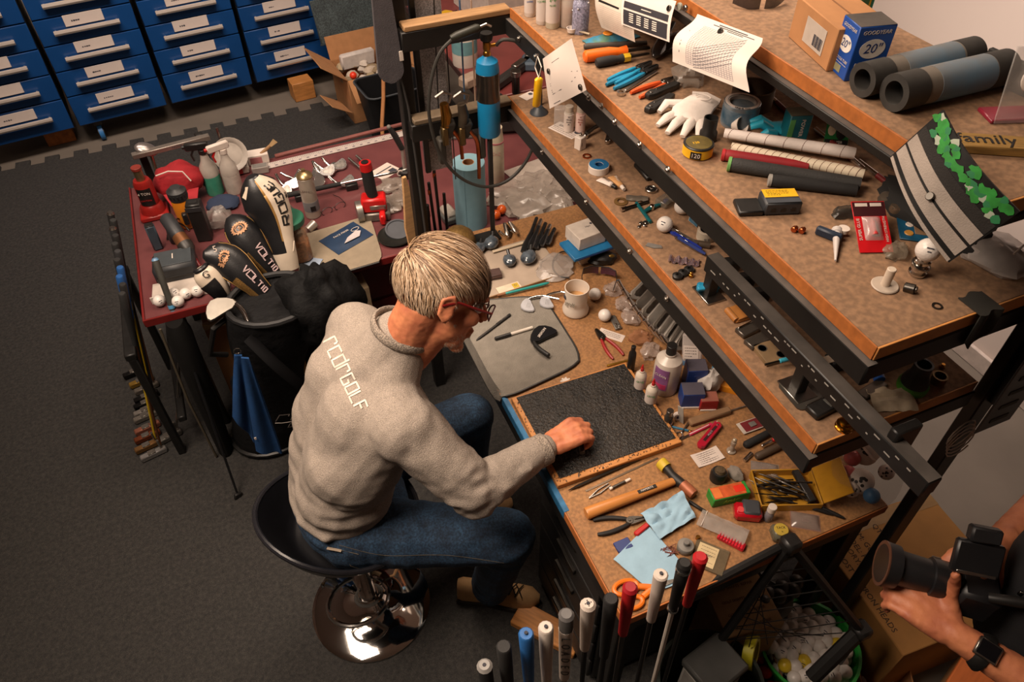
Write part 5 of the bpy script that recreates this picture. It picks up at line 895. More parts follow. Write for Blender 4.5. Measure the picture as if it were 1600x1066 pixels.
# hammer, pliers, wipes
c, rz, L = lay((915, 808), (1052, 757), BZ, .016); t = T('mallet', 'wooden handled mallet with yellow and copper faces lying on the bench', 'hammer', c, rz)
HW = mat('b9793c', .4, var=.12, sca=14, stretch=(1, 9, 9)); part(G().tube([(-L/2, 0, 0), (-L/2+.004, 0, 0), (-L*.2, 0, 0), (L*.2, 0, 0), (L/2, 0, 0)], [(.013, .015), (.0145, .017), (.0135, .016), (.010, .013), (.009, .011)], 12), 'handle', HW, t)
part(G().box(.055, .010, .001, (L*.18, 0, .0115), .0003), 'black_label', BLK, t); txt('NAPERITE', .0085, WHT, t, (L*.18, 0, .0122), (0, 0, 0))
hx = L/2+.014; part(G().tube([(hx-.012, .045, 0), (hx-.010, .022, 0), (hx-.006, 0, 0), (hx+.002, -.02, 0)], [.013, .011, .014, .013], 14), 'head', mat('23211f', .5, .3), t); part(G().tube([(hx-.017, .068, 0), (hx-.0165, .066, 0), (hx-.012, .044, 0)], [.016, .017, .017], 18), 'yellow_face', mat('c0a42a', .5), t); part(G().tube([(hx+.002, -.018, 0), (hx+.007, -.04, 0), (hx+.012, -.058, 0)], [.015, .016, .014], 16), 'copper_face', mat('9a5a3c', .5, .3, var=.3), t)
pliers('long_pliers', 'black handled pliers lying open below the mallet', (1008, 812), (930, 826), BZ, mat('1f1d1c', .6), DSTL, .016, .0058)
c, rz, L = lay((888, 768), (1062, 690), BZ, .005); t = T('steel_rod', 'long thin steel rod lying along the lower edge of the black board', 'rod', c, rz); part(G().tube([(-L/2, 0, 0), (-L*.42, 0, 0), (L*.45, 0, 0), (L/2, 0, 0)], [.001, .0045, .0045, .003], 8), 'rod', DSTL, t); part(G().tube([(L*.2, 0, 0), (L*.46, 0, 0)], .0047, 8), 'bright_band', STL, t)
bar('saw_blade', 'thin hacksaw blade lying below the steel rod', 'blade', (915, 768), (1028, 716), BZ, (('blade', 0, 1, .006, .0015, mat('6d5d4c', .4, .7)),))
c, rz, L = lay((920, 780), (952, 758), BZ, .004); t = T('tweezers', 'small spring tweezers lying above the mallet handle', 'tweezers', c, rz)
for s in (-1, 1): part(G().tube([(-L/2, 0, 0), (0, s*.006, 0), (L/2, s*.004, 0)], [(.001, .002)]*3, 6), 'arm', STL, t)
bar('craft_knife', 'short silver craft knife with pale tip lying above the mallet handle', 'knife', (952, 766), (985, 750), BZ, (('barrel', 0, .75, .008, .008, DSTL), ('white_tip', .75, 1, .008, .008, WHT), ('cap', 0, .15, .0085, .0085, WHT)))
WIP = mat('8fb0c4', .9, var=.05, sca=30, bump=.3, bsc=160)
t = T('shop_wipe', 'flat square blue paper wipe at the front corner of the bench', 'wipe', (0, 0, 0)); w4 = [P(1015, 828, BZ+.004), P(1088, 870, BZ+.004), P(957, 878, BZ+.004), P(1020, 912, BZ+.004)]; w4 = [P(1012, 822, BZ), P(1085, 905, BZ), P(958, 876, BZ), P(1020, 928, BZ)]
part(G().sheet(lambda u, v: ((w4[0]*(1-u)+w4[1]*u)*(1-v)+(w4[2]*(1-u)+w4[3]*u)*v)+Vector((0, 0, .006+.003*noise.noise(Vector((u*4, v*4, 8))))), 14, 12, .001), 'sheet', WIP, t)
t = T('shop_wipe', 'crumpled blue paper wipe with a raised corner behind the flat one', 'wipe', (0, 0, 0)); w5 = [P(1000, 806, BZ), P(1062, 778, BZ), P(1030, 846, BZ), P(1086, 812, BZ)]
part(G().sheet(lambda u, v: ((w5[0]*(1-u)+w5[1]*u)*(1-v)+(w5[2]*(1-u)+w5[3]*u)*v)+Vector((0, 0, .010+.022*abs(noise.noise(Vector((u*3, v*3, 4))))+.03*max(0, u-.6)*(1-v)*2)), 18, 16, .001), 'sheet', WIP, t)
t = bottle('nozzle_cone', 'grey plastic screw nozzle cone beside the blue wipes', 'nozzle', P(1070, 858, BZ), .021, .035, mat('77736d', .6), None, mat('6d6964', .6), capr=.35, caph=.3, neck=.4)
t = T('index_card', 'clear case with a cream printed card lying at the end of the bench', 'card', P(1108, 872, BZ), radians(-50)); part(G().box(.085, .075, .006, (0, 0, 0), .001, base=True), 'case', mat('7a6e58', .2, alpha=.5), t); part(G().box(.05, .06, .001, (-.008, 0, .0065), .0002), 'cream_card', mat('c0ac84', .7), t); lines(t, 5, -.026, .012, .022, .010, .0072, mat('5d5340', .8), .0007); txt('EPOXY', .009, PRN, t, (-.008, .0, .0073))
t = T('zip_bag', 'long clear zip bag lying over the red comb at the bench end', 'bag', P(1128, 828, BZ)+Vector((0, 0, .012)), lay((1092, 808), (1175, 845), BZ)[1]); part(G().sheet(lambda u, v: ((u-.5)*.125, (v-.5)*.05, .006*sin(pi*v)+.003*noise.noise(Vector((u*6, v*4, 7)))), 16, 8, .0015), 'film', mat('b0a8a0', .2, alpha=.38, spec=.9), t); part(G().box(.002, .05, .002, (-.05, 0, .004), .0005), 'zip_line', WHT, t)
t = T('red_comb', 'bright red plastic comb block partly under the clear zip bag', 'comb', P(1142, 848, BZ), lay((1122, 838), (1168, 862), BZ)[1]); part(G().box(.07, .022, .012, (0, 0, 0), .002, base=True), 'block', mat('c01a2c', .4), t)
for k in range(9): part(G().box(.003, .023, .003, (-.03+.0075*k, 0, .0125), .0005), 'rib', mat('a81424', .4), t)
t = T('orange_shears', 'orange handled shears lying on the front right corner of the bench', 'scissors', P(1000, 925, BZ)+Vector((.0, -.002, .006)), lay((960, 930), (1040, 905), BZ)[1]); OH = mat('d9701c', .35)
for s, sc_ in ((1, 1), (-1, .85)): part(G().tube([(-.03+.030*sc_*cos(k*pi/10), s*.02+.017*sc_*sin(k*pi/10), 0) for k in range(20)], [(.005, .006)]*20, 8, closed=True), 'handle_loop', OH, t); part(G().tube([(0, s*.014, 0), (.03, s*.002, 0), (.05, -s*.004, 0)], [(.005, .008)]*3, 8), 'handle_arm', OH, t)
part(G().prism([(.045, -.008), (.12, -.001), (.12, .001), (.045, .008)], .003, .001), 'blade', STL, t)
bar('dark_rod', 'black plastic rod lying between the mallet head and zip bag', 'rod', (1076, 785), (1102, 802), BZ, (('rod', 0, 1, .009, .009, BLK),))
solo(G().at((0, 0, .004)).cyl(.006, -.004, .006, 12), 'brass_tip', BRS, 'tiny brass tip beside the grey nozzle cone', 'fitting', P(1090, 842, BZ))
t = T('wire_tangle', 'little tangle of reddish wire beside the blue wipe', 'wire', P(1050, 862, BZ)+Vector((0, 0, .006)), 0); part(G().tube([(.018*cos(k*1.9)+.001*k-.02, .014*sin(k*1.3), .004*sin(k*2.3)) for k in range(26)], .0012, 5), 'wire', mat('7a4a42', .5), t)
bar('nut_driver', 'red tool handle hidden under the crumpled blue wipe', 'tool', (992, 838), (1012, 822), BZ, (('handle', 0, 1, .014, .012, RED),))
bar('blue_rag', 'dark blue cloth edge under the flat blue wipe', 'cloth', (962, 858), (985, 848), BZ, (('cloth', 0, 1, .03, .006, NAVY),))
# far half of the bench
t = T('club_tray', 'pale paper covered tray of wrapped club heads at the far end of the bench', 'tray', P(800, 418, BZ), radians(2)); part(G().box(.31, .24, .006, (.0, .0, 0), .001, base=True), 'tray', mat('9c8c7c', .8, var=.15, sca=12), t); part(G().box(.31, .004, .012, (0, -.122, 0), .001, base=True), 'front_lip', mat('8a6a48', .7), t)
FILMB = mat('20262e', .12, coat=.8, var=.4, sca=22, h2='6d7882')
for (px, py, s, l) in ((748, 393, .026, 'left of two film wrapped dark club heads above the hair'), (768, 385, .03, 'right of two film wrapped dark club heads above the hair'), (796, 412, .027, 'film wrapped dark club head near the brown eraser block'), (826, 408, .032, 'largest film wrapped dark club head on the far tray')):
    t = T('wrapped_head', l, 'golf club head', P(px, py, BZ+.008), radians(rnd.uniform(0, 90))); g = G(); g.ball(1, (0, 0, .6), 16, (1.15, .9, .6)); 
    for i in range(len(g.v)): v = g.v[i]; g.v[i] = v*s*(1+.12*noise.noise(v*2.5+Vector((px, 0, 0))))
    part(g, 'head', FILMB, t); part(G().tube([(s*.6, 0, s*.8), (s*1.3, s*.2, s*1.3)], .006, 8), 'hosel', BLK, t)
for i, (px, py) in enumerate(((792, 372), (807, 368))): iron(('left' if not i else 'right')+' of two bright iron heads propped beside the blue towel roll', P(px, py, BZ+.012), radians(60+20*i), tilt=(radians(50), 0), s=.8)
for i in range(5):
    a = (818+9*i, 400-3*i); b = (838+7*i, 350+4*i); c, rz, L = lay(a, b, BZ, .018+.004*(i % 2)); t = T('hybrid_head', ['first', 'second', 'third', 'fourth', 'fifth'][i]+' black club neck from the left in the pile before the white box', 'golf club head', c, rz); part(G().tube([(-L/2, 0, 0), (-L*.3, 0, .002), (L*.1, 0, 0), (L/2, 0, .006)], [(.006, .012), (.010, .014), (.007, .008), .006], 10), 'head', mat('1a1b1c', .2, coat=.5), t); part(G().tube([(L*.3, 0, .004), (L*.52, 0, .0065)], .0068, 10), 'ferrule', STL if i % 2 else BLK, t)
bar('bone_folder', 'pale curved plastic shoehorn lying on the far tray', 'tool', (770, 398), (818, 384), BZ, (('body', 0, 1, .012, .006, mat('b8a890', .5)),), .010)
t = crate('eraser_block', 'dark brown sanding block on the far tray beside the hair', 'block', P(772, 432, BZ+.007), radians(-8), .05, .04, .02, mat('44302c', .6, var=.2)); part(G().box(.05, .001, .002, (0, -.0204, .012), .0003), 'seam', mat('6d5048', .6), t)
t = card('note_label', 'cream label with a yellow square sticker on the far tray', 'label', P(795, 450, BZ+.008), radians(2), .085, .035, mat('c4b49e', .7)); part(G().box(.022, .024, .0008, (.026, 0, .001), .0002), 'yellow_square', mat('b89a2a', .6), t); txt('D', .014, PRN, t, (.026, 0, .0016))
c, rz, L = lay((790, 463), (858, 446), BZ, .012); t = T('pencil', 'long teal pen lying along the front lip of the far tray', 'pen', c, rz); part(G().tube([(-L/2, 0, 0), (L*.42, 0, 0), (L/2, 0, 0)], [.0048, .0052, .002], 8), 'barrel', mat('2a8a86', .35), t); part(G().tube([(-L/2-.03, 0, 0), (-L/2, 0, 0)], .0045, 8), 'brown_end', mat('7a4f30', .6), t)
solo(crumple(G(), .075, .06, .03, 40, amp=.4), 'bubble_bag', mat('b0a69e', .25, alpha=.45, spec=.9), 'clear plastic bag spread on the far bench left of the black strap loop', 'bag', P(868, 420, BZ), .2)
t = crate('white_carton', 'white carton under the blue folder under the middle shelf', 'box', P(925, 392, BZ), radians(4), .16, .11, .055, mat('c2b5a6', .6)); t = crate('blue_folder', 'bright blue flat box between two white cartons', 'box', P(918, 386, BZ+.056), radians(4), .17, .11, .014, mat('1a6a9c', .5)); part(G().box(.14, .002, .004, (0, -.0555, .006), .0005), 'navy_line', NAVY, t)  # thin navy strip along the front of the blue flat box
t = crate('white_carton', 'small white carton with faint print on top of the blue flat box', 'box', P(914, 374, BZ+.071), radians(6), .11, .095, .05, mat('c8bcb0', .6)); txt('10pc', .012, PRN, t, (.01, .005, .0505)); part(G().at((.03, .015, .0503)).cyl(.005, 0, .0004, 12), 'round_print', PRN, t)
t = card('foam_sheet', 'crinkled white bubble wrap sheet under the end of the middle shelf', 'wrap', P(890, 292, RZ)+Vector((0, .02, .02)), radians(-30), .22, .16, mat('b8aca2', .7, var=.1, sca=40, bump=.6, bsc=90), bend=.02)
t = T('sunglasses', 'pair of dark iridescent sunglasses lying behind the white mug', 'glasses', P(936, 432, BZ)+Vector((0, 0, .036)), radians(150)); LN2 = mat('201a28', .08, var=.5, sca=14, h2='4a1f3a', coat=.8)
for s in (-1, 1): part(G().sheet(lambda u, v: (s*(.004+.052*u), .02*u*u, .010-.034*(1-.3*u)*v), 7, 4, .002), 'lens', LN2, t); part(G().tube([(s*.056, .02, .008), (s*.06, .06, .006), (s*.05, .11, 0)], [(.003, .0015)]*3, 6), 'temple', BLK, t)
part(G().tube([(-.056, .02, .010), (-.03, .003, .011), (0, 0, .009), (.03, .003, .011), (.056, .02, .010)], .002, 6), 'brow_bar', BLK, t)
t = T('black_pouch', 'black drawstring pouch with gold trim under the middle shelf', 'pouch', P(940, 408, BZ), radians(-20)); part(crumple(G(), .05, .035, .045, 51, amp=.3), 'pouch', BLK, t); part(G().ball(.012, (.03, -.012, .03), 10, (1.3, .8, .8)), 'gold_trim', mat('6d5420', .4, .6, bump=.6), t)
cp = [P(x, y, BZ+.01) for x, y in ((905, 398), (880, 393), (866, 404), (864, 420), (875, 432), (890, 434))]; o = T('cord_loop', 'stiff black cord loop lying left of the sunglasses', 'cord', cp[0]); part(G().tube([p-cp[0] for p in smooth(cp)], .0028, 6), 'cord', BLK, o)
t = T('mug', 'white printed travel mug standing on the bench', 'mug', P(899, 486, BZ)); t.scale = (1.17, 1.17, 1.2); part(G().loft([[(r*cos(2*pi*j/32), r*sin(2*pi*j/32), z) for j in range(32)] for r, z in ((.030, 0), (.037, .004), (.038, .012), (.032, .026), (.0315, .034), (.0345, .088), (.0325, .088), (.029, .02), (.005, .018))], closed=False), 'cup', mat('d2c6b8', .35, var=.03), t); part(G().cyl(.0315, .048, .0485, 24, .0002), 'coffee', mat('b58a5a', .3), t)
a = radians(-148); txt('golf', .022, mat('8a8578', .6), t, (.0345*cos(a), .0345*sin(a), .05), (pi/2, 0, a+pi/2)); part(G().at((.0335*cos(a-.7), .0335*sin(a-.7), .06)).box(.004, .012, .012, (0, 0, 0), .001), 'dark_print', PRN, t)
ballthing('golf ball on the bench right beside the white mug', P(929, 467, BZ), mark=False); ballthing('golf ball on the bench below the white mug near the red pliers', P(944, 500, BZ), mark=False)
for i in range(9):
    px, py = 1000+8.5*i, 452+15*i-.6*i*i; iron(['first', 'second', 'third', 'fourth', 'fifth', 'sixth', 'seventh', 'eighth', 'ninth'][i]+' iron head from the far end in the row under the middle shelf', P(px-18, py+12, BZ+.03), radians(-6+2*i), 'iron heads in the row under the middle shelf', tilt=(radians(58), radians(-6)), m=[mat('a8a29a', .4, .55), mat('7d766e', .35, .6), mat('958e86', .4, .6)][i % 3], s=1.1, cav=i % 2 == 0)
wr = T('wooden_rack', 'ribbed pale wooden rack leaning under the middle shelf beam', 'rack', P(1008, 452, BZ)+Vector((.03, .0, .06)), rot=(radians(35), 0, radians(-58)))
part(G().box(.10, .055, .006, (0, 0, 0), .001), 'back_board', WOODL, wr)
for k in range(6): part(G().box(.013, .055, .014, (-.042+.017*k, 0, .008), .002), 'slat', mat('bfa988', .6), wr)
pb = [P(x, y, BZ) for x, y in ((958, 455), (975, 480), (985, 500), (1000, 530), (1015, 552))]
for i, p in enumerate(pb): solo(crumple(G(), .035, .03, .028, 60+i, amp=.4), 'film_bag', mat('b8a498' if i != 3 else 'b07a58', .25, alpha=.5, spec=.9), ['first', 'second', 'third', 'fourth', 'fifth'][i]+' crumpled film bag from the mug along the row of iron heads', 'bag', p, i)
t = pliers('red_pliers', 'red handled diagonal pliers open on the bench', (930, 516), (966, 560), BZ, mat('8e1c1c', .4), DSTL, .014, .0052)
t = card('hang_tag', 'white printed hang tag under the silver clip tool', 'tag', P(955, 524, BZ), radians(-50), .085, .034, PAP); lines(t, 3, -.03, .03, .008, .007, .0014)
t = T('caliper_clip', 'flat silver clip tool with two screws lying above the hang tag', 'tool', P(961, 506, BZ)+Vector((0, 0, .006)), radians(82)); part(G().box(.065, .022, .006, (0, 0, 0), .002), 'body', mat('77726b', .4, .6), t)
for x in (-.026, -.012): part(G().at((x, -.004+.006*(x > -.02), .003)).cyl(.004, 0, .002, 10), 'screw', CHR, t)
bar('brass_rod', 'short brass rod lying above the small black knobs', 'rod', (948, 573), (984, 564), BZ, (('rod', 0, 1, .007, .007, mat('b08a3a', .3, .8)),))
for i, (px, py) in enumerate(((963, 580), (973, 577))): solo(G().cyl(.006, 0, .01, 12), 'black_screw_cap', BLK, ('left' if not i else 'right')+' of two tiny black caps below the brass rod', 'cap', P(px, py, BZ))
# ================================================================ maroon table
def V3(*a): return Vector(a)
t = T('bottle_jack', 'red hydraulic bottle jack standing at the left end of the maroon table', 'jack', P(243, 335, RZ)); JR = mat('8a1c18', .35, var=.15)
part(G().box(.11, .10, .022, (0, 0, 0), .006, base=True), 'base', JR, t); part(G().lathe([(0, .02), (.048, .02), (.044, .05), (.036, .06), (.036, .15), (.03, .165), (0, .165)], 22), 'cylinder', JR, t); part(G().cyl(.017, .16, .215, 16), 'ram', mat('8a7a5a', .3, .8), t); part(G().cyl(.02, .21, .222, 14), 'saddle', mat('7a2a20', .5), t)
g = G(); a = radians(-100); g.sheet(lambda u, v: (.0368*cos(a-.8+1.6*u), .0368*sin(a-.8+1.6*u), .065+.075*v), 8, 3, .0006); part(g, 'black_label', BLK, t); txt('4 TON', .016, WHT, t, (.038*cos(a), .038*sin(a), .12), (pi/2, 0, a+pi/2)); txt('CAUTION', .009, RED, t, (.038*cos(a), .038*sin(a), .09), (pi/2, 0, a+pi/2))
c, rz, L = lay((205, 241), (326, 210), .95); t = T('steel_level', 'long grey steel bar with an engraved mark lying across at the table back left', 'bar', c+V3(0, 0, -.01), rz); part(G().box(L, .028, .02, (0, 0, 0), .002), 'bar', mat('8d857d', .4, .7), t); txt('NOVA', .014, PRN, t, (.02, -.0145, 0), (pi/2, 0, 0))
part(G().box(.03, .03, .2, (L*.38, .03, -.09), .003), 'support', BSTEEL, t); part(G().box(.03, .03, .2, (-L*.38, .05, -.09), .003), 'support', BSTEEL, t)
t = T('putter_club', 'silver hooded spoon shaped putter head on a bright shaft beside the bottle jack', 'golf club', P(240, 262, .86)); part(G().at((0, 0, .085), (.4, .5, 0)).ball(1, n=16, sca=(.045, .032, .018)), 'head', mat('a39c98', .3, .8), t); part(G().tube([(.0, 0, -.1), (.012, 0, .08)], .007, 8), 'shaft', mat('b8ab94', .25, .9), t)
t = T('baseball_hat', 'crumpled bright red cap with white piping behind the bottle jack', 'cap', P(283, 292, RZ+.05)); o = crumple(G(), .10, .085, .10, 77, amp=.25); part(o, 'crown', mat('8f1019', .85, var=.1, bump=.4, bsc=120), t, None, 180)
part(G().tube([V3(-.07, -.05, .10), V3(-.02, -.062, .115), V3(.03, -.06, .10), V3(.05, -.075, .06)], .003, 6), 'white_piping', WHT, t); part(G().at((0, -.07, .02), (.5, 0, 0)).prism([(-.07, 0), (.07, 0), (.05, -.06), (0, -.075), (-.05, -.06)], .006, .002), 'peak', mat('9c1620', .8), t)
def sprayer(label, loc, liq, headm, trig, rz, s=1):
    t = T('spray_bottle', label, 'bottle', loc, rz); t.scale = (s, s, s); B = mat('bdb4aa', .35, alpha=.8)
    part(G().lathe([(0, .095), (.0395, .095), (.04, .10), (.036, .14), (.022, .165), (.016, .19), (.014, .21), (0, .21)], 22), 'bottle', B, t); part(G().lathe([(0, 0), (.038, 0), (.040, .01), (.040, .095), (0, .095)], 22), 'liquid', mat(liq, .25), t)
    part(G().cyl(.018, .20, .222, 14), 'collar', headm, t); part(G().box(.10, .022, .034, (-.018, 0, .238), .007), 'head', headm, t); part(G().tube([(-.035, 0, .225), (-.05, 0, .20), (-.045, 0, .172)], [(.005, .009)]*3, 8), 'trigger', trig, t); part(G().at((-.07, 0, .24), (0, pi/2, 0)).cyl(.008, -.008, .006, 10), 'nozzle', trig, t)
    return t
t = sprayer('clear spray bottle of green liquid with black trigger head', P(338, 300, RZ), '3f8a72', BLK, BLK, radians(-10), .92); part(G().box(.001, .04, .03, (-.0405, -.002, .06), .0003), 'white_label', PAP, t)
sprayer('white spray bottle with white and red trigger head behind the green liquid one', P(368, 298, RZ), 'b5aca2', WHT, RED, radians(15), .9)
t = T('weight_scale', 'white swing weight scale with a pan and red dial behind the spray bottles', 'scale', P(368, 268, RZ)); part(G().box(.12, .08, .04, (0, 0, 0), .006, base=True), 'base', mat('a39a90', .5), t); part(G().at((0, -.02, .095), (radians(62), 0, 0)).lathe([(0, -.012), (.05, -.012), (.07, .0), (.072, .006), (.06, .004), (.05, -.006), (0, -.006)], 24), 'pan', mat('b0a79d', .4), t); part(G().box(.06, .004, .03, (0, -.042, .022), .001), 'red_dial', mat('a82c28', .4), t)
part(G().box(.02, .02, .07, (0, 0, .06), .003), 'neck', STL, t); part(G().tube([(-.02, .03, .05), (-.02, .03, .20)], .006, 8), 'steel_rod', STL, t)
t = crate('white_carton', 'open white carton with pink insert at the back of the maroon table', 'box', P(405, 252, RZ), radians(-4), .09, .06, .045, WHT); part(G().box(.05, .002, .03, (-.01, -.0305, .022), .0005), 'pink_insert', mat('a86a6a', .6), t)
t = T('parts_brush', 'worn tan bristle brush beside the white carton', 'brush', P(418, 240, RZ+.03), radians(20)); part(G().tube([(-.03, 0, .01), (.02, 0, .03)], [.008, .007], 8), 'handle', mat('8a6844', .7), t)
for k in range(10): part(G().tube([(.02, (k-5)*.0022, .03), (.05, (k-5)*.004, .045)], .0015, 4), 'bristle', mat('8f7550', .8), t)
t = crate('steel_stand', 'grey metal stand block in front of the white carton', 'stand', P(408, 268, RZ), radians(-6), .07, .04, .03, mat('8f8780', .5)); part(G().box(.06, .03, .001, (0, 0, .0305), .0003), 'recess', GREY, t)
c, rz, L = lay((412, 262), (802, 168), RZ, .001); t = T('long_ruler', 'long white ruler with black markings laid along the back edge of the maroon table', 'ruler', c, rz); part(G().box(L, .045, .003, (0, 0, .0015), .0005), 'strip', mat('b5aaa2', .5), t)
g = G()
for k in range(int(L/.008)): g.box(.001, .014 if k % 5 else .022, .0004, (-L/2+.01+k*.008, .012-(0 if k % 5 else .004), .0033), .0001)
o = part(g, 'tick_marks', PRN, t); o['kind'] = 'stuff'; g = G()
for k in range(34): g.box(.012, .007, .0004, (-L/2+.02+k*L/34.5, -.010, .0033), .0001)
o = part(g, 'numerals', mat('6a626a', .6), t); o['kind'] = 'stuff'
bar('edge_board', 'reddish wooden strip behind the long ruler', 'board', (430, 246), (640, 193), RZ, (('strip', 0, 1, .02, .012, mat('7d4a44', .6)),))
# grinder, drill, charger
OR2 = mat('c9781c', .4, var=.08)
t = T('die_grinder', 'orange electric router with black top cap on the maroon table', 'power tool', P(296, 352, RZ)); part(G().lathe([(0, 0), (.028, 0), (.034, .01), (.034, .12), (.03, .13), (0, .13)], 20), 'body', OR2, t); part(G().lathe([(0, .128), (.034, .128), (.037, .14), (.037, .165), (.026, .172), (.02, .18), (0, .182)], 20), 'cap', mat('2b2c2d', .5), t); part(G().box(.02, .05, .05, (.0, -.028, .06), .004), 'side_grip', BLK, t)
part(G().tube(smooth([V3(.035, 0, .06), V3(.055, -.02, .05), V3(.06, -.04, .02), V3(.05, -.06, .006)]), .004, 6), 'pale_cord', mat('8a8684', .5), t)
for k in range(5): part(G().at((.0375*cos(-2.4+k*.4), .0375*sin(-2.4+k*.4), .15), (0, 0, -2.4+k*.4)).box(.002, .006, .014, (0, 0, 0), .0005), 'vent_rib', BLK, t)
t = T('cordless_drill', 'black and copper drill with its red tipped chuck pointing at the golf bag', 'power tool', P(285, 380, RZ+.06), rot=(0, radians(24), radians(-72))); part(G().tube([(-.12, 0, .02), (-.11, 0, .02), (-.03, 0, .02), (-.02, 0, .02)], [.02, .027, .027, .024], 16), 'motor_body', mat('2e2f32', .5), t); part(G().tube([(-.02, 0, .02), (.02, 0, .02)], [.026, .028], 16), 'copper_collar', mat('8a5c3c', .35, .6), t); part(G().tube([(.02, 0, .02), (.045, 0, .02), (.065, 0, .02), (.072, 0, .02)], [.029, .028, .018, .010], 16), 'chuck', mat('2a2725', .45), t); part(G().tube([(.07, 0, .02), (.095, 0, .02)], .006, 8), 'steel_bit', STL, t); part(G().tube([(.095, 0, .02), (.13, 0, .02)], [.009, .007], 10), 'red_tip', mat('7a1a20', .4), t); part(G().box(.04, .035, .10, (-.085, 0, -.05), .01), 'grip', mat('2b2b2d', .6), t)
t = crate('battery_charger', 'black battery charger with angled grey top at the left of the maroon table', 'charger', P(280, 428, RZ), radians(-4), .15, .11, .075, mat('26282b', .5, var=.2), .012); part(G().box(.13, .09, .004, (0, .004, .0755), .002), 'grey_top', mat('3d4347', .5), t); part(G().box(.004, .03, .001, (.0, .01, .078), .0003), 'white_mark', WHT, t); part(G().box(.14, .002, .01, (0, -.0555, .03), .0005), 'groove', BLK, t)
t = crate('battery_pack', 'upright blue grey battery pack behind the charger', 'battery', P(248, 388, RZ), radians(6), .035, .03, .11, mat('3a4650', .5), .005); part(G().box(.03, .026, .004, (0, 0, .11), .001), 'terminal', BLK, t)
for k in range(4): solo(G().tube(smooth([V3(0, 0, 0), V3(.015, .01, .03+.01*k), V3(.03+.008*k, .0, .02), V3(.045, -.02, .0)]), .0035, 6), 'black_cable', BLK, ['first', 'second', 'third', 'fourth'][k]+' black cable loop behind the charger counted from the left', 'cable', P(262+8*k, 376-3*k, RZ)+V3(0, 0, .004), .4*k)
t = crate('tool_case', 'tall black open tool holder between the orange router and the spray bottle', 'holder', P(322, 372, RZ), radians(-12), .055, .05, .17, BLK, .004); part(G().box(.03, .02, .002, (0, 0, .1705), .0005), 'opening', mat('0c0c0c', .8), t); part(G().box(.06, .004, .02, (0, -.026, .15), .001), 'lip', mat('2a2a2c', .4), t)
solo(crumple(G(), .05, .045, .07, 81, amp=.45), 'film_bag', mat('9c948e', .25, alpha=.5, spec=.9), 'crumpled clear film bag between the tool holder and the golf headcovers', 'bag', P(345, 350, RZ))
solo(crumple(G(), .07, .05, .04, 82, amp=.2), 'navy_cloth', mat('1f2c44', .85), 'navy cloth under the spray bottle with green liquid', 'cloth', P(350, 322, RZ))
t = T('paper_tray', 'white cardboard tray under the battery charger at the front left corner', 'tray', P(300, 450, RZ), radians(-6)); part(G().box(.27, .10, .012, (0, 0, 0), .002, base=True), 'tray', mat('b5aaa0', .7), t); part(G().box(.27, .005, .03, (0, -.05, .0), .001, base=True), 'front_lip', mat('c2b8ae', .7), t)
for i, (px, py) in enumerate(((252, 477), (281, 478), (275, 466), (293, 466), (311, 462))): ballthing(['leftmost ball of the five golf balls on the maroon table corner', 'front ball of the five golf balls on the maroon table corner', 'second from left of the five golf balls on the maroon corner', 'second from right of the five golf balls on the maroon corner', 'rightmost ball of the five golf balls on the maroon table corner'][i], P(px, py, RZ), group='golf balls on the maroon table corner')
# spray can, vise, irons
t = T('spray_can', 'beige aerosol can with a gold top standing on the maroon table', 'spray can', P(490, 336, RZ)); t.scale = (1.15, 1.15, 1.1); CN = mat('a3988a', .4, .2, var=.15, sca=16); part(G().cyl(.027, 0, .165, 24, .002), 'can', CN, t); part(G().lathe([(0, .165), (.027, .165), (.028, .168), (.024, .176), (.012, .184), (.007, .186), (.007, .195), (0, .195)], 22), 'gold_top', mat('a58e66', .3, .8), t); part(G().lathe([(.0272, .03), (.0275, .03), (.0275, .07), (.0272, .07)], 24), 'grey_band', mat('6f7072', .5), t)
a = radians(-115); txt('CLEANER', .012, mat('6d6258', .6), t, (.0277*cos(a), .0277*sin(a), .12), (pi/2, 0, a+pi/2)); part(G().at((.0277*cos(a+.5), .0277*sin(a+.5), .045), (0, 0, a+.5)).box(.001, .018, .02, (0, 0, 0), .0002), 'barcode', BLK, t)
sp = ((441, 300), (452, 286), (470, 276), (498, 272), (508, 266), (517, 262), (528, 258), (446, 318), (458, 334), (500, 288), (540, 285))
od = ['first', 'second', 'third', 'fourth', 'fifth', 'sixth', 'seventh', 'eighth', 'ninth', 'tenth', 'eleventh']
for i, (px, py) in enumerate(sp): iron(od[i]+' bright silver iron head from the left in the cluster around the aerosol can', P(px-10, py+6, RZ+.014), radians(rnd.uniform(-30, 40)+(90 if i in (7, 8) else 0)), 'silver iron heads around the aerosol can', tilt=(radians(rnd.uniform(10, 45)), radians(rnd.uniform(-10, 10))), m=mat('c3bfbb', .2, .9, var=.08), cav=i % 2 == 0, s=.95)
c, rz, L = lay((425, 322), (648, 274), RZ, .035); t = T('club_shaft', 'black gripped golf shaft lying across behind the aerosol can', 'golf shaft', c, rz); part(G().tube([(-L/2, 0, 0), (-L*.02, 0, 0)], [.012, .009], 10), 'grip', RUB, t); part(G().tube([(-L*.02, 0, 0), (L/2, 0, 0)], .0055, 8), 'shaft', CHR, t); part(G().box(.05, .03, .028, (-L*.3, 0, -.022), .003).box(.05, .03, .028, (L*.05, 0, -.022), .003), 'cradle', BLK, t)
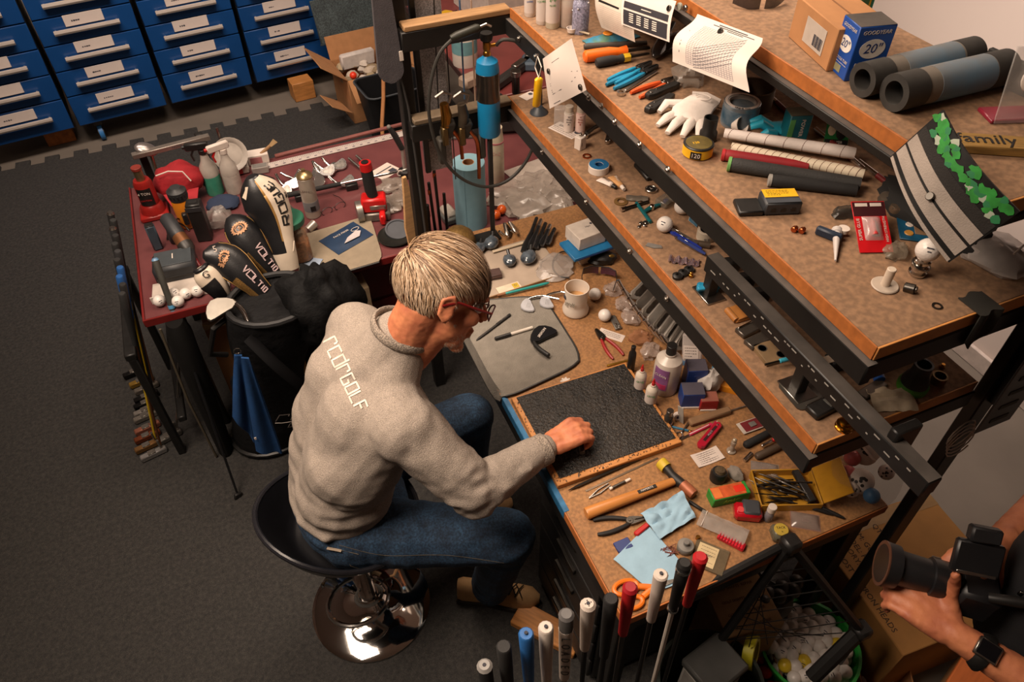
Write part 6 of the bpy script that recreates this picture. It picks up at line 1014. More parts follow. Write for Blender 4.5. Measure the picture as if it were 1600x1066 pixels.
t = T('bench_vise', 'red and grey clamp vise with an upright black rubber handle', 'vise', P(588, 338, RZ), radians(-15)); t.scale = (1.3, 1.3, 1.25); part(G().box(.09, .06, .03, (0, 0, 0), .004, base=True), 'base', mat('77706a', .4, .6), t); part(G().box(.075, .05, .05, (0, 0, .03), .006, base=True), 'red_body', mat('c01818', .35), t); part(G().box(.05, .054, .02, (.01, 0, .04), .004, base=True), 'grey_jaw', mat('8a837c', .35, .7), t)
part(G().at((-.05, -.01, .03), (0, pi/2, .2)).lathe([(.022, -.006), (.034, -.006), (.034, .012), (.022, .012)], 20), 'round_flange', mat('8f8982', .35, .7), t); part(G().tube([(0, 0, .08), (-.004, 0, .1), (-.006, 0, .18)], [.016, .018, .018], 14), 'black_handle', RUB, t); part(G().tube([(-.006, 0, .175), (-.007, 0, .20)], [.019, .018], 14), 'red_ferrule', mat('b01a1a', .35), t); part(G().tube([(-.007, 0, .195), (-.0075, 0, .203)], [.011, .011], 12), 'hollow', BLK, t); part(G().box(.018, .05, .035, (.022, -.03, .02), .004), 'red_lever', mat('c01818', .35), t)
for i in range(2): solo(G().tube([(-.06, 0, 0), (.06, 0, 0)], .006, 8), 'steel_tube', STL, ('left' if not i else 'right')+' of two short steel tubes behind the red vise handle', 'tube', P(558+12*i, 262-4*i, RZ)+V3(0, 0, .012), rot=(0, radians(-8), radians(110)))
t = card('spec_sheet', 'white paper sheet with dark bars behind the red vise', 'paper', P(602, 268, RZ), radians(28), .11, .09, PAP); part(G().box(.09, .006, .0004, (0, .01, .001), .0001).box(.03, .03, .0004, (.025, -.02, .001), .0001), 'print', PRN, t)
for i, (px, py) in enumerate(((612, 292), (628, 312), (610, 322))): solo(crumple(G(), .06, .045, .03, 90+i, amp=.45), 'film_bag', mat('9a8d82', .25, alpha=.5, spec=.9), ['rear', 'right', 'front'][i]+' crumpled clear film bag beside the red vise', 'bag', P(px, py, RZ), i)
t = T('round_tray', 'black round dish with a grey disc lying on the front edge of the maroon table', 'dish', P(618, 372, RZ)); part(G().lathe([(0, 0), (.055, 0), (.07, .012), (.068, .016), (.055, .006), (0, .005)], 28), 'dish', mat('22221f', .3), t); part(G().at((.02, .03, .012), (.25, 0, 0)).lathe([(0, 0), (.05, 0), (.05, .008), (.043, .008), (.042, .004), (0, .004)], 28), 'grey_disc', mat('41444a', .5), t)
t = T('spindle_tool', 'black stand with a white metal spindle near the rack upright', 'tool', P(634, 275, RZ)); part(G().lathe([(0, 0), (.03, 0), (.03, .03), (.02, .035), (0, .035)], 18), 'base', BLK, t); part(G().cyl(.009, .03, .13, 12), 'spindle', mat('a8a098', .3, .6), t); part(G().tube([(0, 0, .13), (-.02, .02, .19), (-.035, .03, .22)], [.012, .013, .010], 10), 'black_handle', BLK, t); part(G().ball(.010, (-.037, .032, .225), 10), 'grey_knob', GREY, t); part(G().at((-.026, -.01, .028), (pi/2, 0, 0)).loft([[(q*cos(2*pi*j/16), q*sin(2*pi*j/16), z) for j in range(16)] for q, z in ((.014, 0), (.014, .005), (.010, .005), (.010, 0))], closed=True), 'white_ring', WHT, t)
t = T('pellet_jar', 'clear jar of brown pellets with a green lid on the maroon table', 'jar', P(466, 404, RZ)); t.scale = (1.4, 1.4, 1.4); part(G().box(.075, .075, .085, (0, 0, 0), .012, base=True), 'pellets', mat('8a5630', .7, var=.45, sca=140, bump=.8, bsc=200), t); part(G().box(.079, .079, .12, (0, 0, 0), .014, base=True), 'jar', mat('b5a08a', .1, alpha=.2, spec=.9), t); part(G().lathe([(0, .118), (.041, .118), (.042, .121), (.042, .134), (.039, .137), (0, .137)], 28), 'green_lid', mat('2a6a52', .5), t)
t = T('grey_mat', 'grey beige neoprene mat hanging over the front edge of the maroon table', 'mat', (0, 0, 0)); m4 = [P(462, 372, RZ), P(578, 338, RZ), P(470, 446, RZ), P(600, 408, RZ)]
def mf(u, v):
    u2 = .5+(u-.5)*(1-.12*abs(2*v-1)**8); p = (m4[0]*(1-u2)+m4[1]*u2)*(1-v)+(m4[2]*(1-u2)+m4[3]*u2)*v
    return p+V3(0, 0, .004)
part(G().sheet(mf, 16, 14, .006), 'mat', mat('8a7d6a', .9, var=.1, bump=.4, bsc=200), t); part(G().tube([mf(k/12, 1)+V3(0, 0, -.003) for k in range(13)], .004, 6), 'black_edge', BLK, t)
t = T('mask_pouch', 'navy pouch printed FACE MASK lying on the grey beige mat', 'pouch', P(541, 372, RZ+.008), radians(24)); part(G().sheet(lambda u, v: ((u-.5)*.17, (v-.5)*.125, .010*sin(pi*u)*sin(pi*v)+.002*noise.noise(V3(u*5, v*5, 1))), 12, 9, .003), 'pouch', mat('1d3450', .5, var=.12), t); txt('FACE MASK', .014, WHT, t, (-.005, .022, .0125)); g = G(); g.at((.015, -.022, .012)).prism([(-.05, -.015), (.02, -.02), (.045, .004), (.03, .018), (-.02, .006)], .001, .0003); part(g, 'mask_picture', mat('b8b0b0', .6), t); part(G().at((.05, .006, .0125)).tube([(.018*cos(k*.7), .010*sin(k*.7), 0) for k in range(9)], .0012, 5, closed=True), 'strap_picture', WHT, t)
t = T('metal_cup', 'small shiny metal cup lying beside the jar with green lid', 'cup', P(488, 360, RZ)+V3(0, 0, .018), rot=(0, radians(75), .5)); part(G().lathe([(0, -.02), (.016, -.02), (.018, .02), (.016, .02), (.014, -.016), (0, -.016)], 18), 'cup', mat('b8aea4', .3, .6), t)
card('blue_card', 'pale blue card under the jar with green lid', 'card', P(482, 412, RZ)+V3(0, 0, .009), radians(-35), .10, .05, mat('8d9cb0', .7))
t = T('eyeglasses', 'thin wire eyeglasses lying behind the navy pouch', 'glasses', P(522, 330, RZ)+V3(0, 0, .012), radians(15))
for s in (-1, 1): part(G().tube([(s*.03+.024*cos(k*pi/8), .0, .017*sin(k*pi/8)) for k in range(16)], .0014, 5, closed=True), 'rim', BLK, t); part(G().tube([(s*.054, 0, .005), (s*.058, .06, 0), (s*.05, .1, -.006)], .0014, 5), 'temple', BLK, t)
part(G().tube([(-.008, 0, .004), (0, 0, .008), (.008, 0, .004)], .0014, 5), 'bridge', BLK, t)
# red drawer unit below the mat
t = crate('red_cabinet', 'red painted tool cabinet below the front of the maroon table', 'cabinet', (.40, 2.60, .014), 0, .30, .40, .62, mat('4d1012', .4)); part(G().box(.28, .012, .16, (0, -.206, .5), .003), 'drawer', mat('5d1214', .4), t); part(G().box(.28, .012, .16, (0, -.206, .32), .003), 'drawer', mat('5d1214', .4), t)
t = crate('cardboard_carton', 'plain cardboard carton standing under the left front of the maroon table', 'box', (-.15, 2.60, .014), 0, .34, .30, .46, CARD); part(G().box(.05, .001, .3, (0, -.151, .25), .0003), 'tape_strip', mat('b8946a', .5), t); part(G().box(.34, .02, .03, (0, -.15, .46), .003), 'pale_rim', mat('c9ab85', .8), t)
t = crate('tall_carton', 'beige carton with an orange end standing below the grey beige mat', 'box', (.235, 2.30, .014), radians(3), .18, .10, .60, mat('a58e70', .8)); part(G().box(.05, .102, .02, (-.066, 0, .585), .002), 'orange_end', mat('a0561c', .6), t)
# around the rack upright
t = T('wood_paddle', 'pale wooden paddle leaning beside the rack upright behind the head', 'paddle', (.525, 2.245, .74), rot=(radians(4), radians(6), radians(15))); part(G().prism([(-.022, 0), (.022, 0), (.026, .12), (.016, .25), (.004, .33), (-.01, .33), (-.016, .25), (-.03, .12)], .012, .003), 'blade', WOODL, t); t.rotation_euler = (radians(88), 0, radians(15))
bar('blue_strip', 'thin blue strip standing beside the pale wooden paddle', 'strip', (652, 372), (656, 380), RZ, (('strip', 0, 1, .01, .30, mat('3d6480', .5)),))
for i, (px, py, h) in enumerate(((683, 380, .27), (690, 372, .32), (700, 372, .20), (672, 384, .18))): t = T('black_rod', ['first', 'second', 'third', 'fourth'][i]+' upright black golf shaft by the rack upright, '+['slim', 'tallest', 'copper ringed', 'short thick'][i], 'shaft', P(px, py, RZ)); part(G().tube([(0, 0, 0), (.004*i-.006, .01, h)], .006+.004*(i == 3), 8), 'shaft', BLK, t); part(G().tube([(.004*i-.006, .01, h-.05), (.004*i-.006, .01, h-.03)], .0072+.004*(i == 3), 8), 'band', COP, t)
t = roll('towel_roll', 'big roll of light blue shop towels standing on the maroon table', 'paper roll', P(737, 348, RZ), .062, .022, .278, mat('7fa6b4', .9, var=.04, bump=.3, bsc=60), CARD)
part(G().at((0, 0, .0)).tube([(.0615*cos(-2.2), .0615*sin(-2.2), .004), (.0615*cos(-2.2), .0615*sin(-2.2), .274)], .0016, 5), 'sheet_edge', mat('6d94a4', .9), t)
t = T('brass_dome', 'dusty brass dome of a lamp behind the grey hair', 'dome', (.66, 2.10, BZ)); part(G().lathe([(0, 0), (.062, 0), (.062, .03), (.055, .055), (.035, .075), (0, .083)], 26), 'dome', mat('86683a', .5, .5, var=.3, sca=120, bump=.4, bsc=200), t); part(G().lathe([(.0625, .002), (.065, .002), (.065, .012), (.0625, .012)], 26), 'rim', BRS, t)
t = bottle('white_bottle', 'tall cream bottle with a pink band behind the gas cylinder rod', 'bottle', P(776, 283, RZ), .034, .26, mat('c0b49c', .4), None, None, caph=.02, neck=.85); part(G().lathe([(.0343, .19), (.0347, .19), (.0347, .197), (.0343, .197)], 22), 'pink_band', mat('a86068', .5), t); a = radians(-110); txt('CoZ', .02, mat('b8807a', .6), t, (.0348*cos(a), .0348*sin(a), .15), (pi/2, 0, a+pi/2))
for i, (px, py, s) in enumerate(((800, 312, .10), (842, 300, .11), (826, 330, .12), (868, 316, .09), (880, 338, .08))): solo(crumple(G(), s, s*.75, .06, 100+i, amp=.45, n=26), 'plastic_bag', mat('b3a79c', .25, alpha=.55, spec=.9, var=.15), ['left', 'rear', 'largest front', 'right', 'far right front'][i]+' crumpled clear bag in the heap behind the steel shelf', 'bag', P(px, py, RZ), i*1.1)
for i, (px, py) in enumerate(((775, 342), (784, 334))): ballthing(('left' if not i else 'right')+' of two shiny orange balls inside the clear bag by the towel roll', P(px, py, RZ), 'orange_ball', .02, mat('d05a20', .25), None, False)
bar('black_machine', 'long black machine rail crossing behind the cream bottle', 'machine', (668, 212), (838, 200), RZ, (('rail', 0, 1, .10, .10, mat('23211f', .5)), ('grey_plate', .0, .45, .11, .012, mat('57524e', .5)), ('bolt_plate', .6, .9, .05, .12, BLK)))
card('white_board', 'white cardboard sheet lying below the black machine rail', 'sheet', P(838, 262, RZ)+V3(0, 0, .003), radians(10), .28, .10, mat('a89c92', .8))
bar('grey_box', 'flat grey plastic box standing beside the rack upright', 'box', (690, 345), (712, 338), RZ, (('box', 0, 1, .10, .03, mat('565a58', .5)), ('white_side', .1, .9, .08, .05, mat('9a9288', .6))))
# far maroon table
t = T('work_jug', 'white jug with a teal label on the far maroon table', 'jug', (1.26, 3.66, RZ)); part(G().lathe([(0, 0), (.065, 0), (.067, .01), (.067, .19), (.05, .22), (.025, .235), (.025, .26), (0, .26)], 22), 'jug', WHT, t); part(G().lathe([(.0672, .07), (.0677, .07), (.0677, .14), (.0672, .14)], 22), 'teal_label', mat('6d9aa0', .6), t); part(G().tube([(.0, .03, .22), (.05, .03, .26), (.07, .0, .2)], .012, 8), 'handle', WHT, t)
t = T('yellow_drill', 'yellow and black power drill on the far maroon table', 'power tool', (1.25, 4.0, RZ+.05), .5); part(G().tube([(-.1, 0, .06), (-.09, 0, .06), (.05, 0, .06), (.09, 0, .06)], [.03, .038, .036, .02], 14), 'motor', YEL, t); part(G().box(.05, .045, .1, (-.06, 0, -.0), .01), 'handle', BLK, t); part(G().box(.09, .06, .05, (-.05, 0, -.025), .008), 'battery', YEL, t); part(G().tube([(.09, 0, .06), (.13, 0, .06)], .012, 8), 'chuck', BLK, t)
t = crate('white_case', 'large white foam case on the far maroon table at the picture top', 'case', (1.95, 4.25, RZ), radians(4), .9, .5, .3, mat('cbbdb0', .8)); part(G().box(.9, .003, .006, (0, -.251, .2), .001), 'lid_seam', GREY, t)
for i, (px, py, sx, sy, sz, m, l) in enumerate(((745, 130, .20, .07, .06, 'a08a78', 'beige plastic trough on the far maroon table'), (800, 122, .34, .05, .05, '2b2826', 'long black press arm on the far maroon table'), (770, 172, .22, .04, .04, '2e2a29', 'short black bar on the far maroon table'), (830, 105, .12, .1, .05, '4a5a68', 'grey blue cloth bundle on the far maroon table'))):
    t = crate('bench_tool', l, 'tool', P(px, py, RZ), radians(20+15*i), sx, sy, sz, mat(m, .6), .012); part(G().box(sx*.3, sy*.7, .012, (sx*.2, 0, sz+.004), .003), 'raised_part', STL if i % 2 else mat('6a5a50', .5), t)
t = T('steel_post', 'short steel post with a bright head on the far maroon table', 'post', P(806, 145, RZ)); part(G().cyl(.02, 0, .09, 14), 'post', DSTL, t); part(G().cyl(.026, .09, .115, 14), 'bright_head', STL, t)
t = crate('cable_carton', 'brown carton with black lettering on the floor behind the rack upright', 'box', (1.02, 3.55, .014), radians(5), .4, .3, .42, mat('8a7458', .8)); txt('CABLES', .06, BLK, t, (.06, .02, .4206), (0, 0, 0))
# ================================================================ stand bag with headcovers
NYL = mat('0c0c0e', .7, spec=.25, var=.3, sca=14, bump=.5, bsc=22, dist=.02)
bx0 = V3(-.20, 2.22, .014); bx1 = V3(-.03, 2.075, .83)
ax = (bx1-bx0)
t = T('golf_bag', 'black nylon golf stand bag full of headcovers beside the maroon table', 'golf bag', bx0)
rings = []; n = 24
for k in range(13):
    u = k/12; rx = .155-.02*sin(pi*u)+.012*sin(9*u); ry = .135-.015*sin(pi*u)+.01*cos(8*u)
    rings.append([ax*u+V3(rx*cos(2*pi*j/n)*(1+.05*noise.noise(V3(j*.6, u*5, 0))), ry*sin(2*pi*j/n)*(1+.05*noise.noise(V3(j*.6, u*5, 9))), 0) for j in range(n)])
rings.append([ax*.97+(p-ax)*.82 for p in rings[-1]])
part(G().loft(rings), 'body', NYL, t)
part(G().tube([ax+V3(.150*cos(2*pi*j/24), .130*sin(2*pi*j/24), .0) for j in range(24)], .012, 8, closed=True), 'rim', mat('101012', .6), t)
part(G().tube([ax*.03+V3(.158*cos(2*pi*j/24), .14*sin(2*pi*j/24), 0) for j in range(24)], .012, 6, closed=True), 'base_ring', BLK, t)
part(crumple(G().at(ax*.42+V3(.06, -.13, -.17)), .12, .05, .38, 5, amp=.15), 'side_pocket', NYL, t); part(crumple(G().at(ax*.35+V3(-.10, -.08, -.15)), .07, .06, .3, 15, amp=.15), 'front_pocket', NYL, t)
part(crumple(G(), .13, .11, .30, 25, amp=.4, n=36), 'rain_hood', mat('0a0a0b', .75, spec=.2, bump=.5, bsc=18, dist=.02), t, None, 180, V3(.125, 2.035, .66)-bx0)
part(crumple(G().at(ax*.55+V3(.10, -.10, -.14)), .10, .09, .30, 26, amp=.35, n=30), 'rain_hood', mat('121213', .5, bump=.5, bsc=18, dist=.02), t)
part(G().tube(smooth([ax*.95+V3(-.10, -.12, 0), ax*.8+V3(-.02, -.19, .02), ax*.6+V3(.08, -.2, 0), ax*.35+V3(.14, -.15, 0)]), [(.006, .022)]*13, 8), 'shoulder_strap', mat('0c0c0e', .8, spec=.2), t)
part(G().tube([ax*.95+V3(-.16, .0, 0), ax*.95+V3(-.20, -.03, 0), ax*.78+V3(-.22, -.02, 0), ax*.72+V3(-.16, 0, 0)], .01, 8), 'carry_handle', BLK, t)
# letters drawn as square strokes
STK = {'r': [[(0, 0), (0, 1), (.9, 1), (.9, .7)]], 'c': [[(1, 1), (0, 1), (0, 0), (1, 0)]], 'd': [[(1, 1.3), (1, 0), (0, 0), (0, 1), (1, 1)]], 'G': [[(1, 1), (0, 1), (0, 0), (1, 0), (1, .5), (.5, .5)]], 'O': [[(0, 0), (0, 1), (1, 1), (1, 0), (0, 0)]], 'L': [[(0, 1), (0, 0), (1, 0)]], 'F': [[(0, 0), (0, 1), (1, 1)], [(0, .5), (.8, .5)]],
       'V': [[(0, 1), (.5, 0), (1, 1)]], 'T': [[(0, 1), (1, 1)], [(.5, 1), (.5, 0)]], 'I': [[(.3, 0), (.3, 1)]], 'R': [[(0, 0), (0, 1), (1, 1), (1, .5), (0, .5)], [(.5, .5), (1, 0)]], 'U': [[(0, 1), (0, 0), (1, 0), (1, 1)]], 'E': [[(1, 1), (0, 1), (0, 0), (1, 0)], [(0, .5), (.8, .5)]], 'S': [[(1, 1), (0, 1), (0, .5), (1, .5), (1, 0), (0, 0)]], 'l': [[(.3, 0), (.3, 1.2)]], ' ': []}
def strokes(word, fn, nrm, wd, ww=1.0, gap=.35, shear=.2, sub=3):
    g = G(); x = 0; W_ = sum((.6 if ch in 'Il' else 1)*ww+gap for ch in word)-gap
    for ch in word:
        cw = (.6 if ch in 'Il' else 1)*ww
        for pl in STK[ch]:
            q = []
            for (a, b), (a2, b2) in zip(pl, pl[1:]):
                for k in range(sub): q.append((a+(a2-a)*k/sub, b+(b2-b)*k/sub))
            q.append(pl[-1]); pts = [fn((x+a*ww+shear*b)/W_, b) for a, b in q]; ns = nrm(.5, .5) if callable(nrm) else nrm
            g.strip(pts, wd, ns)
        x += cw+gap
    return g
LT = mat('cfc4bb', .6)
def lo(px, py, z=0): return PY(px, py, 2.0)-bx0
def onbag(p):
    u_ = max(0, p.z/ax.z); c = ax*u_; dx = (p.x-c.x)/.165; q = V3(p.x, c.y-.146*sqrt(max(.05, 1-dx*dx))-.008, p.z); return q
a0 = lo(432, 664, 0); a1 = lo(520, 668, 0); up_ = lo(440, 652, 0)-lo(438, 664, 0)
o = part(strokes('rcdr', lambda u, v: onbag(a0+(a1-a0)*u+up_*v), (0, -1, 0), .004), 'lettering', LT, t); o = part(strokes('GOLF', lambda u, v: onbag(a0+(a1-a0)*(.25+.7*u)+up_*(v*.6-1.1)), (0, -1, 0), .003), 'lettering', LT, t)
part(G().tube([onbag(a0+(a1-a0)*.1*k+up_*-.25) for k in range(8)], .0015, 4), 'rule', LT, t)
# blue towel on a ring
t = T('golf_towel', 'folded royal blue towel hanging on a ring from the black golf bag', 'towel', PY(372, 552, 1.93)); o = t.location.copy(); BT = mat('0f3f72', .9, var=.12, bump=.5, bsc=120); tp = lambda px, py: PY(px, py, 1.93)-o
for nm, (A, B, C, D) in (('left_fold', ((366, 555), (378, 555), (364, 650), (398, 692))), ('right_fold', ((376, 555), (388, 556), (400, 700), (440, 706)))):
    Q = [tp(*A), tp(*B), tp(*C), tp(*D)]; sg = 1 if nm == 'right_fold' else 0
    part(G().sheet(lambda u, v: (Q[0]*(1-u)+Q[1]*u)*(1-v)+(Q[2]*(1-u)+Q[3]*u)*v+V3(0, -.012*sg-.012*sin(u*6)*min(1, v*2), 0), 12, 14, .008), nm, BT, t)
part(G().tube([(.012*cos(k*.8), 0, .01+.012*sin(k*.8)) for k in range(8)], .002, 6, closed=True), 'ring', CHR, t); part(G().box(.008, .003, .012, tuple(tp(397, 676)+V3(0, -.03, 0)), .001), 'white_tag', WHT, t)
# head covers and heads: sock lofted along a path from neck to crown
def cover(label, path, rad, m, name='headcover', flat=.8):
    t = T(name, label, 'headcover', path[0]); pts = smooth([p-path[0] for p in path], 3); rr_ = []
    for i in range(len(pts)):
        f = i/(len(pts)-1)*(len(rad)-1); k = min(int(f), len(rad)-2); r = rad[k]+(rad[k+1]-rad[k])*(f-k); rr_.append((r*flat, r))
    vd = (V3(0, 0, CH)-path[-1]).normalized(); part(G().tube(pts, rr_, 18, up=vd), 'sock', m, t)
    return t, pts, rr_, vd
def onc(pts, rr_, vd, u, v, off=.0015):          # point on the camera side of a sock: u along, v across (-1..1)
    f = u*(len(pts)-1); k = min(int(f), len(pts)-2); w_ = f-k; p = pts[k].lerp(pts[k+1], w_); r0 = rr_[k][0]+(rr_[k+1][0]-rr_[k][0])*w_; r1 = rr_[k][1]+(rr_[k+1][1]-rr_[k][1])*w_
    tg = (pts[k+1]-pts[k]).normalized(); N = (vd-tg*vd.dot(tg)).normalized(); B = tg.cross(N); a = v*pi/2
    return p+N*(r0+off)*cos(a)+B*(r1+off)*sin(a)
LEB = mat('1b1b1d', .35, var=.15, bump=.15, bsc=200); CRM = mat('c8b9a6', .4, var=.06); GLD = mat('a8814a', .4, .4)
t, pts, rr_, vd = cover('tall white and black ROGUE driver headcover in the golf bag', [P(452, 420, .80), P(442, 385, .88), P(428, 340, .97), P(408, 303, 1.05), P(392, 276, 1.12)], [.034, .040, .046, .066, .080, .066, .02], LEB, flat=.75)
g = G(); g.sheet(lambda u, v: onc(pts, rr_, vd, .12+.86*v, .10+.72*u, .0018), 8, 22, .001); part(g, 'white_panel', CRM, t); g = G(); g.sheet(lambda u, v: onc(pts, rr_, vd, .30+.66*v, .03+.07*u, .0022), 2, 18, .001); part(g, 'gold_edge', GLD, t); g = G(); g.sheet(lambda u, v: onc(pts, rr_, vd, .0+.2*v, -.8+1.6*u, .0020), 8, 6, .001); part(g, 'white_hem', CRM, t)
part(strokes('ROGUE', lambda u, v: onc(pts, rr_, vd, .42+.46*u, .26+.26*(1-v), .0034), vd, .0065, 1, .3, 0), 'lettering', BLK, t); part(strokes('ST', lambda u, v: onc(pts, rr_, vd, .62+.06*u, .66+.08*(1-v), .0034), vd, .002, 1, .3, 0), 'lettering', BLK, t)
part(G().add([onc(pts, rr_, vd, a, b, .003) for a, b in ((.80, -.55), (.93, -.42), (.93, -.62), (.90, -.60), (.83, -.70))], [[0, 1, 2, 3, 4]]), 'numeral', CRM, t); part(strokes('l', lambda u, v: onc(pts, rr_, vd, .10+.2*u, .45+.2*v, .003), vd, .004), 'script_mark', CRM, t)
for (lab, path, num) in (('upper black VOLTIO headcover with a copper crest in the golf bag', [P(428, 425, .80), P(405, 398, .87), P(378, 362, .94), P(358, 338, .99)], ''), ('lower black VOLTIO headcover numbered five with a copper crest', [P(412, 458, .79), P(388, 435, .85), P(352, 405, .91), P(318, 398, .95)], '5')):
    t, pts, rr_, vd = cover(lab, path, [.036, .040, .052, .064, .052, .014], LEB, flat=.72)
    cr = lambda k, s: onc(pts, rr_, vd, .72+.10*s*cos(k), .0+.36*s*sin(k), .0035)
    g = G(); zz = [cr(2*pi*k/36, 1 if k % 2 else .82) for k in range(36)]; z2 = [cr(2*pi*k/36, .62) for k in range(36)]; g.add(zz+z2, [[k, (k+1) % 36, 36+(k+1) % 36, 36+k] for k in range(36)]); part(g, 'crest_wreath', mat('b98a66', .5, .2), t)
    g = G(); g.strip([cr(k, .5) for k in (0, .9, 2.2, 3.14, 4.1, 5.4, 6.28)], .0035, vd); g.strip([cr(.4, .3), cr(3.5, .3), cr(2.2, .25), cr(5.4, .25)], .003, vd); part(g, 'crest_shield', mat('b98a66', .5, .2), t)
    part(strokes('VOLTIO', lambda u, v: onc(pts, rr_, vd, .44-.38*u, .05+.28*v, .0035), vd, .0042, 1, .3, 0), 'lettering', mat('b8a0a0', .5), t)
    for s in (-.75, .75): part(G().tube([onc(pts, rr_, vd, .03+.07*k, s, .001) for k in range(12)], .0016, 5), 'gold_piping', GLD, t)
    g = G(); g.sheet(lambda u, v: onc(pts, rr_, vd, .02+.4*v, -.3-.4*u, .0022), 4, 10, .001); part(g, 'gold_mesh', mat('7d5f34', .5, .4, var=.5, sca=300), t)
    if num: txt('5', .03, mat('cdbdb0', .5), t, onc(pts, rr_, vd, .86, .35, .004), vd.to_track_quat('Z', 'Y').to_euler())
t, pts, rr_, vd = cover('white and black mallet headcover with a round G emblem', [P(350, 462, .80), P(338, 446, .85), P(322, 430, .89), P(312, 418, .92)], [.028, .036, .044, .042, .012], CRM, flat=.7)
g = G(); g.sheet(lambda u, v: onc(pts, rr_, vd, .02+.5*v, -.9+1.1*u, .0022), 8, 8, .001); part(g, 'black_half', LEB, t); txt('G', .035, BLK, t, onc(pts, rr_, vd, .74, 0, .004), vd.to_track_quat('Z', 'Y').to_euler(), .0004); part(G().tube([onc(pts, rr_, vd, .95, -1+.2*k, .003) for k in range(11)], .008, 8), 'black_rim', LEB, t)
t = iron('silver wedge head resting in the golf bag rim below the mallet headcover', P(372, 474, .845), radians(168), tilt=(radians(-22), 0), m=mat('8d877e', .3, .9), cav=False, s=1.35)
# ---------------------------------------------------------------- clubs standing at the table corner
def club(name, label, gp, hp, gm, sm, gl=.27, gr=.0125, cap=None, group=None, headfn=None):
    t = T(name, label, 'golf club', gp, 0, group); d = hp-gp; L = d.length; u = d.normalized()
    part(G().tube([(0, 0, 0), u*.004, u*gl*.4, u*gl], [gr*.8, gr, gr*.9, gr*.68], 12), 'grip', gm, t); part(G().tube([u*gl, u*L], [.0062, .0045], 8), 'shaft', sm, t)
    if cap: part(G().tube([u*-.003, u*.004], [gr*.7, gr*1.04], 12), 'end_cap', cap, t)
    if headfn: headfn(t, d)
    return t
def putterhead(m, rz, sx=.105, sy=.026, sz=.026):
    def f(t, d):
        part(G().at(d+V3(.0, .0, -.0), (0, 0, rz)).box(sx, sy, sz, (-.035, 0, -.012), .004), 'head', m, t); part(G().at(d, (0, 0, rz)).box(.03, sy*.9, .004, (-.04, 0, .003), .001), 'top_line', mat('8f8981', .3, .8), t); part(G().tube([d+V3(0, 0, 0), d+V3(0, 0, .05)], .006, 8), 'neck', STL, t)
    return f
t = T('club_rack', 'black folding club rack holding putters at the corner of the maroon table', 'rack', (-.56, 2.42, .012)); part(G().box(.04, .55, .03, (0, .1, .58), .004), 'top_rail', BLK, t)
for y in (-.16, .36): part(G().box(.03, .03, .57, (0, y, .285), .004), 'leg', BLK, t)
part(G().box(.03, .55, .03, (.06, .1, .2), .004), 'lower_rail', BLK, t)
hm = ['22201f', 'a3803a', '7d766d', '211f1e', '1d1c1b', '9a948d', '8a847c', 'b0715c', '8a4a30', '8f6a42', '9d9a98']
nm_ = ['black blade', 'gold blade', 'grey mallet', 'black mallet', 'plain black', 'silver blade', 'white metal', 'pink copper', 'dark copper', 'bronze', 'polished steel']
ys = [(222, 574), (232, 588), (240, 598), (240, 612), (240, 622), (240, 633), (240, 642), (242, 660), (242, 673), (243, 688), (252, 700)]
gp_ = [(213, 336), (212, 358), (214, 372), (213, 386), (214, 400), (213, 414), (215, 424), (213, 440), (214, 452), (216, 462), (218, 476)]
for i in range(11):
    hpos = P(ys[i][0], ys[i][1], .04); gpos = V3(-.50+.006*(i % 2), 2.72-.042*i, .90-.006*i)
    club('putter', od[i]+' putter from the back in the corner rack with a '+nm_[i]+' head', gpos, hpos, mat(['1e1d1d', '222', '2a2a2c'][i % 3] if len(['1e1d1d', '222', '2a2a2c'][i % 3]) == 6 else '222222', .7, bump=.3, bsc=300) if i not in (7, 8) else mat('1c4f8c', .6), [DSTL, mat('c9a81c', .4), mat('8a5a3c', .35, .8), BLK][i % 4], .24, .013, STL if i in (0, 2) else None, None, putterhead(mat(hm[i], .35, .7), radians(12)))
club('putter', 'lone grey putter with its head set apart to the right of the corner rack', P(282, 500, .62), P(276, 672, .04), RUB, STL, .2, .012, None, None, putterhead(mat('77736d', .4, .7), radians(18), .10, .032))
t = club('wedge_club', 'single long club with blue and black grip leaning against the golf bag', P(242, 405, .92), P(372, 775, .02), mat('33322d', .7, bump=.3, bsc=300), mat('1d1d1f', .3, .4), .30, .0125, mat('5a80a0', .4))
d = P(372, 775, .02)-P(242, 405, .92); u = d.normalized()
for k in range(6): part(G().tube([u*(.17+k*.02), u*(.182+k*.02)], [.0120-.0005*k]*2, 12), 'blue_ring', mat('4a86ac', .5), t)
part(G().at(d, (0, .3, .4)).box(.03, .014, .03, (0, 0, 0), .005), 'head', BLK, t)
t = T('travel_cover', 'tall dark grey padded travel cover leaning between the club rack and the golf bag', 'cover', (0, 0, 0)); c0 = P(272, 500, .72); c1 = P(352, 700, .02)
part(G().tube([c0, c0.lerp(c1, .1), c0.lerp(c1, .5), c1], [(.03, .05), (.045, .075), (.04, .07), (.03, .05)], 14), 'sleeve', mat('0b0a09', .9, spec=.2, var=.2), t); part(G().tube([c0+V3(-.05, -.03, 0), c0.lerp(c1, .5)+V3(-.055, -.04, 0), c1+V3(-.04, -.03, 0)], .005, 6), 'seam', mat('4a4234', .7), t)
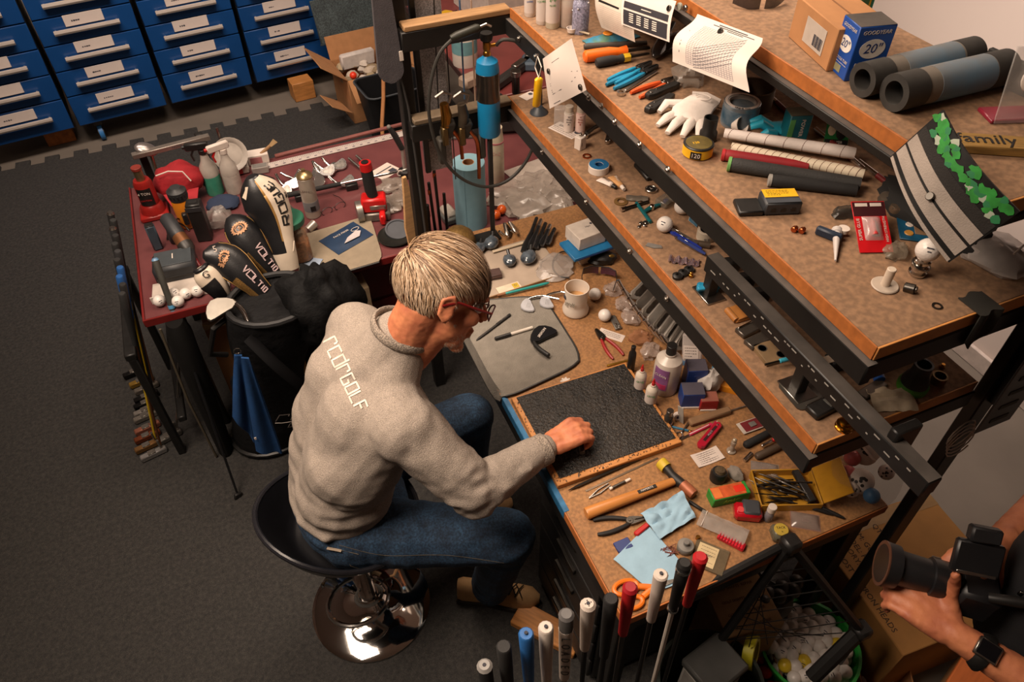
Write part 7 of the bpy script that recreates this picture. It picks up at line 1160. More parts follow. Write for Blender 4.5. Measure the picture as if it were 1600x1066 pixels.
# ---------------------------------------------------------------- row of clubs at the bench end (all tops near 1.12 m)
HR = T('club_holder', 'dark club holder rails with a pale wood slat below the row of grips', 'rack', (.38, .50, .012))
part(G().box(.24, .03, .03, (-.19, 0, .72), .004), 'rail', BLK, HR); part(G().box(.62, .05, .03, (0, 0, .25), .004), 'rail', BLK, HR)
for x in (-.30, -.09): part(G().box(.03, .04, .74, (x, 0, .37), .004), 'post', BLK, HR); part(G().box(.03, .30, .03, (x, 0, .015), .004), 'foot', BLK, HR)
part(G().box(.17, .03, .02, (-.19, .02, .745), .003), 'wood_slat', mat('a88a6c', .7, var=.15, stretch=(1, 8, 8)), HR)
WG = mat('cfc2b6', .6, var=.04, bump=.35, bsc=400); RG = mat('c01c20', .55, var=.06, bump=.3, bsc=400); BG = mat('1f1e1e', .7, bump=.35, bsc=400)
rowc = [(757, 1040, BG, None, 'grey grip with a white ring on its butt, leftmost in the row', .26, mat('8f8c88', .5)), (787, 1010, mat('2a2928', .75, bump=.3, bsc=400), None, 'charcoal grip standing left of the blue grip', .27, None), (822, 990, mat('2a66a8', .55, bump=.3, bsc=400), None, 'bright blue grip in the front row', .27, None), (853, 980, WG, None, 'white grip standing right next to the blue grip', .27, None), (885, 960, mat('4a4846', .6), None, 'grey and white grip printed with large dark letters', .28, mat('5f5d5c', .5)), (919, 944, WG, None, 'white grip with black dots on its butt', .185, WG), (955, 935, BG, None, 'black textured grip between white and red grips', .25, None), (985, 918, RG, None, 'red grip standing left in front of the orange shears', .19, mat('9c1420', .5)), (1033, 897, WG, None, 'white stippled grip in front of the blue wipe', .185, None), (1070, 880, BG, 'w', 'black grip with silver collar on a white shaft', .18, BLK), (1095, 870, RG, None, 'red grip standing rightmost in the row', .19, mat('b01820', .5))]
for i, (px, py, gm, sm, lab, gl, cp_) in enumerate(rowc):
    top = PY(px, py, .56); bot = V3(top.x*.9+.035, .50, .06)
    t = club('golf_club', lab, top, bot, gm, mat('c9beb2', .4) if sm else (DSTL if i in (4, 7) else mat('1e1c1b', .4, .5)), gl, .0155, cp_); u = (bot-top).normalized()
    if i == 4:
        part(G().tube([u*.055, u*.28], [.0152, .0112], 12), 'white_sleeve', WG, t)
        dv = (V3(0, 0, CH)-top).normalized(); N = (dv-u*dv.dot(u)).normalized(); B = u.cross(N)
        e = Matrix((-u.cross(N)*-1, N, u)).transposed(); q = Matrix((u, N.cross(u), N)).transposed().to_euler()
        for k, ch in enumerate('LOADED'): txt(ch, .026, mat('35332f', .6), t, u*(.075+.032*k)+N*(.0158-.0007*k), Matrix((-(N.cross(u)), u, N)).transposed().to_euler() if False else q, .0004)
    if i == 9: part(G().tube([u*.018, u*.026], .0164, 12), 'silver_ring', CHR, t); part(G().tube([u*.178, u*.186], .0125, 12), 'silver_ring', CHR, t)
    if i in (0, 2, 3, 5, 8): part(G().tube([u*-.0045, u*-.003], [.0035, .004], 10), 'vent_hole', PRN, t)
    if i == 5:
        for k in range(4): part(G().tube([u*-.0042+V3(.006*cos(k*1.5), .006*sin(k*1.5), 0), u*-.003+V3(.006*cos(k*1.5), .006*sin(k*1.5), 0)], .0012, 6), 'dot', PRN, t)
# ================================================================ lower right: cage frame, bins, balls
t = T('ball_cage', 'black tubular frame with wire mesh standing at the bench end', 'rack', (0, 0, 0)); f0 = P(1235, 850, .86); f1 = P(1112, 1020, .42); f2 = P(1345, 985, .46); f3 = P(1268, 1060, .32)
for nm, a, b, r in (('tube', f0, f1, .013), ('tube', f0, f2, .013), ('tube', f2, f3, .022), ('tube', f0+V3(-.02, .01, -.02), P(1085, 925, .80), .012)): part(G().tube([a, b], r, 8), nm, BLK, t)
part(G().at(f0).box(.045, .045, .04, (0, 0, 0), .008), 'corner_block', BLK, t); part(G().at(f2).box(.05, .05, .04, (0, 0, 0), .008), 'corner_block', BLK, t); part(G().tube([f1, V3(f1.x, f1.y, .02)], .012, 8), 'tube', BLK, t); part(G().tube([f2, V3(f2.x+.02, f2.y, .02)], .012, 8), 'tube', BLK, t)
for k in range(1, 8): part(G().tube([f0.lerp(f1, k/8), f0.lerp(f2, k/8)], .0016, 5), 'mesh_wire', BLK, t); part(G().tube([f0.lerp(f1, k/8), f1.lerp(f2, k/8)], .0016, 5), 'mesh_wire', BLK, t)
t = T('ball_bucket', 'green plastic tub full of white golf balls on the floor', 'tub', P(1262, 1014, .20)+V3(0, 0, -.187)); part(G().loft([[(r*cos(2*pi*j/36), r*sin(2*pi*j/36), z) for j in range(36)] for r, z in ((.10, .0), (.146, .20), (.153, .205), (.153, .212), (.144, .212), (.098, .01))]), 'shell', mat('2c9a3c', .4), t)
bl = t.location
cnt = 0
for lay_ in range(2):
    for i in range(60):
        q = 2.39996*i; r = .021*sqrt(i+.3)*.86
        if r > .122: break
        m = mat('d4b62c', .4, mode='golf') if (lay_ == 1 and i in (9, 23, 35)) else GBALL
        o = ballthing('golf ball in the heap in the green tub' if m is GBALL else 'yellow golf ball in the green tub', bl+V3(r*cos(q+lay_), r*sin(q+lay_), .155+.032*lay_-.25*r*r), m=m, group='white golf balls in the green tub' if m is GBALL else 'yellow golf balls in the green tub', mark=lay_ == 1 and i % 3 == 0); cnt += 1
def opencarton(label, loc, rz, w_, d_, h, m=CARD):
    t = T('cardboard_tray', label, 'box', loc, rz)
    for s_, c_ in (((w_, .005, h), (0, -d_/2, h/2)), ((w_, .005, h), (0, d_/2, h/2)), ((.005, d_, h), (-w_/2, 0, h/2)), ((.005, d_, h), (w_/2, 0, h/2)), ((w_, d_, .005), (0, 0, .0025))): part(G().box(*s_, c_, .001), 'panel', m, t)
    return t
t = opencarton('cardboard tray of red and lime golf balls on the floor', P(1165, 1060, .2)+V3(0, 0, -.186), radians(-14), .22, .20, .19, mat('8a6242', .85))
LIM = mat('7fae2a', .4, mode='golf'); RB = mat('c82a20', .4, mode='golf'); bl2 = t.location
for i in range(20):
    x = -.078+.044*(i % 5)*.9; y = -.07+.045*(i//5); m = (RB, LIM)[(i+i//5) % 2]; ballthing(('red' if m is RB else 'lime')+' golf ball, '+['first', 'second', 'third', 'fourth', 'fifth'][i % 5]+' from the left in the '+['front', 'second', 'third', 'back'][i//5]+' line of the cardboard tray', bl2+Matrix.Rotation(radians(-14), 3, 'Z') @ V3(x, y, .12+.004*(i % 3)), m=m, mark=False)
opencarton('small cardboard tray right of the green tub', P(1385, 1060, .1)+V3(0, 0, -.09), radians(-30), .16, .16, .09)
for i in range(4): ballthing(['first', 'second', 'third', 'fourth'][i]+' worn golf ball in the small cardboard tray right of the green tub', P(1385, 1060, .05)+V3(-.045+.045*(i % 2), -.02+.045*(i//2), -.04), mark=False)
t = T('parts_bucket', 'dark grey bucket with a wire handle under the end of the bench', 'bucket', (.80, .52, .25)); part(G().loft([[(r*cos(2*pi*j/30), r*sin(2*pi*j/30), z) for j in range(30)] for r, z in ((.12, -.23), (.145, .12), (.150, .125), (.150, .132), (.14, .132), (.115, -.2))]), 'shell', mat('2f342f', .4, var=.2), t); part(G().tube([(.155*cos(k*pi/12-2.6), .155*sin(k*pi/12-2.6), .07-.1*sin(pi*k/12)) for k in range(13)], .0025, 6), 'wire_handle', STL, t)
t = crate('white_jug', 'white plastic container with a grey lid standing in the dark bucket', 'container', (.80, .53, .10), radians(12), .13, .11, .36, mat('9a9690', .5), .012); part(G().box(.14, .12, .03, (0, 0, .36), .008, base=True), 'lid', mat('4a4a48', .5), t); part(G().box(.001, .06, .12, (.0655, 0, .2), .0004), 'ribbed_label', mat('b5b2ae', .6), t)
roll('tape_roll', 'yellow tape roll beside the white container under the bench end', 'tape', (.95, .56, .36), .05, .035, .03, mat('b8b01c', .5), None, rot=(radians(75), 0, radians(40)))
t = crate('printed_carton', 'brown carton with rows of small lettering under the bench end', 'box', (1.00, .66, .014), radians(-8), .18, .16, .40, mat('8d6c48', .85))
for k in range(4): txt('GOLF SHAFTS  REPAIR', .012, mat('4a3622', .9), t, (0, .06-.04*k, .4005))
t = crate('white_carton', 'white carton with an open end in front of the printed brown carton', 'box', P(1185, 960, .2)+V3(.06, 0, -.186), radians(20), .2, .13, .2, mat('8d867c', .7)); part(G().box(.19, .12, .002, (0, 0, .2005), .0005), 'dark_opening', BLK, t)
t = T('black_sack', 'black bag of dark balls between the cage frame and bench', 'bag', (1.13, .70, .20)); part(crumple(G(), .10, .09, .2, 130, amp=.25), 'bag', BLK, t)
for k in range(6): part(G().ball(.024, (-.06+.028*k, -.05+.02*(k % 2), .195-.004*k), 10), 'dark_ball', mat('2a2522', .5), t)
KR = mat('8a602e', .85, var=.1, sca=14)
t = T('shipping_carton', 'large brown shipping carton with black stencilled lettering at the lower right', 'box', (1.63, .58, .014), radians(-4)); part(G().box(.46, .44, .30, (0, 0, 0), .003, base=True), 'carton', KR, t)
for w_, x, y in (('ITEM: GOLFMAN', -.10, .10), ('IRON HEADS', -.10, -.12), ('MODEL: PCS', -.135, .12), ('CATEGORY: 12', -.165, .12), ('N.W.  G.W.', -.145, -.06), ('QTY: PCS', -.03, .12), ('POST KIT IRON HEADS', -.205, -.02)): txt(w_, .026, mat('2b1d14', .9), t, (x, y, .3006), (0, 0, -pi/2), .0003)
part(G().box(.46, .05, .0008, (0, .19, .3004), .0003), 'packing_tape', mat('7a5a2c', .4), t)
t = solo(G().box(.34, .30, .03, (0, 0, 0), .004, base=True), 'wood_board', mat('b5602c', .5, var=.15, sca=10, stretch=(1, 9, 9)), 'orange wooden board lying at the bottom right corner of the picture', 'board', (1.60, .17, .30), radians(20)); solo(G().box(.30, .26, .284, (0, 0, 0), .004, base=True), 'timber_stand', WOODL, 'pale wooden stand under the orange board', 'stand', (1.60, .17, .014), radians(20))
t = T('wiffle_bag', 'clear net bag of perforated practice balls hanging beside the bench end', 'bag', P(1350, 745, .86)); part(G().at((0, 0, .0)).ball(1, n=20, sca=(.095, .09, .12)), 'net', mat('8a8078', .4, alpha=.12), t); part(G().tube([(0, 0, .11), (-.05, .06, .16), (-.09, .1, .2)], [(.02, .03), .012, .01], 8), 'gathered_neck', FILM, t)
for i, (px, py, r, m) in enumerate(((1352, 708, .034, WHT), (1345, 752, .034, WHT), (1385, 738, .021, WHT), (1330, 765, .021, WHT), (1332, 716, .022, mat('b04a4a', .4)), (1325, 740, .022, mat('a83a3c', .4)), (1362, 775, .021, mat('2f5f86', .5)))):
    p = P(px, py, .87); o = T('practice_ball', ['upper large white perforated ball', 'lower large white perforated ball', 'right small white perforated ball', 'lower small white perforated ball', 'upper pinkish red ball', 'lower pinkish red ball', 'blue ball'][i]+' in the clear net bag', 'ball', p); part(G().ball(r, n=18), 'shell', m, o)
    vd = (V3(0, 0, CH)-p).normalized()
    if m is WHT:
        for k in range(9):
            q = (vd+V3(noise.noise(V3(k*1.7, i, 0)), noise.noise(V3(i, k*1.3, 5)), noise.noise(V3(5, i, k*1.9)))*1.9).normalized(); part(G().at(q*r*.985, q.to_track_quat('Z', 'Y').to_euler()).cyl(r*.14, 0, r*.03, 10), 'hole', BLK, o)
# ================================================================ people
def capsule(g, A, ra, B, rb, n=16, fl=1):
    A = Vector(A); B = Vector(B); d = B-A; u = d.normalized(); L = d.length
    pts = [A-u*ra*cos(k*pi/8) for k in range(4)]+[A, B]+[B+u*rb*sin(k*pi/8) for k in range(1, 5)]
    rr_ = [max(1e-4, ra*sin(k*pi/8)) for k in range(4)]+[ra, rb]+[max(1e-4, rb*cos(k*pi/8)) for k in range(1, 5)]
    g.tube(pts, [(r*fl, r) for r in rr_] if fl != 1 else rr_, n)
def blob(name, prims, vox, it, mats, parent=None, disp=None, keep=None):
    g = G()
    for p in prims:
        if p[0] == 'c': capsule(g, *p[1:])
        else: g.at(p[1], p[3] if len(p) > 3 else (0, 0, 0)).ball(1, n=22, sca=p[2]); g.at()
    me = g.mesh('tmp', mats); o = bpy.data.objects.new('tmp', me); col.objects.link(o)
    m = o.modifiers.new('r', 'REMESH'); m.mode = 'VOXEL'; m.voxel_size = vox
    m = o.modifiers.new('s', 'SMOOTH'); m.iterations = it; m.factor = .5
    dg = bpy.context.evaluated_depsgraph_get(); me2 = bpy.data.meshes.new_from_object(o.evaluated_get(dg)); bpy.data.objects.remove(o); bpy.data.meshes.remove(me)
    me2.name = name
    if not me2.materials:
        for m in mats: me2.materials.append(m)
    if disp:
        nn = [v.normal.copy() for v in me2.vertices]; cc = [v.co.copy() for v in me2.vertices]; me2.vertices.foreach_set('co', [x for c, n_ in zip(cc, nn) for x in c+n_*disp(c)]); me2.update()
    if keep:
        bm = bmesh.new(); bm.from_mesh(me2); bmesh.ops.delete(bm, geom=[f for f in bm.faces if not keep(f.calc_center_median())], context='FACES'); bm.to_mesh(me2); bm.free()
    me2.shade_smooth(); return link(name, me2, parent)
def hand(W, F, S, U, curl=1.0, s=1.0, thumb='under'):
    W, F, S, U = map(Vector, (W, F, S, U)); pr = [('c', W-F*.03*s, .024*s, W+F*.02*s, .024*s)]
    for k, (y, l) in enumerate(((.033, 1), (.0115, 1.08), (-.0105, 1.0), (-.031, .84))):
        K = W+F*(.088-.005*abs(k-1))*s+S*y*s+U*.006*s; pr.append(('c', W+F*.015*s+S*y*.5*s, .019*s, K, .0125*s))
        a1, a2, a3 = .55*curl, 1.75*curl, 2.9*curl; dv = lambda a: F*cos(a)-U*sin(a); p1 = K+dv(a1)*.040*l*s; p2 = p1+dv(a2)*.026*l*s; p3 = p2+dv(a3)*.020*l*s
        pr += [('c', K, .0118*s, p1, .0100*s), ('c', p1, .0100*s, p2, .0088*s), ('c', p2, .0088*s, p3, .0072*s)]
    if thumb == 'under': q = [W+F*.015*s+S*.024*s-U*.006*s, W+F*.05*s+S*.044*s-U*.028*s, W+F*.082*s+S*.030*s-U*.042*s, W+F*.098*s+S*.012*s-U*.046*s]
    else: q = [W+F*.015*s+S*.024*s, W+F*.042*s+S*.046*s+U*.022*s, W+F*.055*s+S*.058*s+U*.058*s, W+F*.066*s+S*.056*s+U*.092*s]
    pr += [('c', q[0], .018*s, q[1], .0145*s), ('c', q[1], .0135*s, q[2], .0118*s), ('c', q[2], .0112*s, q[3], .0090*s)]
    return pr
def xf(M, prims):
    out = []
    for p in prims:
        if p[0] == 'c': out.append(('c', M @ Vector(p[1]), p[2], M @ Vector(p[3]), p[4])+tuple(p[5:]))
        else: out.append(('e', M @ Vector(p[1]), p[2], (M.to_3x3() @ Euler(p[3] if len(p) > 3 else (0, 0, 0)).to_matrix()).to_euler()))
    return out
HEAD = [('e', (-.012, 0, .038), (.102, .079, .094)), ('e', (-.04, 0, .01), (.075, .07, .08)), ('e', (.035, 0, -.045), (.060, .060, .072)), ('e', (.055, 0, -.085), (.040, .042, .035)), ('e', (.078, 0, -.108), (.022, .026, .018)),
        ('c', (.094, 0, .014), .009, (.116, 0, -.020), .0125), ('c', (.108, .012, -.026), .008, (.108, -.012, -.026), .008), ('e', (.084, 0, .030), (.020, .052, .013)), ('e', (.064, .040, -.022), (.030, .022, .024)), ('e', (.064, -.040, -.022), (.030, .022, .024)),
        ('c', (.094, .017, -.058), .008, (.094, -.017, -.058), .008), ('c', (.091, .015, -.070), .009, (.091, -.015, -.070), .009)]
for s in (-1, 1): HEAD += [('e', (-.008, s*.080, -.006), (.021, .008, .034), (0, -.25, s*.35)), ('c', (-.024, s*.086, .014), .0055, (-.004, s*.088, .026), .006), ('c', (-.004, s*.088, .026), .006, (.010, s*.084, .008), .005), ('c', (-.024, s*.086, .014), .0055, (-.020, s*.083, -.022), .005), ('c', (-.020, s*.083, -.022), .005, (-.002, s*.080, -.034), .007)]
SKIN = mat('b5684a', .55, var=.16, sca=26, bump=.25, bsc=140, h2='c98058')
# ---- seated man
HM = Matrix.Translation((.365, 1.325, 1.32)) @ Matrix.Rotation(radians(-16), 4, 'Z') @ Matrix.Rotation(radians(30), 4, 'Y') @ Matrix.Rotation(radians(-22), 4, 'X') @ Matrix.Scale(1.06, 4)
RS, RE, RWr = V3(.195, 1.165, 1.075), V3(.315, 1.02, .915), V3(.555, 1.085, .905); LS, LE, LW = V3(.175, 1.53, 1.085), V3(.17, 1.62, .84), V3(.22, 1.49, .735)
Fh = V3(.985, .15, .02).normalized(); Sh = V3(-.15, .985, 0).normalized(); Uh = Fh.cross(Sh)
hp = {'R': (V3(0, 1.205, .645), V3(.405, 1.035, .615), V3(.385, 1.15, .12), V3(.52, 1.085, .04)), 'L': (V3(0, 1.395, .645), V3(.46, 1.49, .615), V3(.42, 1.50, .12), V3(.57, 1.48, .04))}
pr = xf(HM, HEAD)+[('c', HM @ V3(-.035, 0, -.045), .060, V3(.225, 1.345, 1.13), .062), ('c', HM @ V3(.02, .0, -.08), .043, V3(.265, 1.34, 1.13), .05)]
pr += hand(RWr+V3(.0, 0, .0), Fh, Sh, Uh, 1.0, 1.06)+hand(LW, V3(.8, -.2, -.5).normalized(), V3(-.2, -.97, .08).normalized(), V3(.5, .0, .85).normalized(), .45, 1.0)
pr += [('c', (0.01, 1.3, .68), .10, (.06, 1.335, .92), .085), ('c', (.06, 1.335, .92), .085, (.17, 1.345, 1.05), .075), ('c', LS, .045, RS, .045), ('c', RS, .05, RE, .04), ('c', RE, .042, RWr, .027), ('c', LS, .05, LE, .04), ('c', LE, .042, LW, .027)]
for k in 'RL': a, b, c, d = hp[k]; pr += [('c', a, .08, b, .055), ('c', b, .055, c, .04), ('c', c+V3(0, 0, -.05), .030, d+V3(-.06, .02, -.012), .012)]
def wr(co): return .0012*noise.noise(co*90)
man = blob('person', pr, .0042, 3, [SKIN], None, wr); tag(man, 'grey haired man in a heather grey sweatshirt and jeans bending over the workbench', 'person')
SW = mat('91867c', .95, var=.03, sca=90, bump=.7, bsc=320, mode='speck', h2='958a81')
tp_ = [('e', (.0, 1.315, .735), (.142, .182, .075)), ('c', (.008, 1.265, .76), .133, (.115, 1.275, 1.03), .125), ('c', (.008, 1.375, .76), .133, (.115, 1.42, 1.03), .125), ('c', (.12, 1.46, 1.03), .10, (.23, 1.37, 1.17), .06), ('c', (.13, 1.24, 1.03), .10, (.24, 1.32, 1.17), .06), ('c', LS+V3(-.01, .0, 0), .085, RS+V3(-.01, 0, 0), .088), ('c', (.15, 1.345, 1.08), .105, (.248, 1.35, 1.195), .074), ('c', RS, .088, RE, .066), ('c', RE, .066, RWr-Fh*.06, .047), ('c', RWr-Fh*.06, .046, RWr-Fh*.022, .040), ('c', LS+V3(-.03, -.04, -.02), .088, (.05, 1.42, .90), .125), ('c', RS+V3(-.03, .04, -.02), .088, (.05, 1.24, .90), .125), ('c', LS, .080, LE, .064), ('c', LE, .062, LW, .044)]
for k in range(7):      # soft rolls of cloth at the elbow, waist and armpit
    a = k/6; q = RE.lerp(RWr, .05+.5*a)+V3(-.004, -.012, .012*(1-a)); tp_.append(('c', q+V3(-.025, .028, .030), .013, q+V3(.02, -.02, .022), .012))
for k in range(2): tp_.append(('c', (-.118+.012*k, 1.24+.02*k, .735+.035*k), .016, (-.07+.02*k, 1.158+.008*k, .735+.03*k), .014))
def fold(co):
    v = co; a = max(0, 1-abs(v.z-.80)/.2); e = max(0, 1-(v-RE).length/.16); s_ = max(0, 1-(v-RS).length/.17)
    return .007*noise.noise(V3(v.x*9, v.y*9, v.z*16))+.010*a*noise.noise(V3(v.x*6+9, v.y*6, v.z*34))+.012*e*noise.noise((v-RE)*30+V3(0, v.z*20, 0))+.009*s_*noise.noise(V3(v.x*26, v.y*12, v.z*26))
sw = blob('sweatshirt', tp_, .0065, 4, [SW], man, fold)
cu = RWr-Fh*.028
part(G().tube([cu-Fh*.028, cu-Fh*.02, cu+Fh*.014, cu+Fh*.018], [.041, .0445, .0435, .038], 24), 'cuff', mat('877c72', .95, bump=.9, bsc=260, mode='speck'), man)
nc = V3(.262, 1.352, 1.222); nd = V3(.45, -.02, .9).normalized(); n1 = nd.cross(V3(0, 1, 0)).normalized(); n2 = nd.cross(n1)
part(G().tube([nc+n1*.078*cos(k*pi/14)+n2*.078*sin(k*pi/14)-nd*.004 for k in range(28)], [(.013, .007)]*28, 10, closed=True, up=nd), 'collar', mat('857a70', .95, bump=.9, bsc=260, mode='speck'), man)
DEN = mat('16293f', .85, var=.22, sca=20, bump=.4, bsc=300, h2='24405c', mode='speck')
jp = [('e', (.02, 1.3, .65), (.165, .192, .10)), ('e', (-.01, 1.3, .69), (.135, .18, .06))]
for k in 'RL':
    a, b, c, d = hp[k]; jp += [('c', a, .105, b, .080), ('c', b, .078, b.lerp(c, .5), .070), ('c', b.lerp(c, .5), .070, c+V3(0, 0, .0), .068)]
def jf(co): e = max(0, 1-(co-hp['R'][1]).length/.2); q = max(0, 1-abs(co.z-.16)/.12); h_ = max(0, 1-(co-V3(.08, 1.14, .68)).length/.2); return .005*noise.noise(co*10)+.012*e*noise.noise(V3(co.x*12, co.y*12, co.z*30))+.012*q*noise.noise(V3(co.x*8, co.y*8, co.z*36))+.012*h_*noise.noise(V3(co.x*34, co.y*9, co.z*9))
jn = blob('jeans', jp, .0065, 3, [DEN], man, jf)
from mathutils.bvhtree import BVHTree
def bvh(o): return BVHTree.FromPolygons([v.co[:] for v in o.data.vertices], [p.vertices[:] for p in o.data.polygons])
BS = bvh(sw); BJ = bvh(jn)
def hit(B, px, py, off=.0018):
    d = (RW @ Vector((px-800, 533-py, -FPX))).normalized(); r = B.ray_cast(Vector((0, 0, CH)), d); return (r[0]+r[1]*off, r[1]) if r[0] else (Vector((0, 0, CH))+d*1.8, -d)
# printed lettering follows the cloth
p0, p1 = V3(514, 530, 0), V3(566, 640, 0)
tl = lambda u, v: hit(BS, p0.x+(p1.x-p0.x)*u+12*sin(pi*u*.0)-14*(v-.5)*-1.0*.0+(v-.5)*17, p0.y+(p1.y-p0.y)*u-(v-.5)*11)[0]
part(strokes('rcdrGOLF', tl, hit(BS, 535, 585)[1], .0052, 1, .35, .15, 4), 'lettering', mat('d6c8ba', .7), man)
part(G().tube([hit(BJ, q.x, q.y, .0003)[0] for q in smooth([V3(530, 852, 0), V3(600, 868, 0), V3(700, 868, 0), V3(812, 884, 0)], 10)], .0008, 5), 'seam_stitch', mat('51493c', .8), man)
pk = [hit(BJ, x, y, .001)[0] for x, y in ((535, 860), (560, 866), (566, 890), (548, 884))]; part(G().tube(pk, .0011, 5, closed=True), 'back_pocket', mat('5d5446', .8), man); part(G().tube([hit(BJ, 512+2*k, 856+.4*k, .002)[0] for k in range(12)], [(.002, .005)]*12, 6), 'leather_patch', mat('8a7a68', .7), man)
# hair
hr = random.Random(4); g = G()
for i in range(5200):
    th = hr.uniform(-pi, pi); z = hr.uniform(-.85, 1); x = sqrt(1-z*z)*cos(th); y = sqrt(1-z*z)*sin(th)
    if x > .62 and z < .55: continue
    if x > -.15 and z < .02+.25*max(0, x): continue
    if x <= -.15 and z < -.85+.35*(x+.15): continue
    p = V3(x, y, z).normalized(); top = max(0, p.z); flow = V3(.9, -.35, .12)*top+V3(.62 if z > -.1 else .25, 0, -.8)*(1-top)+V3(hr.uniform(-.2, .2), hr.uniform(-.2, .2), hr.uniform(-.1, .1)); L = (hr.uniform(.08, .125) if x > .25 else hr.uniform(.05, .085)) if top > .35 else hr.uniform(.022, .04); n = 6; pts = []; lift = 1.03+hr.random()*(.09 if top > .3 else .04)
    for k in range(n):
        f = k/(n-1); r = 1.015+(lift-1.015)*min(1, f*2.2); pts.append(HM @ V3(-.018+p.x*.107*r, p.y*.083*r, .034+p.z*.099*r)); t_ = flow-p*flow.dot(p); p = (p+t_.normalized()*(L/(n-1))/.095).normalized()
        if f > .8 and p.x > .75: p = p+V3(.03, 0, -.05)
    wdt = hr.uniform(.0010, .0019); g.mt(hr.choice((0, 0, 1, 1, 2, 2, 3) if z > .35 else (0, 1, 1, 3, 3))); nv = (pts[2]-HM.translation).normalized(); sd = (pts[3]-pts[1]).cross(nv).normalized()
    vs = []
    for k, q in enumerate(pts): w2 = wdt*(1-.75*(k/(n-1))**2); vs += [q+sd*w2, q-sd*w2]
    g.add(vs, [[2*k, 2*k+1, 2*k+3, 2*k+2] for k in range(n-1)])
HC = [mat(h, .5, var=.1, spec=.4) for h in ('96795c', 'b3977a', '6b523e', 'c7ae94')]
o = link('hair', g.mesh('hair', HC, recalc=False), man); o['kind'] = 'stuff'
blob('scalp_hair', [('e', HM @ V3(-.018, 0, .036), (.112, .088, .103), (0, radians(30), radians(-6)))], .006, 1, [mat('7d6650', .7, var=.2, sca=90)], man, None, lambda c: (lambda q: not ((q.x > .058 and q.z < .075) or (q.x > -.03 and q.z < .028+.2*max(0, q.x)) or q.z < -.06))(HM.inverted() @ c))
g = G(); hr2 = random.Random(9); BM = bvh(man)
for i in range(900):
    q = V3(.07+hr2.uniform(-.03, .035), hr2.uniform(-.04, .04), -.09+hr2.uniform(-.03, .03)) if i % 2 else V3(.018+hr2.uniform(-.012, .018), -.085, -.012+hr2.uniform(-.035, .03))
    r_ = BM.find_nearest(HM @ q); a = r_[0]; nn = r_[1]; dn = V3(.3, 0, -1); dn = (dn-nn*dn.dot(nn)).normalized(); sd = nn.cross(dn)*.0006; g.add([a+sd+nn*.0004, a-sd+nn*.0004, a+dn*.008+nn*.0014], [[0, 1, 2]])
o = link('stubble', g.mesh('stubble', [mat('c2b09c', .6)], recalc=False), man); o['kind'] = 'stuff'
gl = G(); hm = lambda *a: HM @ V3(*a)
for s in (-1, 1):
    c = V3(.118, s*.033, .004); ring = [hm(c.x-.012*abs(cos(k*pi/9))*(1 if cos(k*pi/9)*s > 0 else 0), c.y+.026*cos(k*pi/9), c.z+.019*sin(k*pi/9)) for k in range(18)]
    part(G().tube(ring, .0022, 6, closed=True), 'glasses_rim', mat('3a1216', .3), man, 'dark red glasses rim'); g = G(); g.add(ring, [list(range(18))]); part(g, 'glasses_lens', mat('b0a8a8', .05, alpha=.22, spec=1), man)
    part(G().tube([hm(.106, s*.062, .010), hm(.07, s*.078, .014), hm(.01, s*.088, .018), hm(-.022, s*.09, .0)], [(.0035, .0016)]*4, 6), 'glasses_temple', mat('7a1a1a', .3), man); part(G().ball(.0125, (0, 0, 0), 12), 'eye', mat('cfc4bc', .2), man, None, 38, hm(.082, s*.032, .004))
part(G().tube([hm(.112, -.010, .008), hm(.117, 0, .012), hm(.112, .010, .008)], .002, 6), 'glasses_bridge', mat('3a1216', .3), man)
# shoes
def shoe(heel, toe, up=.0):
    d = toe-heel; L = d.length; rz = atan2(d.y, d.x); S_ = mat('a8845a', .75, var=.1, sca=40, bump=.2, bsc=200); M = Matrix.Translation(heel) @ Matrix.Rotation(rz, 4, 'Z')
    prof = [(0, .028, .075), (.06, .035, .085), (.3, .034, .080), (.5, .036, .062), (.72, .045, .045), (.9, .040, .036), (1, .014, .022)]
    rg = [[M @ V3(x*L, w_*cos(a), .028+max(-.2, sin(a))*(h if sin(a) > 0 else .03)) for a in [2*pi*j/18 for j in range(18)]] for x, w_, h in prof]
    part(G().loft(rg), 'shoe', S_, man, 'tan canvas shoe'); sp = [(x*L, w_+.005) for x, w_, h in prof]; poly = [(x-.004, -w_) for x, w_ in sp]+[(x-.004, w_) for x, w_ in sp[::-1]]; g = G(); g.prism(poly, .022, .004); g.v = [M @ v for v in g.v]; part(g, 'sole', mat('2a2420', .7), man)
    for k in range(4):
        x = L*(.52+.075*k); z = .028+.080-.010*k; part(G().tube([M @ V3(x-.012, -.024, z-.008), M @ V3(x, 0, z+.004), M @ V3(x+.014, .024, z-.008)], .0022, 6), 'lace', BLK, man); part(G().tube([M @ V3(x+.014, -.024, z-.010), M @ V3(x, 0, z+.005), M @ V3(x-.012, .024, z-.008)], .0022, 6), 'lace', BLK, man)
    part(G().tube([M @ V3(.008, 0, .06), M @ V3(0, 0, .04)], [(.002, .004)]*2, 6), 'heel_tab', WHT, man)
shoe(V3(.285, 1.215, .013), V3(.535, 1.075, .013)); shoe(V3(.33, 1.515, .013), V3(.60, 1.475, .013))
solo(G().tube([(-.05, 0, 0), (.0, 0, 0), (.07, 0, 0)], [.008, .008, .004], 10), 'grip_tool', DSTL, 'dark steel scraper held under the curled fingers of the working hand', 'tool', RWr+Fh*.10-Uh*.040, radians(70))
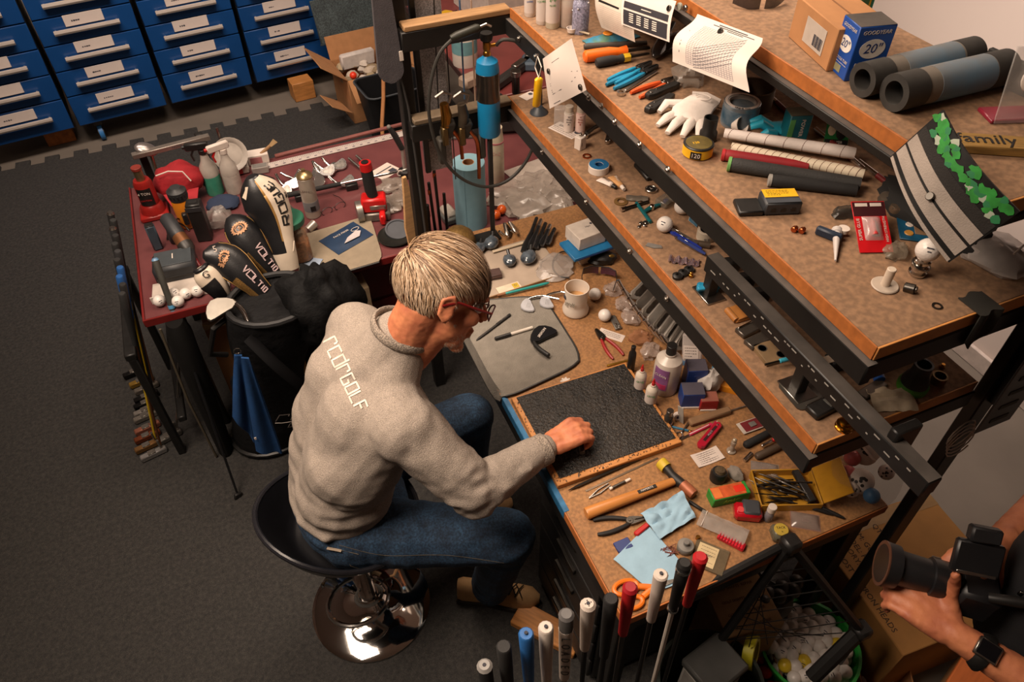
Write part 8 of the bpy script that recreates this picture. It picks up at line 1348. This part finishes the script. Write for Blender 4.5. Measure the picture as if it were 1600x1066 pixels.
# bar stool
t = T('bar_stool', 'black bucket bar stool on a round polished chrome base under the seated man', 'stool', (-.012, 1.30, .0125)); part(G().lathe([(0, 0), (.198, 0), (.205, .004), (.205, .010), (.185, .018), (.12, .028), (.06, .045), (.038, .07), (.034, .09), (0, .09)], 48), 'base', mat('d2cec9', .06, 1, var=.02), t); part(G().lathe([(0, .085), (.03, .085), (.03, .30), (.022, .302), (.022, .50), (.05, .52), (.05, .535), (0, .535)], 24), 'column', CHR, t)
part(G().tube([(-.035+.10*cos(k*pi/12), .085*sin(k*pi/12)-.055, .17) for k in range(24)], .008, 8, closed=True), 'foot_ring', CHR, t); part(G().tube([(0, 0, .19), (-.02, -.02, .17), (-.03, .03, .17)], .008, 8), 'foot_ring_arm', CHR, t)
def seat(u, v):
    a = 2*pi*u; r = .055+.162*v; e = max(0, (v-.62)/.38); bk = .5+.5*cos(a-pi-.35); h = (.02+.15*bk**2)*e**1.6; return (r*cos(a)*(1+.06*e*bk), r*sin(a)*(1+.04*e*bk), .525+.02*v+h)
part(G().sheet(seat, 48, 12, .014), 'bucket_seat', mat('111114', .35, var=.1), t); part(G().cyl(.07, .515, .535, 20), 'seat_centre', BLK, t); part(G().tube([V3(*seat(k/48, 1))+V3(0, 0, .002) for k in range(48)], .008, 8, closed=True), 'seat_rim', mat('1c1c20', .25), t)
# ---- photographer
lw, rw = V3(1.0, .235, 1.12), V3(1.165, .325, 1.185); Rs, Ls = V3(1.42, .22, 1.42), V3(1.12, -.02, 1.40); Re, Le = V3(1.36, .36, 1.16), V3(1.10, .05, 1.10)
PH = Matrix.Translation((1.22, .16, 1.66)) @ Matrix.Rotation(radians(126), 4, 'Z') @ Matrix.Rotation(radians(25), 4, 'Y')
lf = (V3(.965, .325, 1.13)-lw).normalized(); lu = V3(-.2, -.1, 1).normalized(); lu = (lu-lf*lu.dot(lf)).normalized(); ls = lf.cross(lu)
rf = V3(-.96, -.10, -.22).normalized(); ru = V3(-.1, .2, 1).normalized(); ru = (ru-rf*ru.dot(rf)).normalized(); rs = ru.cross(rf)
pr = xf(PH, HEAD)+[('c', PH @ V3(-.03, 0, -.05), .058, (1.27, .10, 1.46), .062)]+hand(lw, lf, ls, lu, .75, 1.0, 'out')+hand(rw, rf, rs, ru, .8, 1.0)
pr += [('c', (1.34, -.10, .95), .13, (1.27, .09, 1.28), .14), ('c', Ls, .06, Rs, .06), ('c', Rs, .05, Re, .042), ('c', Re, .042, rw, .028), ('c', Ls, .05, Le, .042), ('c', Le, .042, lw, .028)]
for hx, hy in ((1.26, -.16), (1.42, -.06)): pr += [('c', (hx, hy, .92), .08, (hx, hy+.01, .5), .055), ('c', (hx, hy+.01, .5), .055, (hx, hy-.02, .1), .04), ('c', (hx, hy-.02, .08), .035, (hx-.07, hy+.10, .05), .03)]
ph = blob('person', pr, .005, 3, [SKIN], None, wr); tag(ph, 'photographer in black with a wristwatch holding a camera at the lower right edge', 'person')
TEE = mat('131316', .9, var=.15, bump=.3, bsc=200)
blob('shirt', [('c', (1.34, -.10, .96), .155, (1.27, .09, 1.28), .17), ('c', Ls, .085, Rs, .085), ('c', Rs, .075, Rs.lerp(Re, .75), .068), ('c', Ls, .075, Ls.lerp(Le, .75), .068), ('c', (1.25, .19, 1.02), .125, (1.23, .20, 1.24), .125)], .009, 4, [TEE], ph, lambda c: .006*noise.noise(c*14))
jp = []
for hx, hy in ((1.26, -.16), (1.42, -.06)): jp += [('c', (hx, hy, .92), .098, (hx, hy+.01, .5), .072), ('c', (hx, hy+.01, .5), .072, (hx, hy-.02, .10), .062)]
blob('trousers', jp, .009, 3, [mat('1b1b1f', .9)], ph)
for hx, hy in ((1.26, -.16), (1.42, -.06)): part(G().at((hx-.03, hy+.045, .045), (0, 0, radians(125))).ball(1, n=14, sca=(.14, .048, .045)), 'shoe', BLK, ph)
part(G().at(PH.translation, PH.to_euler()).ball(1, (0, 0, 0), 20, (.112, .09, .105)), 'black_cap', BLK, ph, None, 38, V3(-.01, 0, .05))
wd = (Le-lw).normalized(); w0 = lw+wd*.05; wu = V3(-.35, -.25, 1); wu = (wu-wd*wu.dot(wd)).normalized(); wq = Matrix((wd, wu.cross(wd), wu)).transposed().to_euler()
part(G().tube([w0+(wd.cross(wu)*cos(k*pi/8)+wu*sin(k*pi/8))*.034 for k in range(16)], [(.003, .012)]*16, 8, closed=True, up=wu), 'watch_strap', BLK, ph); part(G().at(w0+wu*.037, wq).box(.042, .036, .010, (0, 0, 0), .004), 'watch_case', STL, ph); part(G().at(w0+wu*.0425, wq).box(.034, .029, .002, (0, 0, 0), .001), 'watch_face', mat('0c0c10', .1), ph)
# camera
A_ = P(1378, 880, 1.165); B_ = P(1512, 918, 1.155); cx = (A_-B_).normalized(); cz = V3(0, 0, 1); cz = (cz-cx*cz.dot(cx)).normalized(); cy = cz.cross(cx); cq = Matrix((cx, cy, cz)).transposed().to_euler()
t = T('camera', 'black cine camera with a long lens and top monitor held by the photographer', 'camera', B_, rot=cq); L = (A_-B_).length; LB = mat('1a1a1c', .4, var=.1)
part(G().tube([(.02, 0, 0), (.03, 0, 0), (L*.45, 0, 0), (L*.46, 0, 0), (L*.82, 0, 0), (L*.84, 0, 0), (L, 0, 0)], [.034, .038, .038, .033, .035, .043, .045], 24), 'lens', LB, t)
part(G().tube([(L*.995, 0, 0), (L*1.01, 0, 0)], [.0455, .0455], 24), 'lens_hood_rim', mat('6d4a3a', .3, .6), t); part(G().tube([(L*1.0, 0, 0), (L*1.012, 0, 0)], [.040, .038], 24), 'front_glass', mat('08080a', .3), t)
part(G().box(.075, .085, .08, (-.01, 0, -.005), .008), 'body', LB, t); part(G().box(.05, .03, .022, (.0, -.03, -.05), .004), 'grip_block', LB, t); part(G().box(.02, .012, .012, (.06, -.035, .01), .003), 'silver_lever', STL, t)
part(G().at((.03, .0, .10), (radians(38), 0, .1)).box(.085, .018, .065, (0, 0, 0), .005), 'monitor', LB, t); part(G().at((.03, .0, .10), (radians(38), 0, .1)).box(.055, .024, .03, (0, .004, .048), .004), 'monitor_hood', mat('232325', .5), t); part(G().tube([(.03, .01, .035), (.045, .015, .06)], .006, 8), 'monitor_arm', DSTL, t); part(G().at((.03, .0, .10), (radians(38), 0, .1)).box(.07, .003, .006, (0, .0095, -.028), .001), 'chrome_edge', STL, t)
part(G().tube([(-.02, .03, .03), (-.06, .035, .05), (-.13, .03, .055)], [.010, .011, .009], 10), 'top_handle', BLK, t); part(G().box(.06, .005, .012, (-.09, .02, .058), .001), 'handle_plate', DSTL, t); part(G().box(.045, .004, .035, (-.035, -.04, -.03), .001), 'screen', mat('23303a', .1), t)
